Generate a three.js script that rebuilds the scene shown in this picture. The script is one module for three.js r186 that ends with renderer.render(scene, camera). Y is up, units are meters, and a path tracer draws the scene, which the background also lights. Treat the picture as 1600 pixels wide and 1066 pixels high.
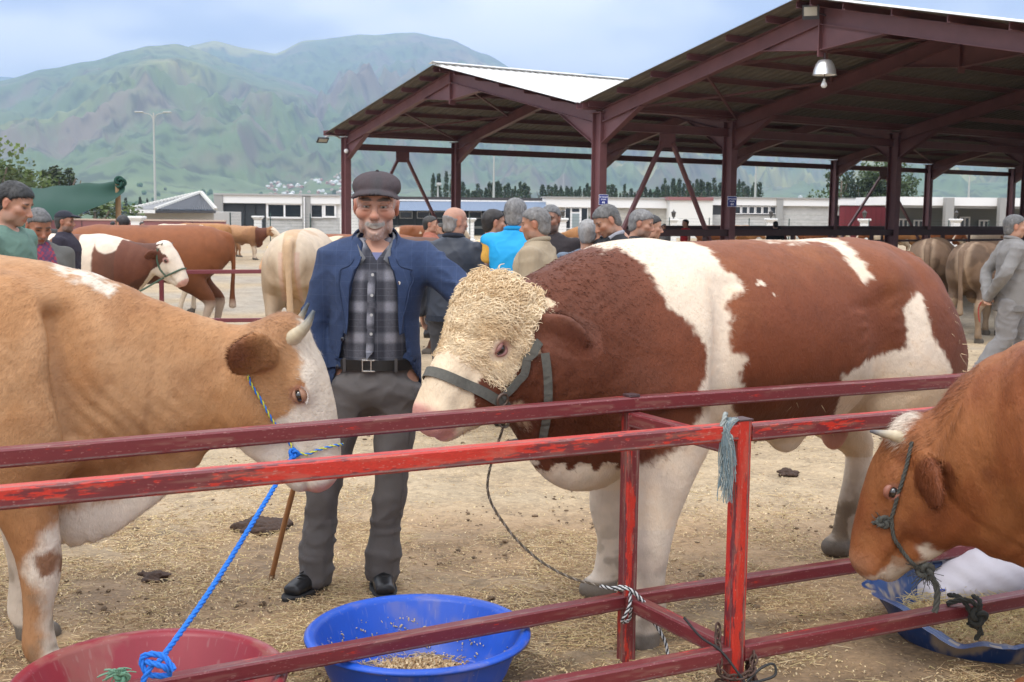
import * as THREE from 'three';
import { mergeGeometries, mergeVertices, toCreasedNormals } from 'three/addons/utils/BufferGeometryUtils.js';
import { RoundedBoxGeometry } from 'three/addons/geometries/RoundedBoxGeometry.js';

// ---------------------------------------------------------------- camera, sky, sun, exposure
const scene = new THREE.Scene();
const FPX = 1887, EYE = 1.567, PITCH = 0.10807, ROLL = 0.01076;
const camera = new THREE.PerspectiveCamera(2 * Math.atan(533 / FPX) * 180 / Math.PI, 1600 / 1066, 0.1, 30000);
camera.position.set(0, EYE, 0);
camera.rotation.order = 'YXZ';
camera.rotation.set(-PITCH, 0, ROLL);
camera.updateMatrixWorld();
camera.focus = 4.7; camera.userData.fStop = 11;
const renderer = new THREE.WebGLRenderer({ antialias: true });
renderer.toneMapping = THREE.LinearToneMapping;
renderer.toneMappingExposure = 0.72;
renderer.shadowMap.enabled = true;

// small seeded tools that the sky needs too
function rng(seed) { let s = seed >>> 0; return () => { s = (s + 0x6d2b79f5) | 0; let t = Math.imul(s ^ (s >>> 15), 1 | s); t = (t + Math.imul(t ^ (t >>> 7), 61 | t)) ^ t; return ((t ^ (t >>> 14)) >>> 0) / 4294967296; }; }
const lerp = (a, b, t) => a + (b - a) * t, clamp = (x, a = 0, b = 1) => (x < a ? a : x > b ? b : x);
const sstep = (a, b, x) => { const t = clamp((x - a) / (b - a)); return t * t * (3 - 2 * t); };
function hash3(i, j, k) { let h = Math.imul(i, 374761393) ^ Math.imul(j, 668265263) ^ Math.imul(k, 1274126177); h = Math.imul(h ^ (h >>> 13), 1274126177); h = Math.imul(h ^ (h >>> 16), 2246822519); return ((h ^ (h >>> 13)) >>> 0) / 4294967296; }
function vnoise(x, y, z) {   // value noise, 0..1
  const i = Math.floor(x), j = Math.floor(y), k = Math.floor(z); let u = x - i, v = y - j, w = z - k;
  u = u * u * (3 - 2 * u); v = v * v * (3 - 2 * v); w = w * w * (3 - 2 * w);
  const a = lerp(lerp(hash3(i, j, k), hash3(i + 1, j, k), u), lerp(hash3(i, j + 1, k), hash3(i + 1, j + 1, k), u), v);
  const b = lerp(lerp(hash3(i, j, k + 1), hash3(i + 1, j, k + 1), u), lerp(hash3(i, j + 1, k + 1), hash3(i + 1, j + 1, k + 1), u), v);
  return lerp(a, b, w);
}
function fbm(x, y, z, o = 4) { let s = 0, a = 0.5, n = 0; for (let i = 0; i < o; i++) { s += a * vnoise(x, y, z); n += a; a *= 0.5; x = x * 2.03 + 17.1; y = y * 2.03 + 5.7; z = z * 2.03 + 9.3; } return s / n; }

// overcast sky with brighter breaks, the same round the whole horizon
const SKYK = 2.05;
{
  const W = 1024, Hh = 512, d = new Float32Array(W * Hh * 4);
  for (let y = 0; y < Hh; y++) for (let x = 0; x < W; x++) {
    const el = ((y + 0.5) / Hh - 0.5) * Math.PI, az = ((x + 0.5) / W - 0.5) * 2 * Math.PI;
    const c = Math.cos(el), vx = c * Math.cos(az), vy = Math.max(Math.sin(el), 0.0), vz = c * Math.sin(az);
    const q = 1 / (vy + 0.16);
    let n = fbm(vx * q * 1.5 + 3, vz * q * 1.5 + 8, 1.5, 6);
    let m = fbm(vx * q * 0.8 + 31, vz * q * 0.8 + 2, 7.5, 4);
    const cl = sstep(0.38, 0.56, n * 0.62 + m * 0.38);           // 0: grey-blue veil, 1: bright cloud
    const hz = Math.exp(-vy * 7);
    const k = (i, a, b, h) => lerp(lerp(a, b, cl), h, hz * 0.4);
    const up = 1 + 0.75 * sstep(0.2, 0.9, vy), o = (y * W + x) * 4;
    d[o] = up * SKYK * k(0, 0.43, 1.12, 0.86); d[o + 1] = up * SKYK * k(1, 0.52, 1.12, 0.91); d[o + 2] = up * SKYK * k(2, 0.76, 1.16, 1.03); d[o + 3] = 1;
  }
  const t = new THREE.DataTexture(d, W, Hh, THREE.RGBAFormat, THREE.FloatType);
  t.mapping = THREE.EquirectangularReflectionMapping; t.magFilter = THREE.LinearFilter; t.minFilter = THREE.LinearFilter; t.needsUpdate = true;
  scene.background = t; scene.environment = t;
}
const sun = new THREE.DirectionalLight(new THREE.Color(1, 0.95, 0.85), 2.1);
sun.position.set(-9, 24, 9); sun.target.position.set(0, 0, -8);
sun.castShadow = true; sun.shadow.radius = 26; sun.shadow.mapSize.set(2048, 2048);
Object.assign(sun.shadow.camera, { left: -45, right: 45, top: 45, bottom: -45, near: 1, far: 160 });
scene.add(sun, sun.target);
scene.fog = new THREE.FogExp2(new THREE.Color(0.50, 0.71, 1.0), 0.0002);

// ---------------------------------------------------------------- helpers: places, names, materials
// a pixel of the 1600 x 1066 frame -> a point of the place, at a depth in metres or on the ground
const PX = (() => {
  const o = new THREE.Vector3(0, EYE, 0);
  const ray = (px, py) => new THREE.Vector3((px - 800) / FPX, -(py - 533) / FPX, -1).applyQuaternion(camera.quaternion);
  return { ray, at(px, py, d) { const r = ray(px, py); return r.multiplyScalar(d / -r.z).add(o); },
    onY(px, py, y) { const r = ray(px, py); return r.multiplyScalar((y - EYE) / r.y).add(o); },
    ground(px, py) { const r = ray(px, py); let t = 4; for (let i = 0; i < 40; i++) { const g = gh(r.x * t, r.z * t); t = (g - EYE) / r.y; } return r.multiplyScalar(t).add(o); } };
})();
const gh = (x, z) => { const d = Math.max(0, -z - 4.5); return -0.55 * (1 - Math.exp(-d / 22)); };   // the yard falls gently away
const V3 = (x, y, z) => new THREE.Vector3(x, y, z);
const counts = {};
const numbered = (n) => { const k = counts[n] = (counts[n] ?? -1) + 1; return k ? `${n}_${String(k).padStart(3, '0')}` : n; };
function tag(o, label, category, group, kind) { if (label) o.userData.label = label; if (category) o.userData.category = category; if (group) o.userData.group = group; if (kind) o.userData.kind = kind; return o; }
function thing(name, label, category, pos = [0, 0, 0], turn = 0, group) {
  const o = new THREE.Group(); o.name = numbered(name); o.position.set(...(pos.isVector3 ? pos.toArray() : pos)); o.rotation.y = turn; scene.add(o);
  return tag(o, label, category, group);
}
function shadowed(m) { m.castShadow = true; m.receiveShadow = true; return m; }
const flat = (q) => { const r = q.index ? q.toNonIndexed() : q; for (const k of Object.keys(r.attributes)) if (!['position', 'normal', 'uv'].includes(k)) r.deleteAttribute(k); return r; };
function part(name, geo, mat, parent, label) {
  const g = Array.isArray(geo) ? mergeGeometries(geo.map(flat)) : geo;
  const m = shadowed(new THREE.Mesh(g, mat)); m.name = parent ? name : numbered(name); (parent || scene).add(m); if (label) m.userData.label = label; return m;
}
const structure = (name, geo, mat) => { const m = part(name, geo, mat, null); m.userData.kind = 'structure'; return m; };
const lin = (r, g, b) => new THREE.Color().setRGB(r, g, b);
const srgb = (r, g, b) => new THREE.Color(`rgb(${r},${g},${b})`);
function mat(color, roughness = 0.8, extra = {}) { return new THREE.MeshStandardMaterial({ color: color.isColor ? color : lin(...color), roughness, side: THREE.DoubleSide, ...extra }); }
function dataTex(w, h, fn, { srgbMap = true, repeat = true } = {}) {   // fn(u, v) -> [r, g, b] in linear 0..1
  const d = new Uint8Array(w * h * 4), g = (c) => clamp(Math.round(255 * (srgbMap ? (c <= 0.0031308 ? 12.92 * c : 1.055 * Math.pow(c, 1 / 2.4) - 0.055) : c)), 0, 255);
  for (let y = 0; y < h; y++) for (let x = 0; x < w; x++) { const c = fn((x + 0.5) / w, (y + 0.5) / h), o = (y * w + x) * 4; d[o] = g(c[0]); d[o + 1] = g(c[1]); d[o + 2] = g(c[2]); d[o + 3] = 255; }
  const t = new THREE.DataTexture(d, w, h); t.magFilter = THREE.LinearFilter; t.minFilter = THREE.LinearMipmapLinearFilter; t.wrapS = t.wrapT = repeat ? THREE.RepeatWrapping : THREE.ClampToEdgeWrapping;
  if (srgbMap) t.colorSpace = THREE.SRGBColorSpace; t.needsUpdate = true; return t;
}
// noise that repeats over the unit square, p cells a side
function tnoise(u, v, p, s = 0) {
  u *= p; v *= p; const i = Math.floor(u), j = Math.floor(v); let a = u - i, b = v - j; a = a * a * (3 - 2 * a); b = b * b * (3 - 2 * b);
  const H = (x, y) => hash3(((x % p) + p) % p, ((y % p) + p) % p, s);
  return lerp(lerp(H(i, j), H(i + 1, j), a), lerp(H(i, j + 1), H(i + 1, j + 1), a), b);
}
function tfbm(u, v, p, o = 4, s = 0) { let r = 0, a = 0.5, n = 0; for (let i = 0; i < o; i++) { r += a * tnoise(u, v, p, s + i * 7); n += a; a *= 0.5; p *= 2; } return r / n; }

// sweep of a closed 2-D profile from a to b; uv in metres (u along, v round the profile)
function sweep(profile, a, b, up = V3(0, 1, 0), cap = true) {
  if (profile.reduce((t, p, i) => { const q = profile[(i + 1) % profile.length]; return t + p[0] * q[1] - q[0] * p[1]; }, 0) < 0) profile = [...profile].reverse();
  a = a.isVector3 ? a : V3(...a); b = b.isVector3 ? b : V3(...b);
  const ax = b.clone().sub(a), L = ax.length(); ax.normalize();
  let side = new THREE.Vector3().crossVectors(ax, up); if (side.length() < 1e-4) side = new THREE.Vector3().crossVectors(ax, V3(0, 0, 1)); side.normalize();
  const u2 = new THREE.Vector3().crossVectors(side, ax).normalize();
  const P = [], N = [], U = []; const pt = (o, p) => [o.x + side.x * p[0] + u2.x * p[1], o.y + side.y * p[0] + u2.y * p[1], o.z + side.z * p[0] + u2.z * p[1]];
  let acc = 0;
  for (let i = 0; i < profile.length; i++) {
    const p = profile[i], q = profile[(i + 1) % profile.length], dx = q[0] - p[0], dy = q[1] - p[1], l = Math.hypot(dx, dy);
    const n = [side.x * dy / l - u2.x * dx / l, side.y * dy / l - u2.y * dx / l, side.z * dy / l - u2.z * dx / l];
    const A = pt(a, p), B = pt(a, q), C = pt(b, p), D = pt(b, q);
    P.push(...A, ...C, ...B, ...B, ...C, ...D); for (let k = 0; k < 6; k++) N.push(...n);
    U.push(0, acc, L, acc, 0, acc + l, 0, acc + l, L, acc, L, acc + l); acc += l;
  }
  if (cap) {
    const tris = THREE.ShapeUtils.triangulateShape(profile.map((p) => new THREE.Vector2(...p)), []);
    for (const [o, s] of [[a, -1], [b, 1]]) for (const t of tris) for (const k of s < 0 ? t : [t[0], t[2], t[1]]) { P.push(...pt(o, profile[k])); N.push(ax.x * s, ax.y * s, ax.z * s); U.push(profile[k][0], profile[k][1]); }
  }
  const g = new THREE.BufferGeometry(); g.setAttribute('position', new THREE.Float32BufferAttribute(P, 3)); g.setAttribute('normal', new THREE.Float32BufferAttribute(N, 3)); g.setAttribute('uv', new THREE.Float32BufferAttribute(U, 2));
  return g;
}
const rectP = (w, h, c = 0.004) => { const x = w / 2, y = h / 2; return [[-x + c, -y], [x - c, -y], [x, -y + c], [x, y - c], [x - c, y], [-x + c, y], [-x, y - c], [-x, -y + c]]; };
const hP = (w, h, tf = 0.014, tw = 0.01) => { const x = w / 2, y = h / 2; return [[-x, -y], [x, -y], [x, -y + tf], [tw / 2, -y + tf], [tw / 2, y - tf], [x, y - tf], [x, y], [-x, y], [-x, y - tf], [-tw / 2, y - tf], [-tw / 2, -y + tf], [-x, -y + tf]]; };
const box = (w, h, d, x = 0, y = 0, z = 0, r = 0.004) => { const g = new RoundedBoxGeometry(w, h, d, 1, Math.min(r, w / 3, h / 3, d / 3)); g.translate(x, y, z); return g; };
const plainBox = (w, h, d, x = 0, y = 0, z = 0) => { const g = new THREE.BoxGeometry(w, h, d); g.translate(x, y, z); return g; };
// tube along points (Catmull-Rom), constant or varying radius
function tube(pts, r, { seg = 8, n = 6, closed = false, twist = null } = {}) {
  const c = new THREE.CatmullRomCurve3(pts.map((p) => (p.isVector3 ? p : V3(...p))), closed, 'centripetal'), m = (pts.length - 1 + (closed ? 1 : 0)) * seg;
  const g = new THREE.TubeGeometry(c, m, typeof r === 'number' ? r : 1, n, closed);
  if (typeof r !== 'number') {
    const p = g.attributes.position, fr = c.getSpacedPoints(m);
    for (let i = 0; i <= m; i++) { const o = fr[i] ?? fr[m], k = r(i / m); for (let j = 0; j <= n; j++) { const q = i * (n + 1) + j; p.setXYZ(q, o.x + (p.getX(q) - o.x) * k, o.y + (p.getY(q) - o.y) * k, o.z + (p.getZ(q) - o.z) * k); } }
    g.computeVertexNormals();
  }
  return g;
}
// twisted rope: strands round the curve, length in metres drives the twist
function rope(pts, r, strands = 3, pitch = 9) {
  const c = new THREE.CatmullRomCurve3(pts.map((p) => (p.isVector3 ? p : V3(...p))), false, 'centripetal'), L = c.getLength(), n = Math.max(8, Math.ceil(L / (r * 1.6))), out = [];
  const fr = c.computeFrenetFrames(n);
  for (let s = 0; s < strands; s++) {
    const q = [];
    for (let i = 0; i <= n; i++) { const o = c.getPointAt(i / n), a = (i / n * L / (r * pitch) + s / strands) * 2 * Math.PI; q.push(o.clone().addScaledVector(fr.normals[i], Math.cos(a) * r * 0.52).addScaledVector(fr.binormals[i], Math.sin(a) * r * 0.52)); }
    out.push(new THREE.TubeGeometry(new THREE.CatmullRomCurve3(q), n, r * 0.56, 5));
  }
  return out;
}
// many copies as one object or part of kind stuff: list of [position, quaternion, scale, colour]
function scatter(name, geo, material, list, parent) {
  const m = new THREE.InstancedMesh(geo, material, list.length), M = new THREE.Matrix4(); m.name = parent ? name : numbered(name);
  list.forEach(([p, q, s, c], i) => { M.compose(p, q, s); m.setMatrixAt(i, M); if (c) m.setColorAt(i, c); });
  m.userData.kind = 'stuff'; shadowed(m); (parent || scene).add(m); return m;
}

// ---------------------------------------------------------------- bodies: a distance field on a grid, meshed with surface nets
class Field {
  constructor(lo, hi, h) {
    this.lo = lo; this.h = h; this.n = [0, 1, 2].map((k) => Math.ceil((hi[k] - lo[k]) / h) + 1);
    this.d = new Float32Array(this.n[0] * this.n[1] * this.n[2]).fill(10); this.tmp = null;
  }
  range(lo, hi) { const a = [], b = []; for (let k = 0; k < 3; k++) { a[k] = Math.max(0, Math.floor((lo[k] - this.lo[k]) / this.h)); b[k] = Math.min(this.n[k] - 1, Math.ceil((hi[k] - this.lo[k]) / this.h)); } return [a, b]; }
  put(lo, hi, f, op, k, wide = 0) {   // op: 'min' plain, 'add' smooth union, 'sub' smooth cut, 'and' smooth intersection within the whole grid
    const m = Math.max(k, wide, 0) + Math.max(2.5 * this.h, 0.04), [a, b] = op === 'and' ? [[0, 0, 0], this.n.map((x) => x - 1)] : this.range(lo.map((x) => x - m), hi.map((x) => x + m));
    const { d, n, h } = this, L = this.lo;
    for (let z = a[2]; z <= b[2]; z++) for (let y = a[1]; y <= b[1]; y++) {
      let o = (z * n[1] + y) * n[0] + a[0], skip = 0, v = 0;
      for (let x = a[0]; x <= b[0]; x++, o++) {
        if (skip > 0) skip--; else { v = f(L[0] + x * h, L[1] + y * h, L[2] + z * h); const far = (v < 0 ? -v : v) - m; if (op !== 'and' && far > 0) { skip = (far * 0.5 / h) | 0; if (v > 0 && skip > 0) { x += skip; o += skip; skip = 0; continue; } } }
        const c = d[o];
        if (op === 'min') { if (v < c) d[o] = v; }
        else if (op === 'add') { const e = Math.abs(c - v); d[o] = e >= k ? (v < c ? v : c) : Math.min(c, v) - (k - e) * (k - e) / (4 * k); }
        else { const w = op === 'sub' ? -v : v, e = Math.abs(c - w); d[o] = e >= k ? (w > c ? w : c) : Math.max(c, w) + (k - e) * (k - e) / (4 * k); }
      }
    }
    return this;
  }
  ell(c, r, { k = 0.03, op = 'add', q = null } = {}) {
    const R = Math.max(...r), lo = q ? c.map((v) => v - R) : c.map((v, i) => v - r[i]), hi = q ? c.map((v) => v + R) : c.map((v, i) => v + r[i]);
    const i0 = 1 / r[0], i1 = 1 / r[1], i2 = 1 / r[2]; let e = null; if (q) e = new THREE.Matrix4().makeRotationFromQuaternion(q.clone().invert()).elements;
    return this.put(lo, hi, (x, y, z) => {
      x -= c[0]; y -= c[1]; z -= c[2];
      if (e) { const a = e[0] * x + e[4] * y + e[8] * z, b = e[1] * x + e[5] * y + e[9] * z, g = e[2] * x + e[6] * y + e[10] * z; x = a; y = b; z = g; }
      x *= i0; y *= i1; z *= i2; const k0 = Math.sqrt(x * x + y * y + z * z), p = x * i0, s = y * i1, t = z * i2, k1 = Math.sqrt(p * p + s * s + t * t);
      return k1 < 1e-9 ? -Math.min(...r) : k0 * (k0 - 1) / k1;
    }, op, k);
  }
  // loft along points; radii [up, side] at each point; side: the lateral axis
  chain(pts, radii, { side = [0, 0, 1], k = 0.04, n = 5, op = 'add', cap = 0.6 } = {}) {
    const P = pts.map((p) => (p.isVector3 ? p : V3(...p))), R = radii.map((r) => (Array.isArray(r) ? r : [r, r])), m = P.length, S = [];
    const cr = (a, b, c, d, t) => 0.5 * (2 * b + (c - a) * t + (2 * a - 5 * b + 4 * c - d) * t * t + (3 * b - a - 3 * c + d) * t * t * t);
    for (let i = 0; i < m - 1; i++) for (let j = 0; j < n + (i === m - 2 ? 1 : 0); j++) {
      const t = j / n, g = (f) => { const b = f(i), c = f(i + 1); return cr(i ? f(i - 1) : 2 * b - c, b, c, i < m - 2 ? f(i + 2) : 2 * c - b, t); };
      S.push([g((q) => P[q].x), g((q) => P[q].y), g((q) => P[q].z), Math.max(0.003, g((q) => R[q][0])), Math.max(0.003, g((q) => R[q][1]))]);
    }
    const N = this.d.length; if (!this.tmp) this.tmp = new Float32Array(N).fill(10);
    const sd = V3(...(side.isVector3 ? side.toArray() : side)), main = this.d, LO = [1e9, 1e9, 1e9], HI = [-1e9, -1e9, -1e9]; this.d = this.tmp;
    const mk = Math.max(k, 0);
    for (let i = 0; i < S.length - 1; i++) {
      const A = S[i], B = S[i + 1], ax = V3(B[0] - A[0], B[1] - A[1], B[2] - A[2]), L = ax.length() || 1e-6; ax.divideScalar(L);
      const v = sd.clone().addScaledVector(ax, -sd.dot(ax)).normalize(), u = new THREE.Vector3().crossVectors(v, ax);
      const r = Math.max(A[3], A[4], B[3], B[4]), lo = [], hi = []; for (let q = 0; q < 3; q++) { lo[q] = Math.min(A[q], B[q]) - r; hi[q] = Math.max(A[q], B[q]) + r; LO[q] = Math.min(LO[q], lo[q]); HI[q] = Math.max(HI[q], hi[q]); }
      const [ax0, ax1, ax2] = ax.toArray(), [u0, u1, u2] = u.toArray(), [v0, v1, v2] = v.toArray(), iL = 1 / L;
      this.put(lo, hi, (x, y, z) => {
        x -= A[0]; y -= A[1]; z -= A[2]; const w = x * ax0 + y * ax1 + z * ax2, t = w <= 0 ? 0 : w >= L ? 1 : w * iL, over = w - t * L;
        const ru = A[3] + (B[3] - A[3]) * t, rv = A[4] + (B[4] - A[4]) * t, ra = (ru < rv ? ru : rv) * cap + 1e-4;
        const iu = 1 / ru, iv = 1 / rv, ia = 1 / ra, p = (x * u0 + y * u1 + z * u2) * iu, q = (x * v0 + y * v1 + z * v2) * iv, o = over * ia;
        const k0 = Math.sqrt(p * p + q * q + o * o), a = p * iu, b = q * iv, c = o * ia, k1 = Math.sqrt(a * a + b * b + c * c);
        return k1 < 1e-9 ? -Math.min(ru, rv) : k0 * (k0 - 1) / k1;
      }, 'min', 0, mk);
    }
    this.d = main; const tmp = this.tmp, [a, b] = this.range(LO.map((x) => x - mk - 3 * this.h - 0.04), HI.map((x) => x + mk + 3 * this.h + 0.04)), nn = this.n;
    for (let z = a[2]; z <= b[2]; z++) for (let y = a[1]; y <= b[1]; y++) {
      let o = (z * nn[1] + y) * nn[0] + a[0];
      for (let x = a[0]; x <= b[0]; x++, o++) {
        const c = main[o], v = op === 'sub' ? -tmp[o] : tmp[o], e = Math.abs(c - v); tmp[o] = 10;
        if (op === 'sub') main[o] = e >= k ? (v > c ? v : c) : Math.max(c, v) + (k - e) * (k - e) / (4 * k);
        else main[o] = e >= k ? (v < c ? v : c) : Math.min(c, v) - (k - e) * (k - e) / (4 * k);
      }
    }
    return this;
  }
  samp(p) { const n = this.n, d = this.d, g = [0, 1, 2].map((k) => clamp((p.getComponent(k) - this.lo[k]) / this.h, 0, n[k] - 1.001)), i = g.map(Math.floor), f = g.map((v, k) => v - i[k]), at = (a, b, c) => d[((i[2] + c) * n[1] + i[1] + b) * n[0] + i[0] + a]; return lerp(lerp(lerp(at(0, 0, 0), at(1, 0, 0), f[0]), lerp(at(0, 1, 0), at(1, 1, 0), f[0]), f[1]), lerp(lerp(at(0, 0, 1), at(1, 0, 1), f[0]), lerp(at(0, 1, 1), at(1, 1, 1), f[0]), f[1]), f[2]); }
  grad(p) { const g = V3(); for (const a of ['x', 'y', 'z']) { const u = p.clone(), w = p.clone(); u[a] += this.h; w[a] -= this.h; g[a] = this.samp(u) - this.samp(w); } return g.normalize(); }
  stick(p, off = 0.004) { p = p.clone(); for (let i = 0; i < 12; i++) p.addScaledVector(this.grad(p), -clamp(this.samp(p) - off, -0.03, 0.03) * 0.8); return p; }
  keep() { const f = Object.create(Field.prototype); return Object.assign(f, { lo: this.lo, h: this.h, n: this.n, d: this.d }); }
  warp(lo, hi, f) { const [a, b] = this.range(lo, hi), { d, n, h } = this, L = this.lo; for (let z = a[2]; z <= b[2]; z++) for (let y = a[1]; y <= b[1]; y++) { let o = (z * n[1] + y) * n[0] + a[0]; for (let x = a[0]; x <= b[0]; x++, o++) if (Math.abs(d[o]) < 0.12) d[o] += f(L[0] + x * h, L[1] + y * h, L[2] + z * h, d[o]); } return this; }
  mesh({ color = null, disp = null, uv = null, smooth = 1 } = {}) {
    const { d, n, h } = this, L = this.lo, [nx, ny, nz] = n, sx = 1, sy = nx, sz = nx * ny, id = new Int32Array(d.length).fill(-1), far = 5 * h, P = [], I = [];
    const off = [0, sx, sy, sx + sy, sz, sz + sx, sz + sy, sz + sx + sy], E = [[0, 1], [2, 3], [4, 5], [6, 7], [0, 2], [1, 3], [4, 6], [5, 7], [0, 4], [1, 5], [2, 6], [3, 7]];
    for (let z = 0; z < nz - 1; z++) for (let y = 0; y < ny - 1; y++) for (let x = 0; x < nx - 1; x++) {
      const o = x + y * sy + z * sz, d0 = d[o]; if (d0 > far || d0 < -far) continue; let neg = 0; for (let k = 0; k < 8; k++) if (d[o + off[k]] < 0) neg++;
      if (!neg || neg === 8) continue;
      let px = 0, py = 0, pz = 0, c = 0;
      for (const [p, q] of E) { const a = d[o + off[p]], b = d[o + off[q]]; if ((a < 0) === (b < 0)) continue; const t = a / (a - b); px += (p & 1) + ((q & 1) - (p & 1)) * t; py += ((p >> 1) & 1) + (((q >> 1) & 1) - ((p >> 1) & 1)) * t; pz += (p >> 2) + ((q >> 2) - (p >> 2)) * t; c++; }
      id[o] = P.length / 3; P.push(L[0] + (x + px / c) * h, L[1] + (y + py / c) * h, L[2] + (z + pz / c) * h);
    }
    const quad = (a, b, c, e, flip) => { if (a < 0 || b < 0 || c < 0 || e < 0) return; if (flip) I.push(a, c, b, a, e, c); else I.push(a, b, c, a, c, e); };
    for (let z = 1; z < nz - 1; z++) for (let y = 1; y < ny - 1; y++) for (let x = 1; x < nx - 1; x++) {
      const o = x + y * sy + z * sz, d0 = d[o]; if (d0 > far || d0 < -far) continue; const s = d0 < 0;
      if (s !== (d[o + sx] < 0)) quad(id[o - sy - sz], id[o - sz], id[o], id[o - sy], !s);
      if (s !== (d[o + sy] < 0)) quad(id[o - sx - sz], id[o - sx], id[o], id[o - sz], !s);
      if (s !== (d[o + sz] < 0)) quad(id[o - sx - sy], id[o - sy], id[o], id[o - sx], !s);
    }
    this.tmp = null; this.d = null;
    const g = new THREE.BufferGeometry(), pos = new Float32Array(P), nv = pos.length / 3;
    for (let it = 0; it < smooth; it++) {
      const acc = new Float32Array(pos.length), cnt = new Float32Array(nv);
      for (let i = 0; i < I.length; i += 3) for (let a = 0; a < 3; a++) { const p = I[i + a], q = I[i + (a + 1) % 3]; acc[p * 3] += pos[q * 3]; acc[p * 3 + 1] += pos[q * 3 + 1]; acc[p * 3 + 2] += pos[q * 3 + 2]; cnt[p]++; }
      for (let i = 0; i < nv; i++) if (cnt[i]) for (let a = 0; a < 3; a++) pos[i * 3 + a] = pos[i * 3 + a] * 0.5 + 0.5 * acc[i * 3 + a] / cnt[i];
    }
    g.setAttribute('position', new THREE.BufferAttribute(pos, 3)); g.setIndex(I); g.computeVertexNormals();
    if (disp) { const N = g.attributes.normal; for (let i = 0; i < nv; i++) { const e = disp(pos[i * 3], pos[i * 3 + 1], pos[i * 3 + 2], N.getX(i), N.getY(i), N.getZ(i)); if (e) { pos[i * 3] += N.getX(i) * e; pos[i * 3 + 1] += N.getY(i) * e; pos[i * 3 + 2] += N.getZ(i) * e; } } g.computeVertexNormals(); }
    paint(g, color, uv);
    return g;
  }
}
function paint(g, color, uv) {
  const p = g.attributes.position, N = g.attributes.normal, nv = p.count;
  if (color) { const C = new Float32Array(nv * 3); for (let i = 0; i < nv; i++) { const c = color(p.getX(i), p.getY(i), p.getZ(i), N.getX(i), N.getY(i), N.getZ(i)); C[i * 3] = c[0]; C[i * 3 + 1] = c[1]; C[i * 3 + 2] = c[2]; } g.setAttribute('color', new THREE.BufferAttribute(C, 3)); }
  const U = new Float32Array(nv * 2); for (let i = 0; i < nv; i++) { const q = uv ? uv(p.getX(i), p.getY(i), p.getZ(i), N.getX(i), N.getY(i), N.getZ(i)) : [p.getX(i) + p.getZ(i) * 0.35, p.getY(i) + p.getZ(i) * 0.2]; U[i * 2] = q[0]; U[i * 2 + 1] = q[1]; }
  g.setAttribute('uv', new THREE.BufferAttribute(U, 2));
  return g;
}
const joinBodies = (list) => mergeGeometries(list.map((g) => { if (!g.index) g.setIndex([...Array(g.attributes.position.count).keys()]); return g; }));

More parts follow.
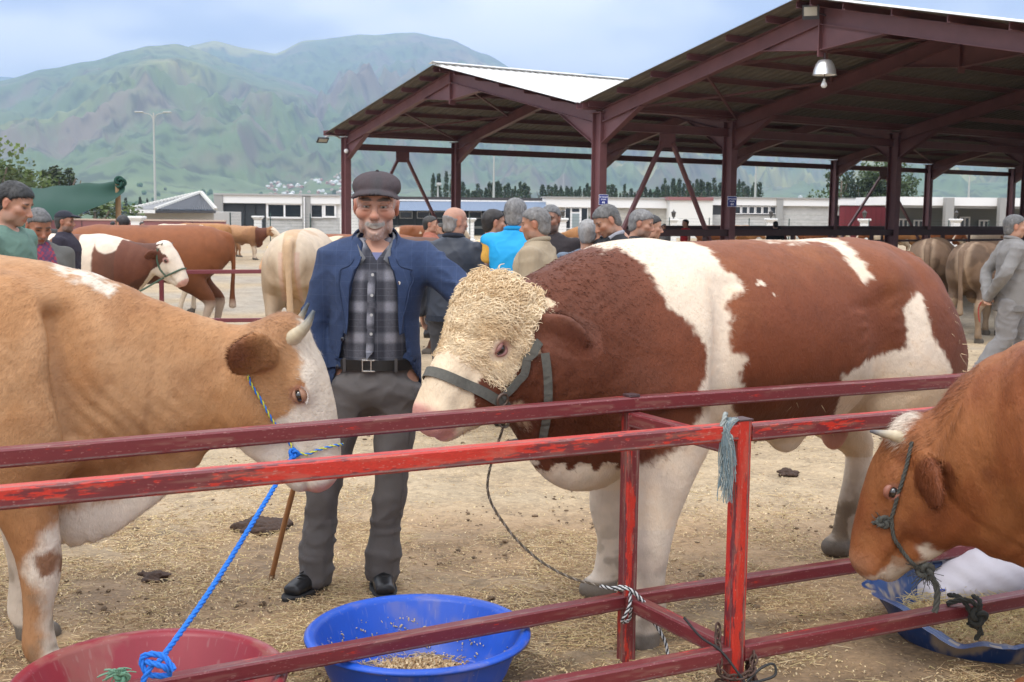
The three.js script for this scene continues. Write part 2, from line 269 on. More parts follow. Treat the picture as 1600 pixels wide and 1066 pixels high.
// short hair lying on a body: blades spread over the surface, combed, coloured like the coat
const BLADE = (() => { const P = [], I = [], n = 3; for (let i = 0; i <= n; i++) { const t = i / n, w = (1 - t * 0.85) * 0.5; P.push(-w, t, -t * t * 0.12, w, t, -t * t * 0.12); if (i) I.push(2 * i - 2, 2 * i - 1, 2 * i, 2 * i - 1, 2 * i + 1, 2 * i); } const g = new THREE.BufferGeometry(); g.setAttribute('position', new THREE.Float32BufferAttribute(P, 3)); g.setIndex(I); g.computeVertexNormals(); return g; })();
const hairMat = new THREE.MeshPhysicalMaterial({ color: 0xffffff, roughness: 0.5, specularIntensity: 0.45, side: THREE.DoubleSide });
function fur(geo, count, { color, comb, keep = null, len = 0.02, wid = 0.0016, lift = 0.35, seed = 5, jitter = 0.25, blade = BLADE, name = 'coat', shade = 0.16 }, parent) {
  const R = rng(seed), ca = geo.attributes.color, VC = (i) => [ca.getX(i), ca.getY(i), ca.getZ(i)], p = geo.attributes.position, N = geo.attributes.normal, ix = geo.index.array, nt = ix.length / 3, cum = new Float32Array(nt), a = V3(), b = V3(), c = V3(); let tot = 0;
  for (let i = 0; i < nt; i++) { a.fromBufferAttribute(p, ix[i * 3]); b.fromBufferAttribute(p, ix[i * 3 + 1]); c.fromBufferAttribute(p, ix[i * 3 + 2]); b.sub(a); c.sub(a); let w = b.cross(c).length(); if (keep) w *= keep((p.getX(ix[i * 3])), p.getY(ix[i * 3]), p.getZ(ix[i * 3]), N.getX(ix[i * 3]), N.getY(ix[i * 3]), N.getZ(ix[i * 3])); cum[i] = tot += w; }
  const list = [], n = V3(), dir = V3(), sd = V3(), M = new THREE.Matrix4(); let col;
  for (let k = 0; k < count; k++) {
    const r = R() * tot; let lo = 0, hi = nt - 1; while (lo < hi) { const m = (lo + hi) >> 1; if (cum[m] < r) lo = m + 1; else hi = m; }
    let s = R(), t = R(); if (s + t > 1) { s = 1 - s; t = 1 - t; } const i0 = ix[lo * 3], i1 = ix[lo * 3 + 1], i2 = ix[lo * 3 + 2];
    const o = V3(); for (const ax of ['x', 'y', 'z']) { const g = 'get' + ax.toUpperCase(); o[ax] = p[g](i0) + (p[g](i1) - p[g](i0)) * s + (p[g](i2) - p[g](i0)) * t; n[ax] = N[g](i0); }
    const cb = comb(o.x, o.y, o.z, n); dir.set(cb[0], cb[1], cb[2]); dir.addScaledVector(n, -dir.dot(n)); if (dir.lengthSq() < 1e-8) dir.set(n.y, -n.x, 0); dir.normalize();
    dir.x += (R() - 0.5) * jitter; dir.y += (R() - 0.5) * jitter; dir.z += (R() - 0.5) * jitter; dir.addScaledVector(n, lift * (0.6 + 0.8 * R())).normalize();
    sd.crossVectors(dir, n).normalize(); const up = new THREE.Vector3().crossVectors(sd, dir).negate();
    M.makeBasis(sd, dir, up.negate()); const L = (typeof len === 'function' ? len(o.x, o.y, o.z) : len) * (0.6 + 0.8 * R());
    const cc = color ? color(o.x, o.y, o.z, n.x, n.y, n.z) : VC(R() < 0.5 ? i0 : R() < 0.5 ? i1 : i2), f = 1 + (R() - 0.5) * 2 * shade; col = new THREE.Color().setRGB(cc[0] * f, cc[1] * f, cc[2] * f);
    list.push([o.addScaledVector(n, -0.002), new THREE.Quaternion().setFromRotationMatrix(M), V3(wid, L, L), col]);
  }
  return scatter(name, blade, hairMat, list, parent);
}

// ---------------------------------------------------------------- ground, straw, mountains
const grain = dataTex(768, 768, (u, v) => {
  const a = tfbm(u, v, 8, 5, 1), b = tfbm(u, v, 64, 3, 40), s = tnoise(u, v, 400, 9), f = tfbm(u, v, 24, 3, 77);
  let k = 0.66 + 0.34 * a + 0.38 * (b - 0.5) + 0.20 * (s - 0.5); const chip = sstep(0.62, 0.7, tfbm(u, v, 110, 2, 5)) * 0.2, dark = sstep(0.6, 0.72, f) * 0.16;
  k += chip - dark; return [k, k * (0.985 - 0.04 * chip), k * (0.95 - 0.15 * chip)];
});
const grainBump = dataTex(512, 512, (u, v) => { const k = 0.5 * tfbm(u, v, 40, 5, 3) + 0.5 * tfbm(u, v, 128, 2, 12); return [k, k, k]; }, { srgbMap: false });
// how much straw lies at a place of the yard
const strawAt = (x, z) => {
  const d = -z, n = fbm(x * 0.9 + 4, z * 0.9, 3.3, 4), m = fbm(x * 3.1, z * 3.1 + 9, 8, 3);
  let k = sstep(0.40, 0.60, n * 0.65 + m * 0.35) * 0.95 + 0.08;
  k *= 0.35 + 0.65 * (1 - sstep(5.6, 7.2, d + 0.5 * Math.sin(x * 1.7)));
  k += 0.35 * Math.exp(-((x - 0.2) ** 2) / 1.2 - ((d - 5.2) ** 2) / 0.5);
  return clamp(k * (1 - 0.6 * sstep(9, 14, d)));
};
{
  const axis = (near, step, far, gr) => { const a = []; let x = 0, s = step; while (x < far) { a.push(x); if (x >= near) s *= gr; x += s; } return a; };
  const xs0 = axis(3.2, 0.035, 6000, 1.09), xs = [...xs0.slice(1).reverse().map((v) => -v), ...xs0], ds = [-60, -20, -6, -2, 0, 1, 1.8, ...axis(5.5, 0.035, 6000, 1.05).map((v) => v + 2.2)];
  const P = [], C = [], U = [], I = [];
  for (const d of ds) for (const x of xs) {
    const z = -d, near = 1 - sstep(6, 30, Math.hypot(x, d)), n1 = fbm(x * 0.55, z * 0.55, 1, 4), n2 = fbm(x * 2.4 + 7, z * 2.4, 4, 4), n3 = fbm(x * 9, z * 9, 2, 3);
    const far = sstep(120, 420, d + Math.abs(x) * 0.3);
    P.push(x, gh(x, z) + near * ((n2 - 0.5) * 0.045 + (n3 - 0.5) * 0.034) - far * 4, z);
    const st = strawAt(x, z), damp = sstep(0.46, 0.64, n1 + 0.25 * (n2 - 0.5) + 0.08 * sstep(-0.3, -1.6, x) * (1 - sstep(6.5, 8.5, d)));
    const conc = sstep(5.8, 6.8, d + 0.6 * (n1 - 0.5)); // worn pale concrete beyond the straw
    let c = [0.34, 0.225, 0.125]; const mix = (q, k) => { c = c.map((v, i) => lerp(v, q[i], k)); };
    mix([0.20, 0.135, 0.08], damp * 0.9 * (1 - conc)); mix([0.43, 0.305, 0.17], st * 0.55); mix([0.45, 0.35, 0.225], conc * 0.85 * (0.75 + 0.5 * n2));
    mix([0.30, 0.24, 0.16], sstep(0.56, 0.74, n2 * 0.6 + n1 * 0.4) * 0.5);
    const wet = sstep(0.5, 0.62, fbm(x * 0.25 + 2, z * 0.3, 5, 4)) * sstep(13, 17, d) * (1 - sstep(45, 70, d)); mix([0.33, 0.33, 0.32], wet * 0.45);
    mix([0.10, 0.14, 0.05], sstep(90, 130, d)); mix([0.08, 0.13, 0.045], far);
    C.push(...c.map((v) => v * (0.86 + 0.28 * n3))); U.push(x / 1.7, z / 1.7);
  }
  const W = xs.length; for (let j = 0; j < ds.length - 1; j++) for (let i = 0; i < W - 1; i++) { const a = j * W + i; I.push(a, a + 1, a + W, a + 1, a + W + 1, a + W); }
  const g = new THREE.BufferGeometry(); g.setAttribute('position', new THREE.Float32BufferAttribute(P, 3)); g.setAttribute('color', new THREE.Float32BufferAttribute(C, 3)); g.setAttribute('uv', new THREE.Float32BufferAttribute(U, 2)); g.setIndex(I); g.computeVertexNormals();
  structure('ground', g, mat([1, 1, 1], 0.93, { vertexColors: true, map: grain, bumpMap: grainBump, bumpScale: 0.012 }));
}
// straw, chaff and crumbs of dung: nobody could count them
{
  const R = rng(11), stem = new THREE.CylinderGeometry(0.5, 0.42, 1, 4, 1); stem.rotateZ(Math.PI / 2);
  const bent = (() => { const g = new THREE.BoxGeometry(1, 0.35, 1, 3, 1, 1), p = g.attributes.position; for (let i = 0; i < p.count; i++) { const x = p.getX(i); p.setY(i, p.getY(i) + 6 * (0.25 - x * x)); } g.computeVertexNormals(); return g; })();
  const tones = [[0.60, 0.45, 0.25], [0.50, 0.36, 0.20], [0.68, 0.54, 0.33], [0.40, 0.27, 0.14], [0.54, 0.43, 0.21], [0.34, 0.22, 0.115]];
  const L1 = [], L2 = [], L3 = [], q = () => { const e = new THREE.Euler((R() - 0.5) * 0.5, R() * 6.283, (R() - 0.5) * 0.4, 'YXZ'); return new THREE.Quaternion().setFromEuler(e); };
  let guard = 0;
  const spot = (dmin, dmax) => { const d = dmin * Math.pow(dmax / dmin, R()), x = (R() * 2 - 1) * (d * 0.5 + 0.4); return [x, d]; };
  while (L1.length < 60000 && guard++ < 900000) {
    const [x, d] = spot(2.6, 13), k = strawAt(x, -d); if (R() > k * k + 0.015) continue;
    const t = tones[(R() * 6) | 0], f = 0.8 + R() * 0.45, len = R() < 0.06 ? 0.05 + R() * 0.12 : 0.012 + R() * R() * 0.05, w = 0.0016 + R() * 0.0016;
    L1.push([V3(x, gh(x, -d) + 0.004 + R() * 0.012, -d), q(), V3(len, w, w), lin(t[0] * f, t[1] * f, t[2] * f)]);
  }
  guard = 0;
  while (L2.length < 52000 && guard++ < 900000) {
    const [x, d] = spot(2.6, 11), k = strawAt(x, -d); if (R() > k + 0.04) continue;
    const t = tones[(R() * 6) | 0], f = 0.75 + R() * 0.5, s = 0.004 + R() * 0.01;
    L2.push([V3(x, gh(x, -d) + 0.003 + R() * 0.007, -d), q(), V3(s, s * 0.25, s * 0.4), lin(t[0] * f, t[1] * f, t[2] * f)]);
  }
  const crumb = new THREE.IcosahedronGeometry(1, 0);
  for (let i = 0; i < 11000; i++) {
    const [x, d] = spot(2.7, 16), n = fbm(x * 1.3 + 9, d * 1.3, 6, 3); if (n < 0.45) continue;
    const s = 0.003 + 0.014 * R() * R() * R(), f = 0.7 + R() * 0.6; L3.push([V3(x, gh(x, -d) + s * 0.4, -d), q(), V3(s * (1 + R()), s * 0.7, s * (1 + R())), lin(0.13 * f, 0.085 * f, 0.048 * f)]);
  }
  const m = mat([1, 1, 1], 0.75);
  tag(scatter('straw', stem, m, L1), 'pale yellow straw strewn over the dirt of the yard', 'straw');
  tag(scatter('chaff', bent, m, L2), 'fine chopped chaff scattered over the dirt of the yard', 'chaff');
  tag(scatter('dung_crumbs', crumb, mat([1, 1, 1], 0.95), L3), 'small dark crumbs of dung and soil lying about the yard', 'crumbs');
}
// mountains: crest lines given by azimuth and elevation, ridged spurs running down towards the plain
{
  const crest = (pts) => pts.map(([x, y]) => { const r = PX.ray(x, y); return [Math.atan2(r.x, -r.z), r.y / Math.hypot(r.x, r.z)]; });
  const at = (c, a) => { if (a <= c[0][0]) return c[0][1]; for (let i = 1; i < c.length; i++) if (a < c[i][0]) { const t = (a - c[i - 1][0]) / (c[i][0] - c[i - 1][0]), s = t * t * (3 - 2 * t); return lerp(c[i - 1][1], c[i][1], 0.5 * t + 0.5 * s); } return c[c.length - 1][1]; };
  const masses = [
    { R: 8800, w: 2600, c: crest([[-900, 150], [-300, 120], [-40, 116], [20, 121], [70, 135], [200, 200], [700, 170], [820, 128], [888, 117], [925, 114], [962, 121], [1010, 130], [1200, 170], [1700, 230], [2600, 250]]), n: 150 },
    { R: 6100, w: 4000, c: crest([[-900, 330], [100, 260], [250, 110], [300, 70], [335, 63], [380, 74], [430, 83], [475, 63], [560, 53], [645, 49], [700, 60], [755, 82], [805, 108], [880, 150], [1000, 190], [1200, 225], [1500, 250], [1900, 258], [2600, 262]]), n: 420 },
    { R: 4300, w: 2500, c: crest([[-900, 190], [-250, 165], [-80, 146], [0, 126], [70, 108], [140, 95], [200, 78], [235, 70], [275, 67], [310, 76], [360, 98], [420, 118], [480, 133], [540, 170], [600, 235], [660, 300], [800, 330], [2600, 335]]), n: 300 },
    { R: 2600, w: 1100, c: crest([[-900, 270], [-100, 285], [40, 262], [110, 240], [165, 215], [205, 190], [240, 200], [290, 228], [340, 243], [420, 262], [520, 280], [620, 292], [800, 296], [1200, 292], [1600, 285], [2600, 280]]), n: 90 },
  ];
  const ridged = (x, y, s) => { let r = 0, a = 0.5; for (let i = 0; i < 5; i++) { const n = 1 - Math.abs(2 * vnoise(x, y, s + i * 3.1) - 1); r += a * n * n; a *= 0.5; x = x * 2.05 + 3; y = y * 2.05 + 1; } return r; };
  const H = (a, r) => {
    let h = -6, own = -1, t = 0;
    masses.forEach((m, i) => {
      const e = at(m.c, a), top = m.R * e + EYE, x = a * m.R, warp = (fbm(x / 900, r / 900, i * 5 + 2, 3) - 0.5) * 700, u = (m.R - r) / m.w;
      let prof = u >= 0 ? Math.pow(clamp(1 - u), 1.25 - 0.25 * u) : Math.max(0, 1 + u * 1.5);
      const low = clamp(1 - Math.abs(u) * 6); // crest line keeps its height
      const rid = ridged((x + warp * (0.2 + u)) / 560, (r + warp) / 1500, i * 11 + 4) - 0.42;
      const fine = ridged((x + warp * 0.4) / 170, (r + warp * 0.3) / 330, i * 7 + 1) - 0.42;
      const k = top * prof + (m.n * 1.15 * rid + m.n * 0.5 * fine) * Math.sqrt(clamp(prof)) * clamp(Math.abs(u) * 2.2) * (prof > 0 ? 1 : 0) + low * fine * 5;
      const kk = Math.min(k, (e * r + EYE) * (1 - 0.12 * clamp(u * 2)) + 4 * low * fine); if (kk > h) { h = kk; own = i; t = prof; }
    });
    return [h, own, t];
  };
  const A0 = -0.62, A1 = 0.62, na = 620, rs = []; for (let r = 950; r < 9600; r *= 1.0085) rs.push(r);
  const P = [], C = [], I = [], U = [];
  for (const r of rs) for (let i = 0; i <= na; i++) {
    const a = lerp(A0, A1, i / na), [h] = H(a, r); P.push(Math.sin(a) * r, h, -Math.cos(a) * r); U.push(a * r / 220, r / 220);
  }
  const W = na + 1; for (let j = 0; j < rs.length - 1; j++) for (let i = 0; i < na; i++) { const q = j * W + i; I.push(q, q + 1, q + W, q + 1, q + W + 1, q + W); }
  const g = new THREE.BufferGeometry(); g.setAttribute('position', new THREE.Float32BufferAttribute(P, 3)); g.setAttribute('uv', new THREE.Float32BufferAttribute(U, 2)); g.setIndex(I); g.computeVertexNormals();
  const N = g.attributes.normal;
  for (let j = 0; j < rs.length; j++) for (let i = 0; i <= na; i++) {
    const q = j * W + i, r = rs[j], a = lerp(A0, A1, i / na), h = P[q * 3 + 1], x = a * r, ny = Math.abs(N.getY(q));
    const big = fbm(x / 420, r / 420, 3, 5), sm = fbm(x / 70, r / 90, 8, 4), green = sstep(0.40, 0.6, big * 0.55 + sm * 0.3 + 0.18 * ny);
    let c = [0.15, 0.118, 0.085].map((v, k) => lerp(v, [0.085, 0.125, 0.045][k], green));
    const sunMead = sstep(0.5, 0.68, fbm(x / 800 + 5, r / 600, 13, 3) + 0.25 * sstep(300, 560, h) * sstep(3300, 4300, r) * (1 - sstep(4500, 5000, r)) - 0.05); c = c.map((v, k) => lerp(v, [0.30, 0.28, 0.08][k], sunMead * 0.85 * sstep(2300, 3400, r)));  // yellow grass tone; on the left summit it paints a sunlit patch
    const field = (1 - sstep(8, 60, h)); c = c.map((v, k) => lerp(v, [0.12, 0.15, 0.065][k] * (0.7 + 0.6 * vnoise(x / 130, r / 60, 2)), field * 0.8));
    const scrub = sstep(0.58, 0.66, fbm(x / 22, r / 26, 4, 3)); c = c.map((v) => v * 1.12 * (1 - 0.5 * scrub)); C.push(...c);
  }
  g.setAttribute('color', new THREE.Float32BufferAttribute(C, 3));
  structure('mountains', g, mat([1, 1, 1], 1, { vertexColors: true }));
  // the village and its orchards at the mountain's foot
  const R = rng(70), hl = [], tl = [], u0 = V3(0, 1, 0);
  for (let i = 0; i < 150; i++) {
    const px = i < 130 ? 415 + R() * 150 : 1080 + R() * 520, a = Math.atan2(PX.ray(px, 300).x, -PX.ray(px, 300).z), r = 1500 + R() * 500, [h] = H(a, r), f = R();
    hl.push([V3(Math.sin(a) * r, Math.max(h, -4) + 2.5, -Math.cos(a) * r), new THREE.Quaternion().setFromAxisAngle(u0, R() * 3), V3(3 + R() * 3, 1.8 + R() * 1.2, 3 + R() * 2), f < 0.5 ? lin(0.7, 0.7, 0.68) : f < 0.75 ? lin(0.45, 0.36, 0.3) : lin(0.35, 0.2, 0.16)]);
  }
  for (let i = 0; i < 1100; i++) { const a = lerp(-0.6, 0.6, R()), r = 1050 + R() * 600, [h] = H(a, r), s = 2 + R() * 3.5; tl.push([V3(Math.sin(a) * r, Math.max(h, -5) + s * 0.5, -Math.cos(a) * r), new THREE.Quaternion().setFromAxisAngle(u0, R() * 6), V3(s * (0.6 + 0.6 * R()), s * (0.7 + R() * 0.8), s), lin(0.05 + 0.03 * R(), 0.09 + 0.04 * R(), 0.035)]); }
  const hg = mergeGeometries([flat(plainBox(1, 1, 1)), (() => { const q = new THREE.ConeGeometry(0.75, 0.5, 4, 1).toNonIndexed(); q.rotateY(Math.PI / 4); q.translate(0, 0.74, 0); return q; })()]);
  tag(scatter('village_houses', hg, mat([1, 1, 1], 0.9), hl), 'tiny pale houses of a village at the foot of the mountains', 'village');
  const lump = new THREE.IcosahedronGeometry(0.7, 2), lp = lump.attributes.position; for (let i = 0; i < lp.count; i++) { const k = 0.75 + 0.5 * vnoise(lp.getX(i) * 3 + 5, lp.getY(i) * 3, lp.getZ(i) * 3); lp.setXYZ(i, lp.getX(i) * k, lp.getY(i) * k, lp.getZ(i) * k); } lump.computeVertexNormals();
  tag(scatter('far_orchards', lump, mat([1, 1, 1], 1), tl), 'dark specks of far trees and orchards below the mountains', 'trees');
}

// ---------------------------------------------------------------- the steel market shed: two gabled bays on three rows of posts
const steelTex = dataTex(256, 256, (u, v) => { const n = tfbm(u, v, 6, 5, 3), s = tfbm(u, v, 40, 3, 8); const k = 0.8 + 0.35 * n, r = sstep(0.68, 0.8, s) * 0.35; return [0.82 * k + r * 0.1, 0.80 * k - r * 0.1, 0.80 * k - r * 0.15]; });
const steel = mat([0.185, 0.078, 0.082], 0.5, { map: steelTex });
const steelDark = mat([0.075, 0.04, 0.042], 0.6, { map: steelTex });
const sheet = mat([0.64, 0.63, 0.60], 0.45, { metalness: 0.25 });
const underShadeM = mat([0.17, 0.152, 0.125], 0.8, { map: steelTex });  // dark tone that paints the shade under the roof
const SH = { U: 1.55, th: 0.98, lx: -3.472, lz: 25.222, s: 8.508, d1: 2.657, d: 4.044 };
SH.S = SH.s * SH.U; SH.z = (n) => -(n === 0 ? 0 : (SH.d1 + (n - 1) * SH.d) * SH.U);
const shed = thing('market_shed', 'open steel market shed with two gabled corrugated roofs on dark red posts', 'shed', [SH.lx * SH.U, 0, -SH.lz * SH.U], -SH.th);
const shedWorld = (x, y, z) => V3(x, y, z).applyAxisAngle(V3(0, 1, 0), -SH.th).add(shed.position);
{
  const { U, S } = SH, NF = 9, R = rng(4);
  const yb0 = EYE + 1.28 * U, yb1 = EYE + 2.22 * U, D = 0.31, hb = EYE + 1.0 * U, hr = EYE + 1.845 * U;
  const slopeY = (x, base) => { const q = Math.abs(((x % S) + S) % S - S / 2) / (S / 2); return lerp(yb1, yb0, q) + base; };
  const plate = (pts, z, t = 0.016) => { const s = new THREE.Shape(pts.map((p) => new THREE.Vector2(...p))); const g = new THREE.ExtrudeGeometry(s, { depth: t, bevelEnabled: false }); g.translate(0, 0, z - t / 2); return g; };
  for (let n = 0; n < NF; n++) {
    const z = SH.z(n), m = n === 0 ? steel : steel;
    for (let k = 0; k < 3; k++) {
      const x = k * S, w = shedWorld(x, 0, z), g0 = gh(w.x, w.z) - 0.05;
      const post = part('post', sweep(hP(0.20, 0.32, 0.02, 0.014), [x, g0 + 0.03, z], [x, yb0 + D * 0.8, z], V3(1, 0, 0)), m, shed);
      part('base_plate', box(0.42, 0.03, 0.36, x, g0 + 0.045, z), m, post);
      part('cap_plate', box(0.46, 0.02, 0.3, x, yb0 + D * 0.8 + 0.012, z), m, post);
    }
    for (let b = 0; b < 2; b++) for (const s of [0, 1]) {   // two rafters a bay
      const x0 = b * S + (s ? S - 0.16 : 0.16), x1 = b * S + S / 2, y0 = slopeY(x0, 0), y1 = yb1, e = s ? -1 : 1;
      const r = part('rafter', sweep(hP(0.17, D, 0.016, 0.01), [x0, y0 + D / 2, z], [x1 - e * 0.008, y1 + D / 2, z]), m, shed);
      const fl = (a, c) => sweep(rectP(0.17, 0.014, 0.002), [a[0], a[1], z], [c[0], c[1], z]);
      const xe = x0 + e * 1.35;
      part('eave_haunch', [plate([[x0, hb], [x0, y0], [xe, slopeY(xe, 0)]], z, 0.012), fl([x0, hb], [xe, slopeY(xe, 0) - 0.01])], m, r);
      const xr = x1 - e * 1.45;
      part('ridge_haunch', [plate([[x1 - e * 0.01, hr + 0.12], [x1 - e * 0.01, y1], [xr, slopeY(xr, 0)]], z, 0.012), fl([x1 - e * 0.01, hr + 0.12], [xr, slopeY(xr, 0) - 0.01])], m, r);
    }
    for (let b = 0; b < 2; b++) part('ridge_plate', box(0.03, yb1 + D - hr, 0.2, b * S + S / 2, (yb1 + D + hr) / 2, z), m, shed);
  }
  const zf = 0.62, zb = SH.z(NF - 1) - 0.6;
  const ribs = Math.round((zf - zb) / 0.25);
  for (let b = 0; b < 2; b++) for (const s of [0, 1]) {
    for (let i = 0; i < 7; i++) {   // purlins
      const t = [0.035, 0.19, 0.36, 0.53, 0.70, 0.86, 0.975][i], x = b * S + (s ? S - t * S / 2 : t * S / 2), y = slopeY(x, D + 0.065);
      part('purlin', sweep([[-0.03, -0.065], [0.03, -0.065], [0.03, -0.05], [-0.016, -0.05], [-0.016, 0.05], [0.03, 0.05], [0.03, 0.065], [-0.03, 0.065]], [x, y, zf - 0.12], [x, y, zb + 0.1]), steel, shed);
    }
    // corrugated sheets, one roll wide each, with a trapezoid rib every quarter metre
    const P = [], U2 = [], I = [], xe = b * S + (s ? S + 0.02 : -0.28), xr = b * S + S / 2, prof = [[0, 0], [0.09, 0], [0.115, 0.04], [0.165, 0.04], [0.19, 0]];
    const xe2 = s ? (b === 1 ? b * S + S + 0.28 : b * S + S - 0.06) : (b === 0 ? -0.28 : b * S + 0.06);
    let c = 0;
    for (let i = 0; i <= ribs; i++) for (const [dz, h] of prof) { const z = zf - (i * 0.25 + dz); const ye = slopeY(clamp(xe2, b * S, b * S + S), D + 0.135) - (xe2 < b * S || xe2 > b * S + S ? 0.28 * (yb1 - yb0) / (S / 2) : 0), yr = yb1 + D + 0.135; P.push(xe2, ye + h, z, xr, yr + h, z); U2.push(0, z, 6.5, z); if (c) { const o = c * 2; I.push(o - 2, o - 1, o, o - 1, o + 1, o); } c++; }
    const g = new THREE.BufferGeometry(); g.setAttribute('position', new THREE.Float32BufferAttribute(P, 3)); g.setAttribute('uv', new THREE.Float32BufferAttribute(U2, 2)); g.setIndex(I);
    const f = g.toNonIndexed(); f.computeVertexNormals(); part('roof_sheet', f, sheet, shed); const f2 = f.clone(); f2.translate(0, -0.012, 0); part('shade_underlay', f2, underShadeM, shed);  // darker copy of the sheet added below, painting the bay's interior shade
  }
  for (let b = 0; b < 2; b++) part('ridge_cap', sweep([[-0.22, 0], [0, 0.055], [0.22, 0], [0.22, 0.006], [0, 0.062], [-0.22, 0.006]], [b * S + S / 2, yb1 + D + 0.175, zf + 0.01], [b * S + S / 2, yb1 + D + 0.175, zb]), sheet, shed);
  // eave gutters and struts along the post rows
  for (let k = 0; k < 3; k++) {
    part('gutter', sweep([[-0.12, 0.09], [-0.12, -0.07], [0.12, -0.07], [0.12, 0.09], [0.112, 0.09], [0.112, -0.062], [-0.112, -0.062], [-0.112, 0.09]], [k * S - (k === 0 ? 0.3 : k === 2 ? -0.3 : 0), yb0 + D + 0.08, zf - 0.03], [k * S - (k === 0 ? 0.3 : k === 2 ? -0.3 : 0), yb0 + D + 0.08, zb]), steel, shed);
    for (let n = 0; n < NF - 1; n++) {
      part('eave_strut', sweep(hP(0.14, 0.2, 0.012, 0.01), [k * S, yb0 - 0.02, SH.z(n) - 0.09], [k * S, yb0 - 0.02, SH.z(n + 1) + 0.09]), steel, shed);
      if (n === 0 || n === 4) {   // inverted V braces hang from a gusset at mid-bay
        const zm = (SH.z(n) + SH.z(n + 1)) / 2, yt = yb0 - 0.34;
        part('gusset', box(0.014, 0.36, 0.5, k * S, yb0 - 0.28, zm), steel, shed);
        for (const [zz, e] of [[SH.z(n) - 0.1, 1], [SH.z(n + 1) + 0.1, -1]]) part('brace', sweep(rectP(0.09, 0.09), [k * S, yt, zm + e * 0.16], [k * S, gh(0, -30) + 0.35, zz]), steel, shed);
      }
    }
  }
  // crossed wind bracing just under the purlins of the first field
  for (let b = 0; b < 2; b++) for (const n of [0, 4]) for (const [xa, xc] of [[0.3, S / 4], [S / 4, S / 2 - 0.2], [S - 0.3, S * 0.75], [S * 0.75, S / 2 + 0.2]]) for (const f of [0, 1]) {
    const za = SH.z(n), zc = SH.z(n + 1); part('wind_brace', sweep(rectP(0.05, 0.05), [b * S + xa, slopeY(b * S + xa, D * 0.75), f ? za - 0.1 : zc + 0.1], [b * S + xc, slopeY(b * S + xc, D * 0.75), f ? zc + 0.1 : za - 0.1]), steel, shed);
  }
  // tie rails for cattle between the posts of the middle and left rows
  for (const [k, n0, n1, lab] of [[1, 0, 7, 'dark steel tie rail running along the middle row of shed posts'], [0, 2, 8, 'dark steel tie rail running along the far row of shed posts'], [2, 1, 6, 'dark steel tie rail along the near right row of shed posts']]) {
    const a = shedWorld(k * S, 0, SH.z(n0)), c = shedWorld(k * S, 0, SH.z(n1)), g = gh(a.x, a.z), rail = thing('tie_rail', lab, 'rail', [a.x, g, a.z], 0), d = c.clone().sub(a), L = d.length(); d.normalize();
    for (const [h, w] of [[1.42, 0.16], [0.85, 0.09]]) part('rail_bar', sweep(rectP(w, w), [d.x * 0.2, h, d.z * 0.2], [d.x * L, h, d.z * L]), steelDark, rail);
    for (let q = 0; q <= L; q += 3.1) part('rail_post', sweep(rectP(0.1, 0.1), [d.x * (q + 0.25), -0.25, d.z * (q + 0.25)], [d.x * (q + 0.25), 1.34, d.z * (q + 0.25)]), steelDark, rail);
    if (k === 1) part('feed_trough', sweep([[-0.35, 0], [0.35, 0], [0.4, 0.5], [0.34, 0.5], [0.3, 0.08], [-0.3, 0.08], [-0.34, 0.5], [-0.4, 0.5]], [d.x * 1 + 0.45, -0.12, d.z * 1], [d.x * (L - 1) + 0.45, -0.12, d.z * (L - 1)]), mat([0.16, 0.2, 0.19], 0.8), rail);
  }
  // pendant lamp under the near ridge
  const rp = shedWorld(1.5 * S, hr, 0), pl = thing('pendant_lamp', 'bell shaped bare metal lamp hanging under the near gable with a white bulb below', 'lamp', [rp.x + 0.07, hr, rp.z]);
  const alu = mat([0.72, 0.73, 0.74], 0.32, { metalness: 0.75 });
  part('shade', new THREE.LatheGeometry([[0.03, 0.10], [0.09, 0.10], [0.12, 0.085], [0.165, 0.02], [0.20, -0.08], [0.215, -0.17], [0.225, -0.175], [0.21, -0.16], [0.19, -0.07], [0.15, 0.02], [0.1, 0.075], [0.03, 0.09]].map((p) => new THREE.Vector2(p[0], p[1] - 0.15)), 40), alu, pl);
  part('hanger', new THREE.CylinderGeometry(0.022, 0.022, 0.14, 10).translate(0, 0.0, 0), steelDark, pl);
  part('bulb', new THREE.LatheGeometry([[0.001, 0], [0.035, 0.008], [0.055, 0.04], [0.056, 0.065], [0.035, 0.11], [0.02, 0.13], [0.018, 0.17], [0.001, 0.17]].map((p) => new THREE.Vector2(p[0], p[1] - 0.56)), 24), mat([0.8, 0.8, 0.78], 0.3), pl);
  part('flex', new THREE.CylinderGeometry(0.006, 0.006, 0.18, 6).translate(0, -0.31, 0), steelDark, pl);
  // floodlights and a dome camera
  const flood = (name, label, at, turn, tilt, w, h) => {
    const f = thing(name, label, 'floodlight', at, turn), hd = new THREE.Group(); const rot = (g) => g.rotateX(tilt);
    part('housing', rot(mergeGeometries([flat(box(w, h, 0.05)), ...[-3, -2, -1, 0, 1, 2, 3].map((i) => flat(box(0.008, h * 0.8, 0.04, i * w / 8, 0, -0.04, 0.001)))])), mat([0.035, 0.035, 0.04], 0.55), f);
    part('lens', rot(box(w * 0.78, h * 0.62, 0.012, 0, h * 0.08, 0.029)), mat([0.42, 0.40, 0.33], 0.25), f); return f;
  };
  const fr = PX.at(1267, 19, -rp.z + -0.25); const f1 = flood('floodlight', 'square grey floodlight fixed to the peak of the near gable', fr, -0.35, 0.35, 0.3, 0.26);
  part('bracket', tube([[0.05, 0, -0.04], [0.16, -0.02, -0.1], [0.24, -0.04, -0.2]], 0.018), steelDark, f1);
  const l1 = shedWorld(0, yb0 + 0.2, 0), f2p = PX.at(504, 219, -l1.z - 0.3), f2 = flood('floodlight', 'dark floodlight on an arm at the left corner post of the shed', f2p, 0.5, 0.95, 0.36, 0.24);
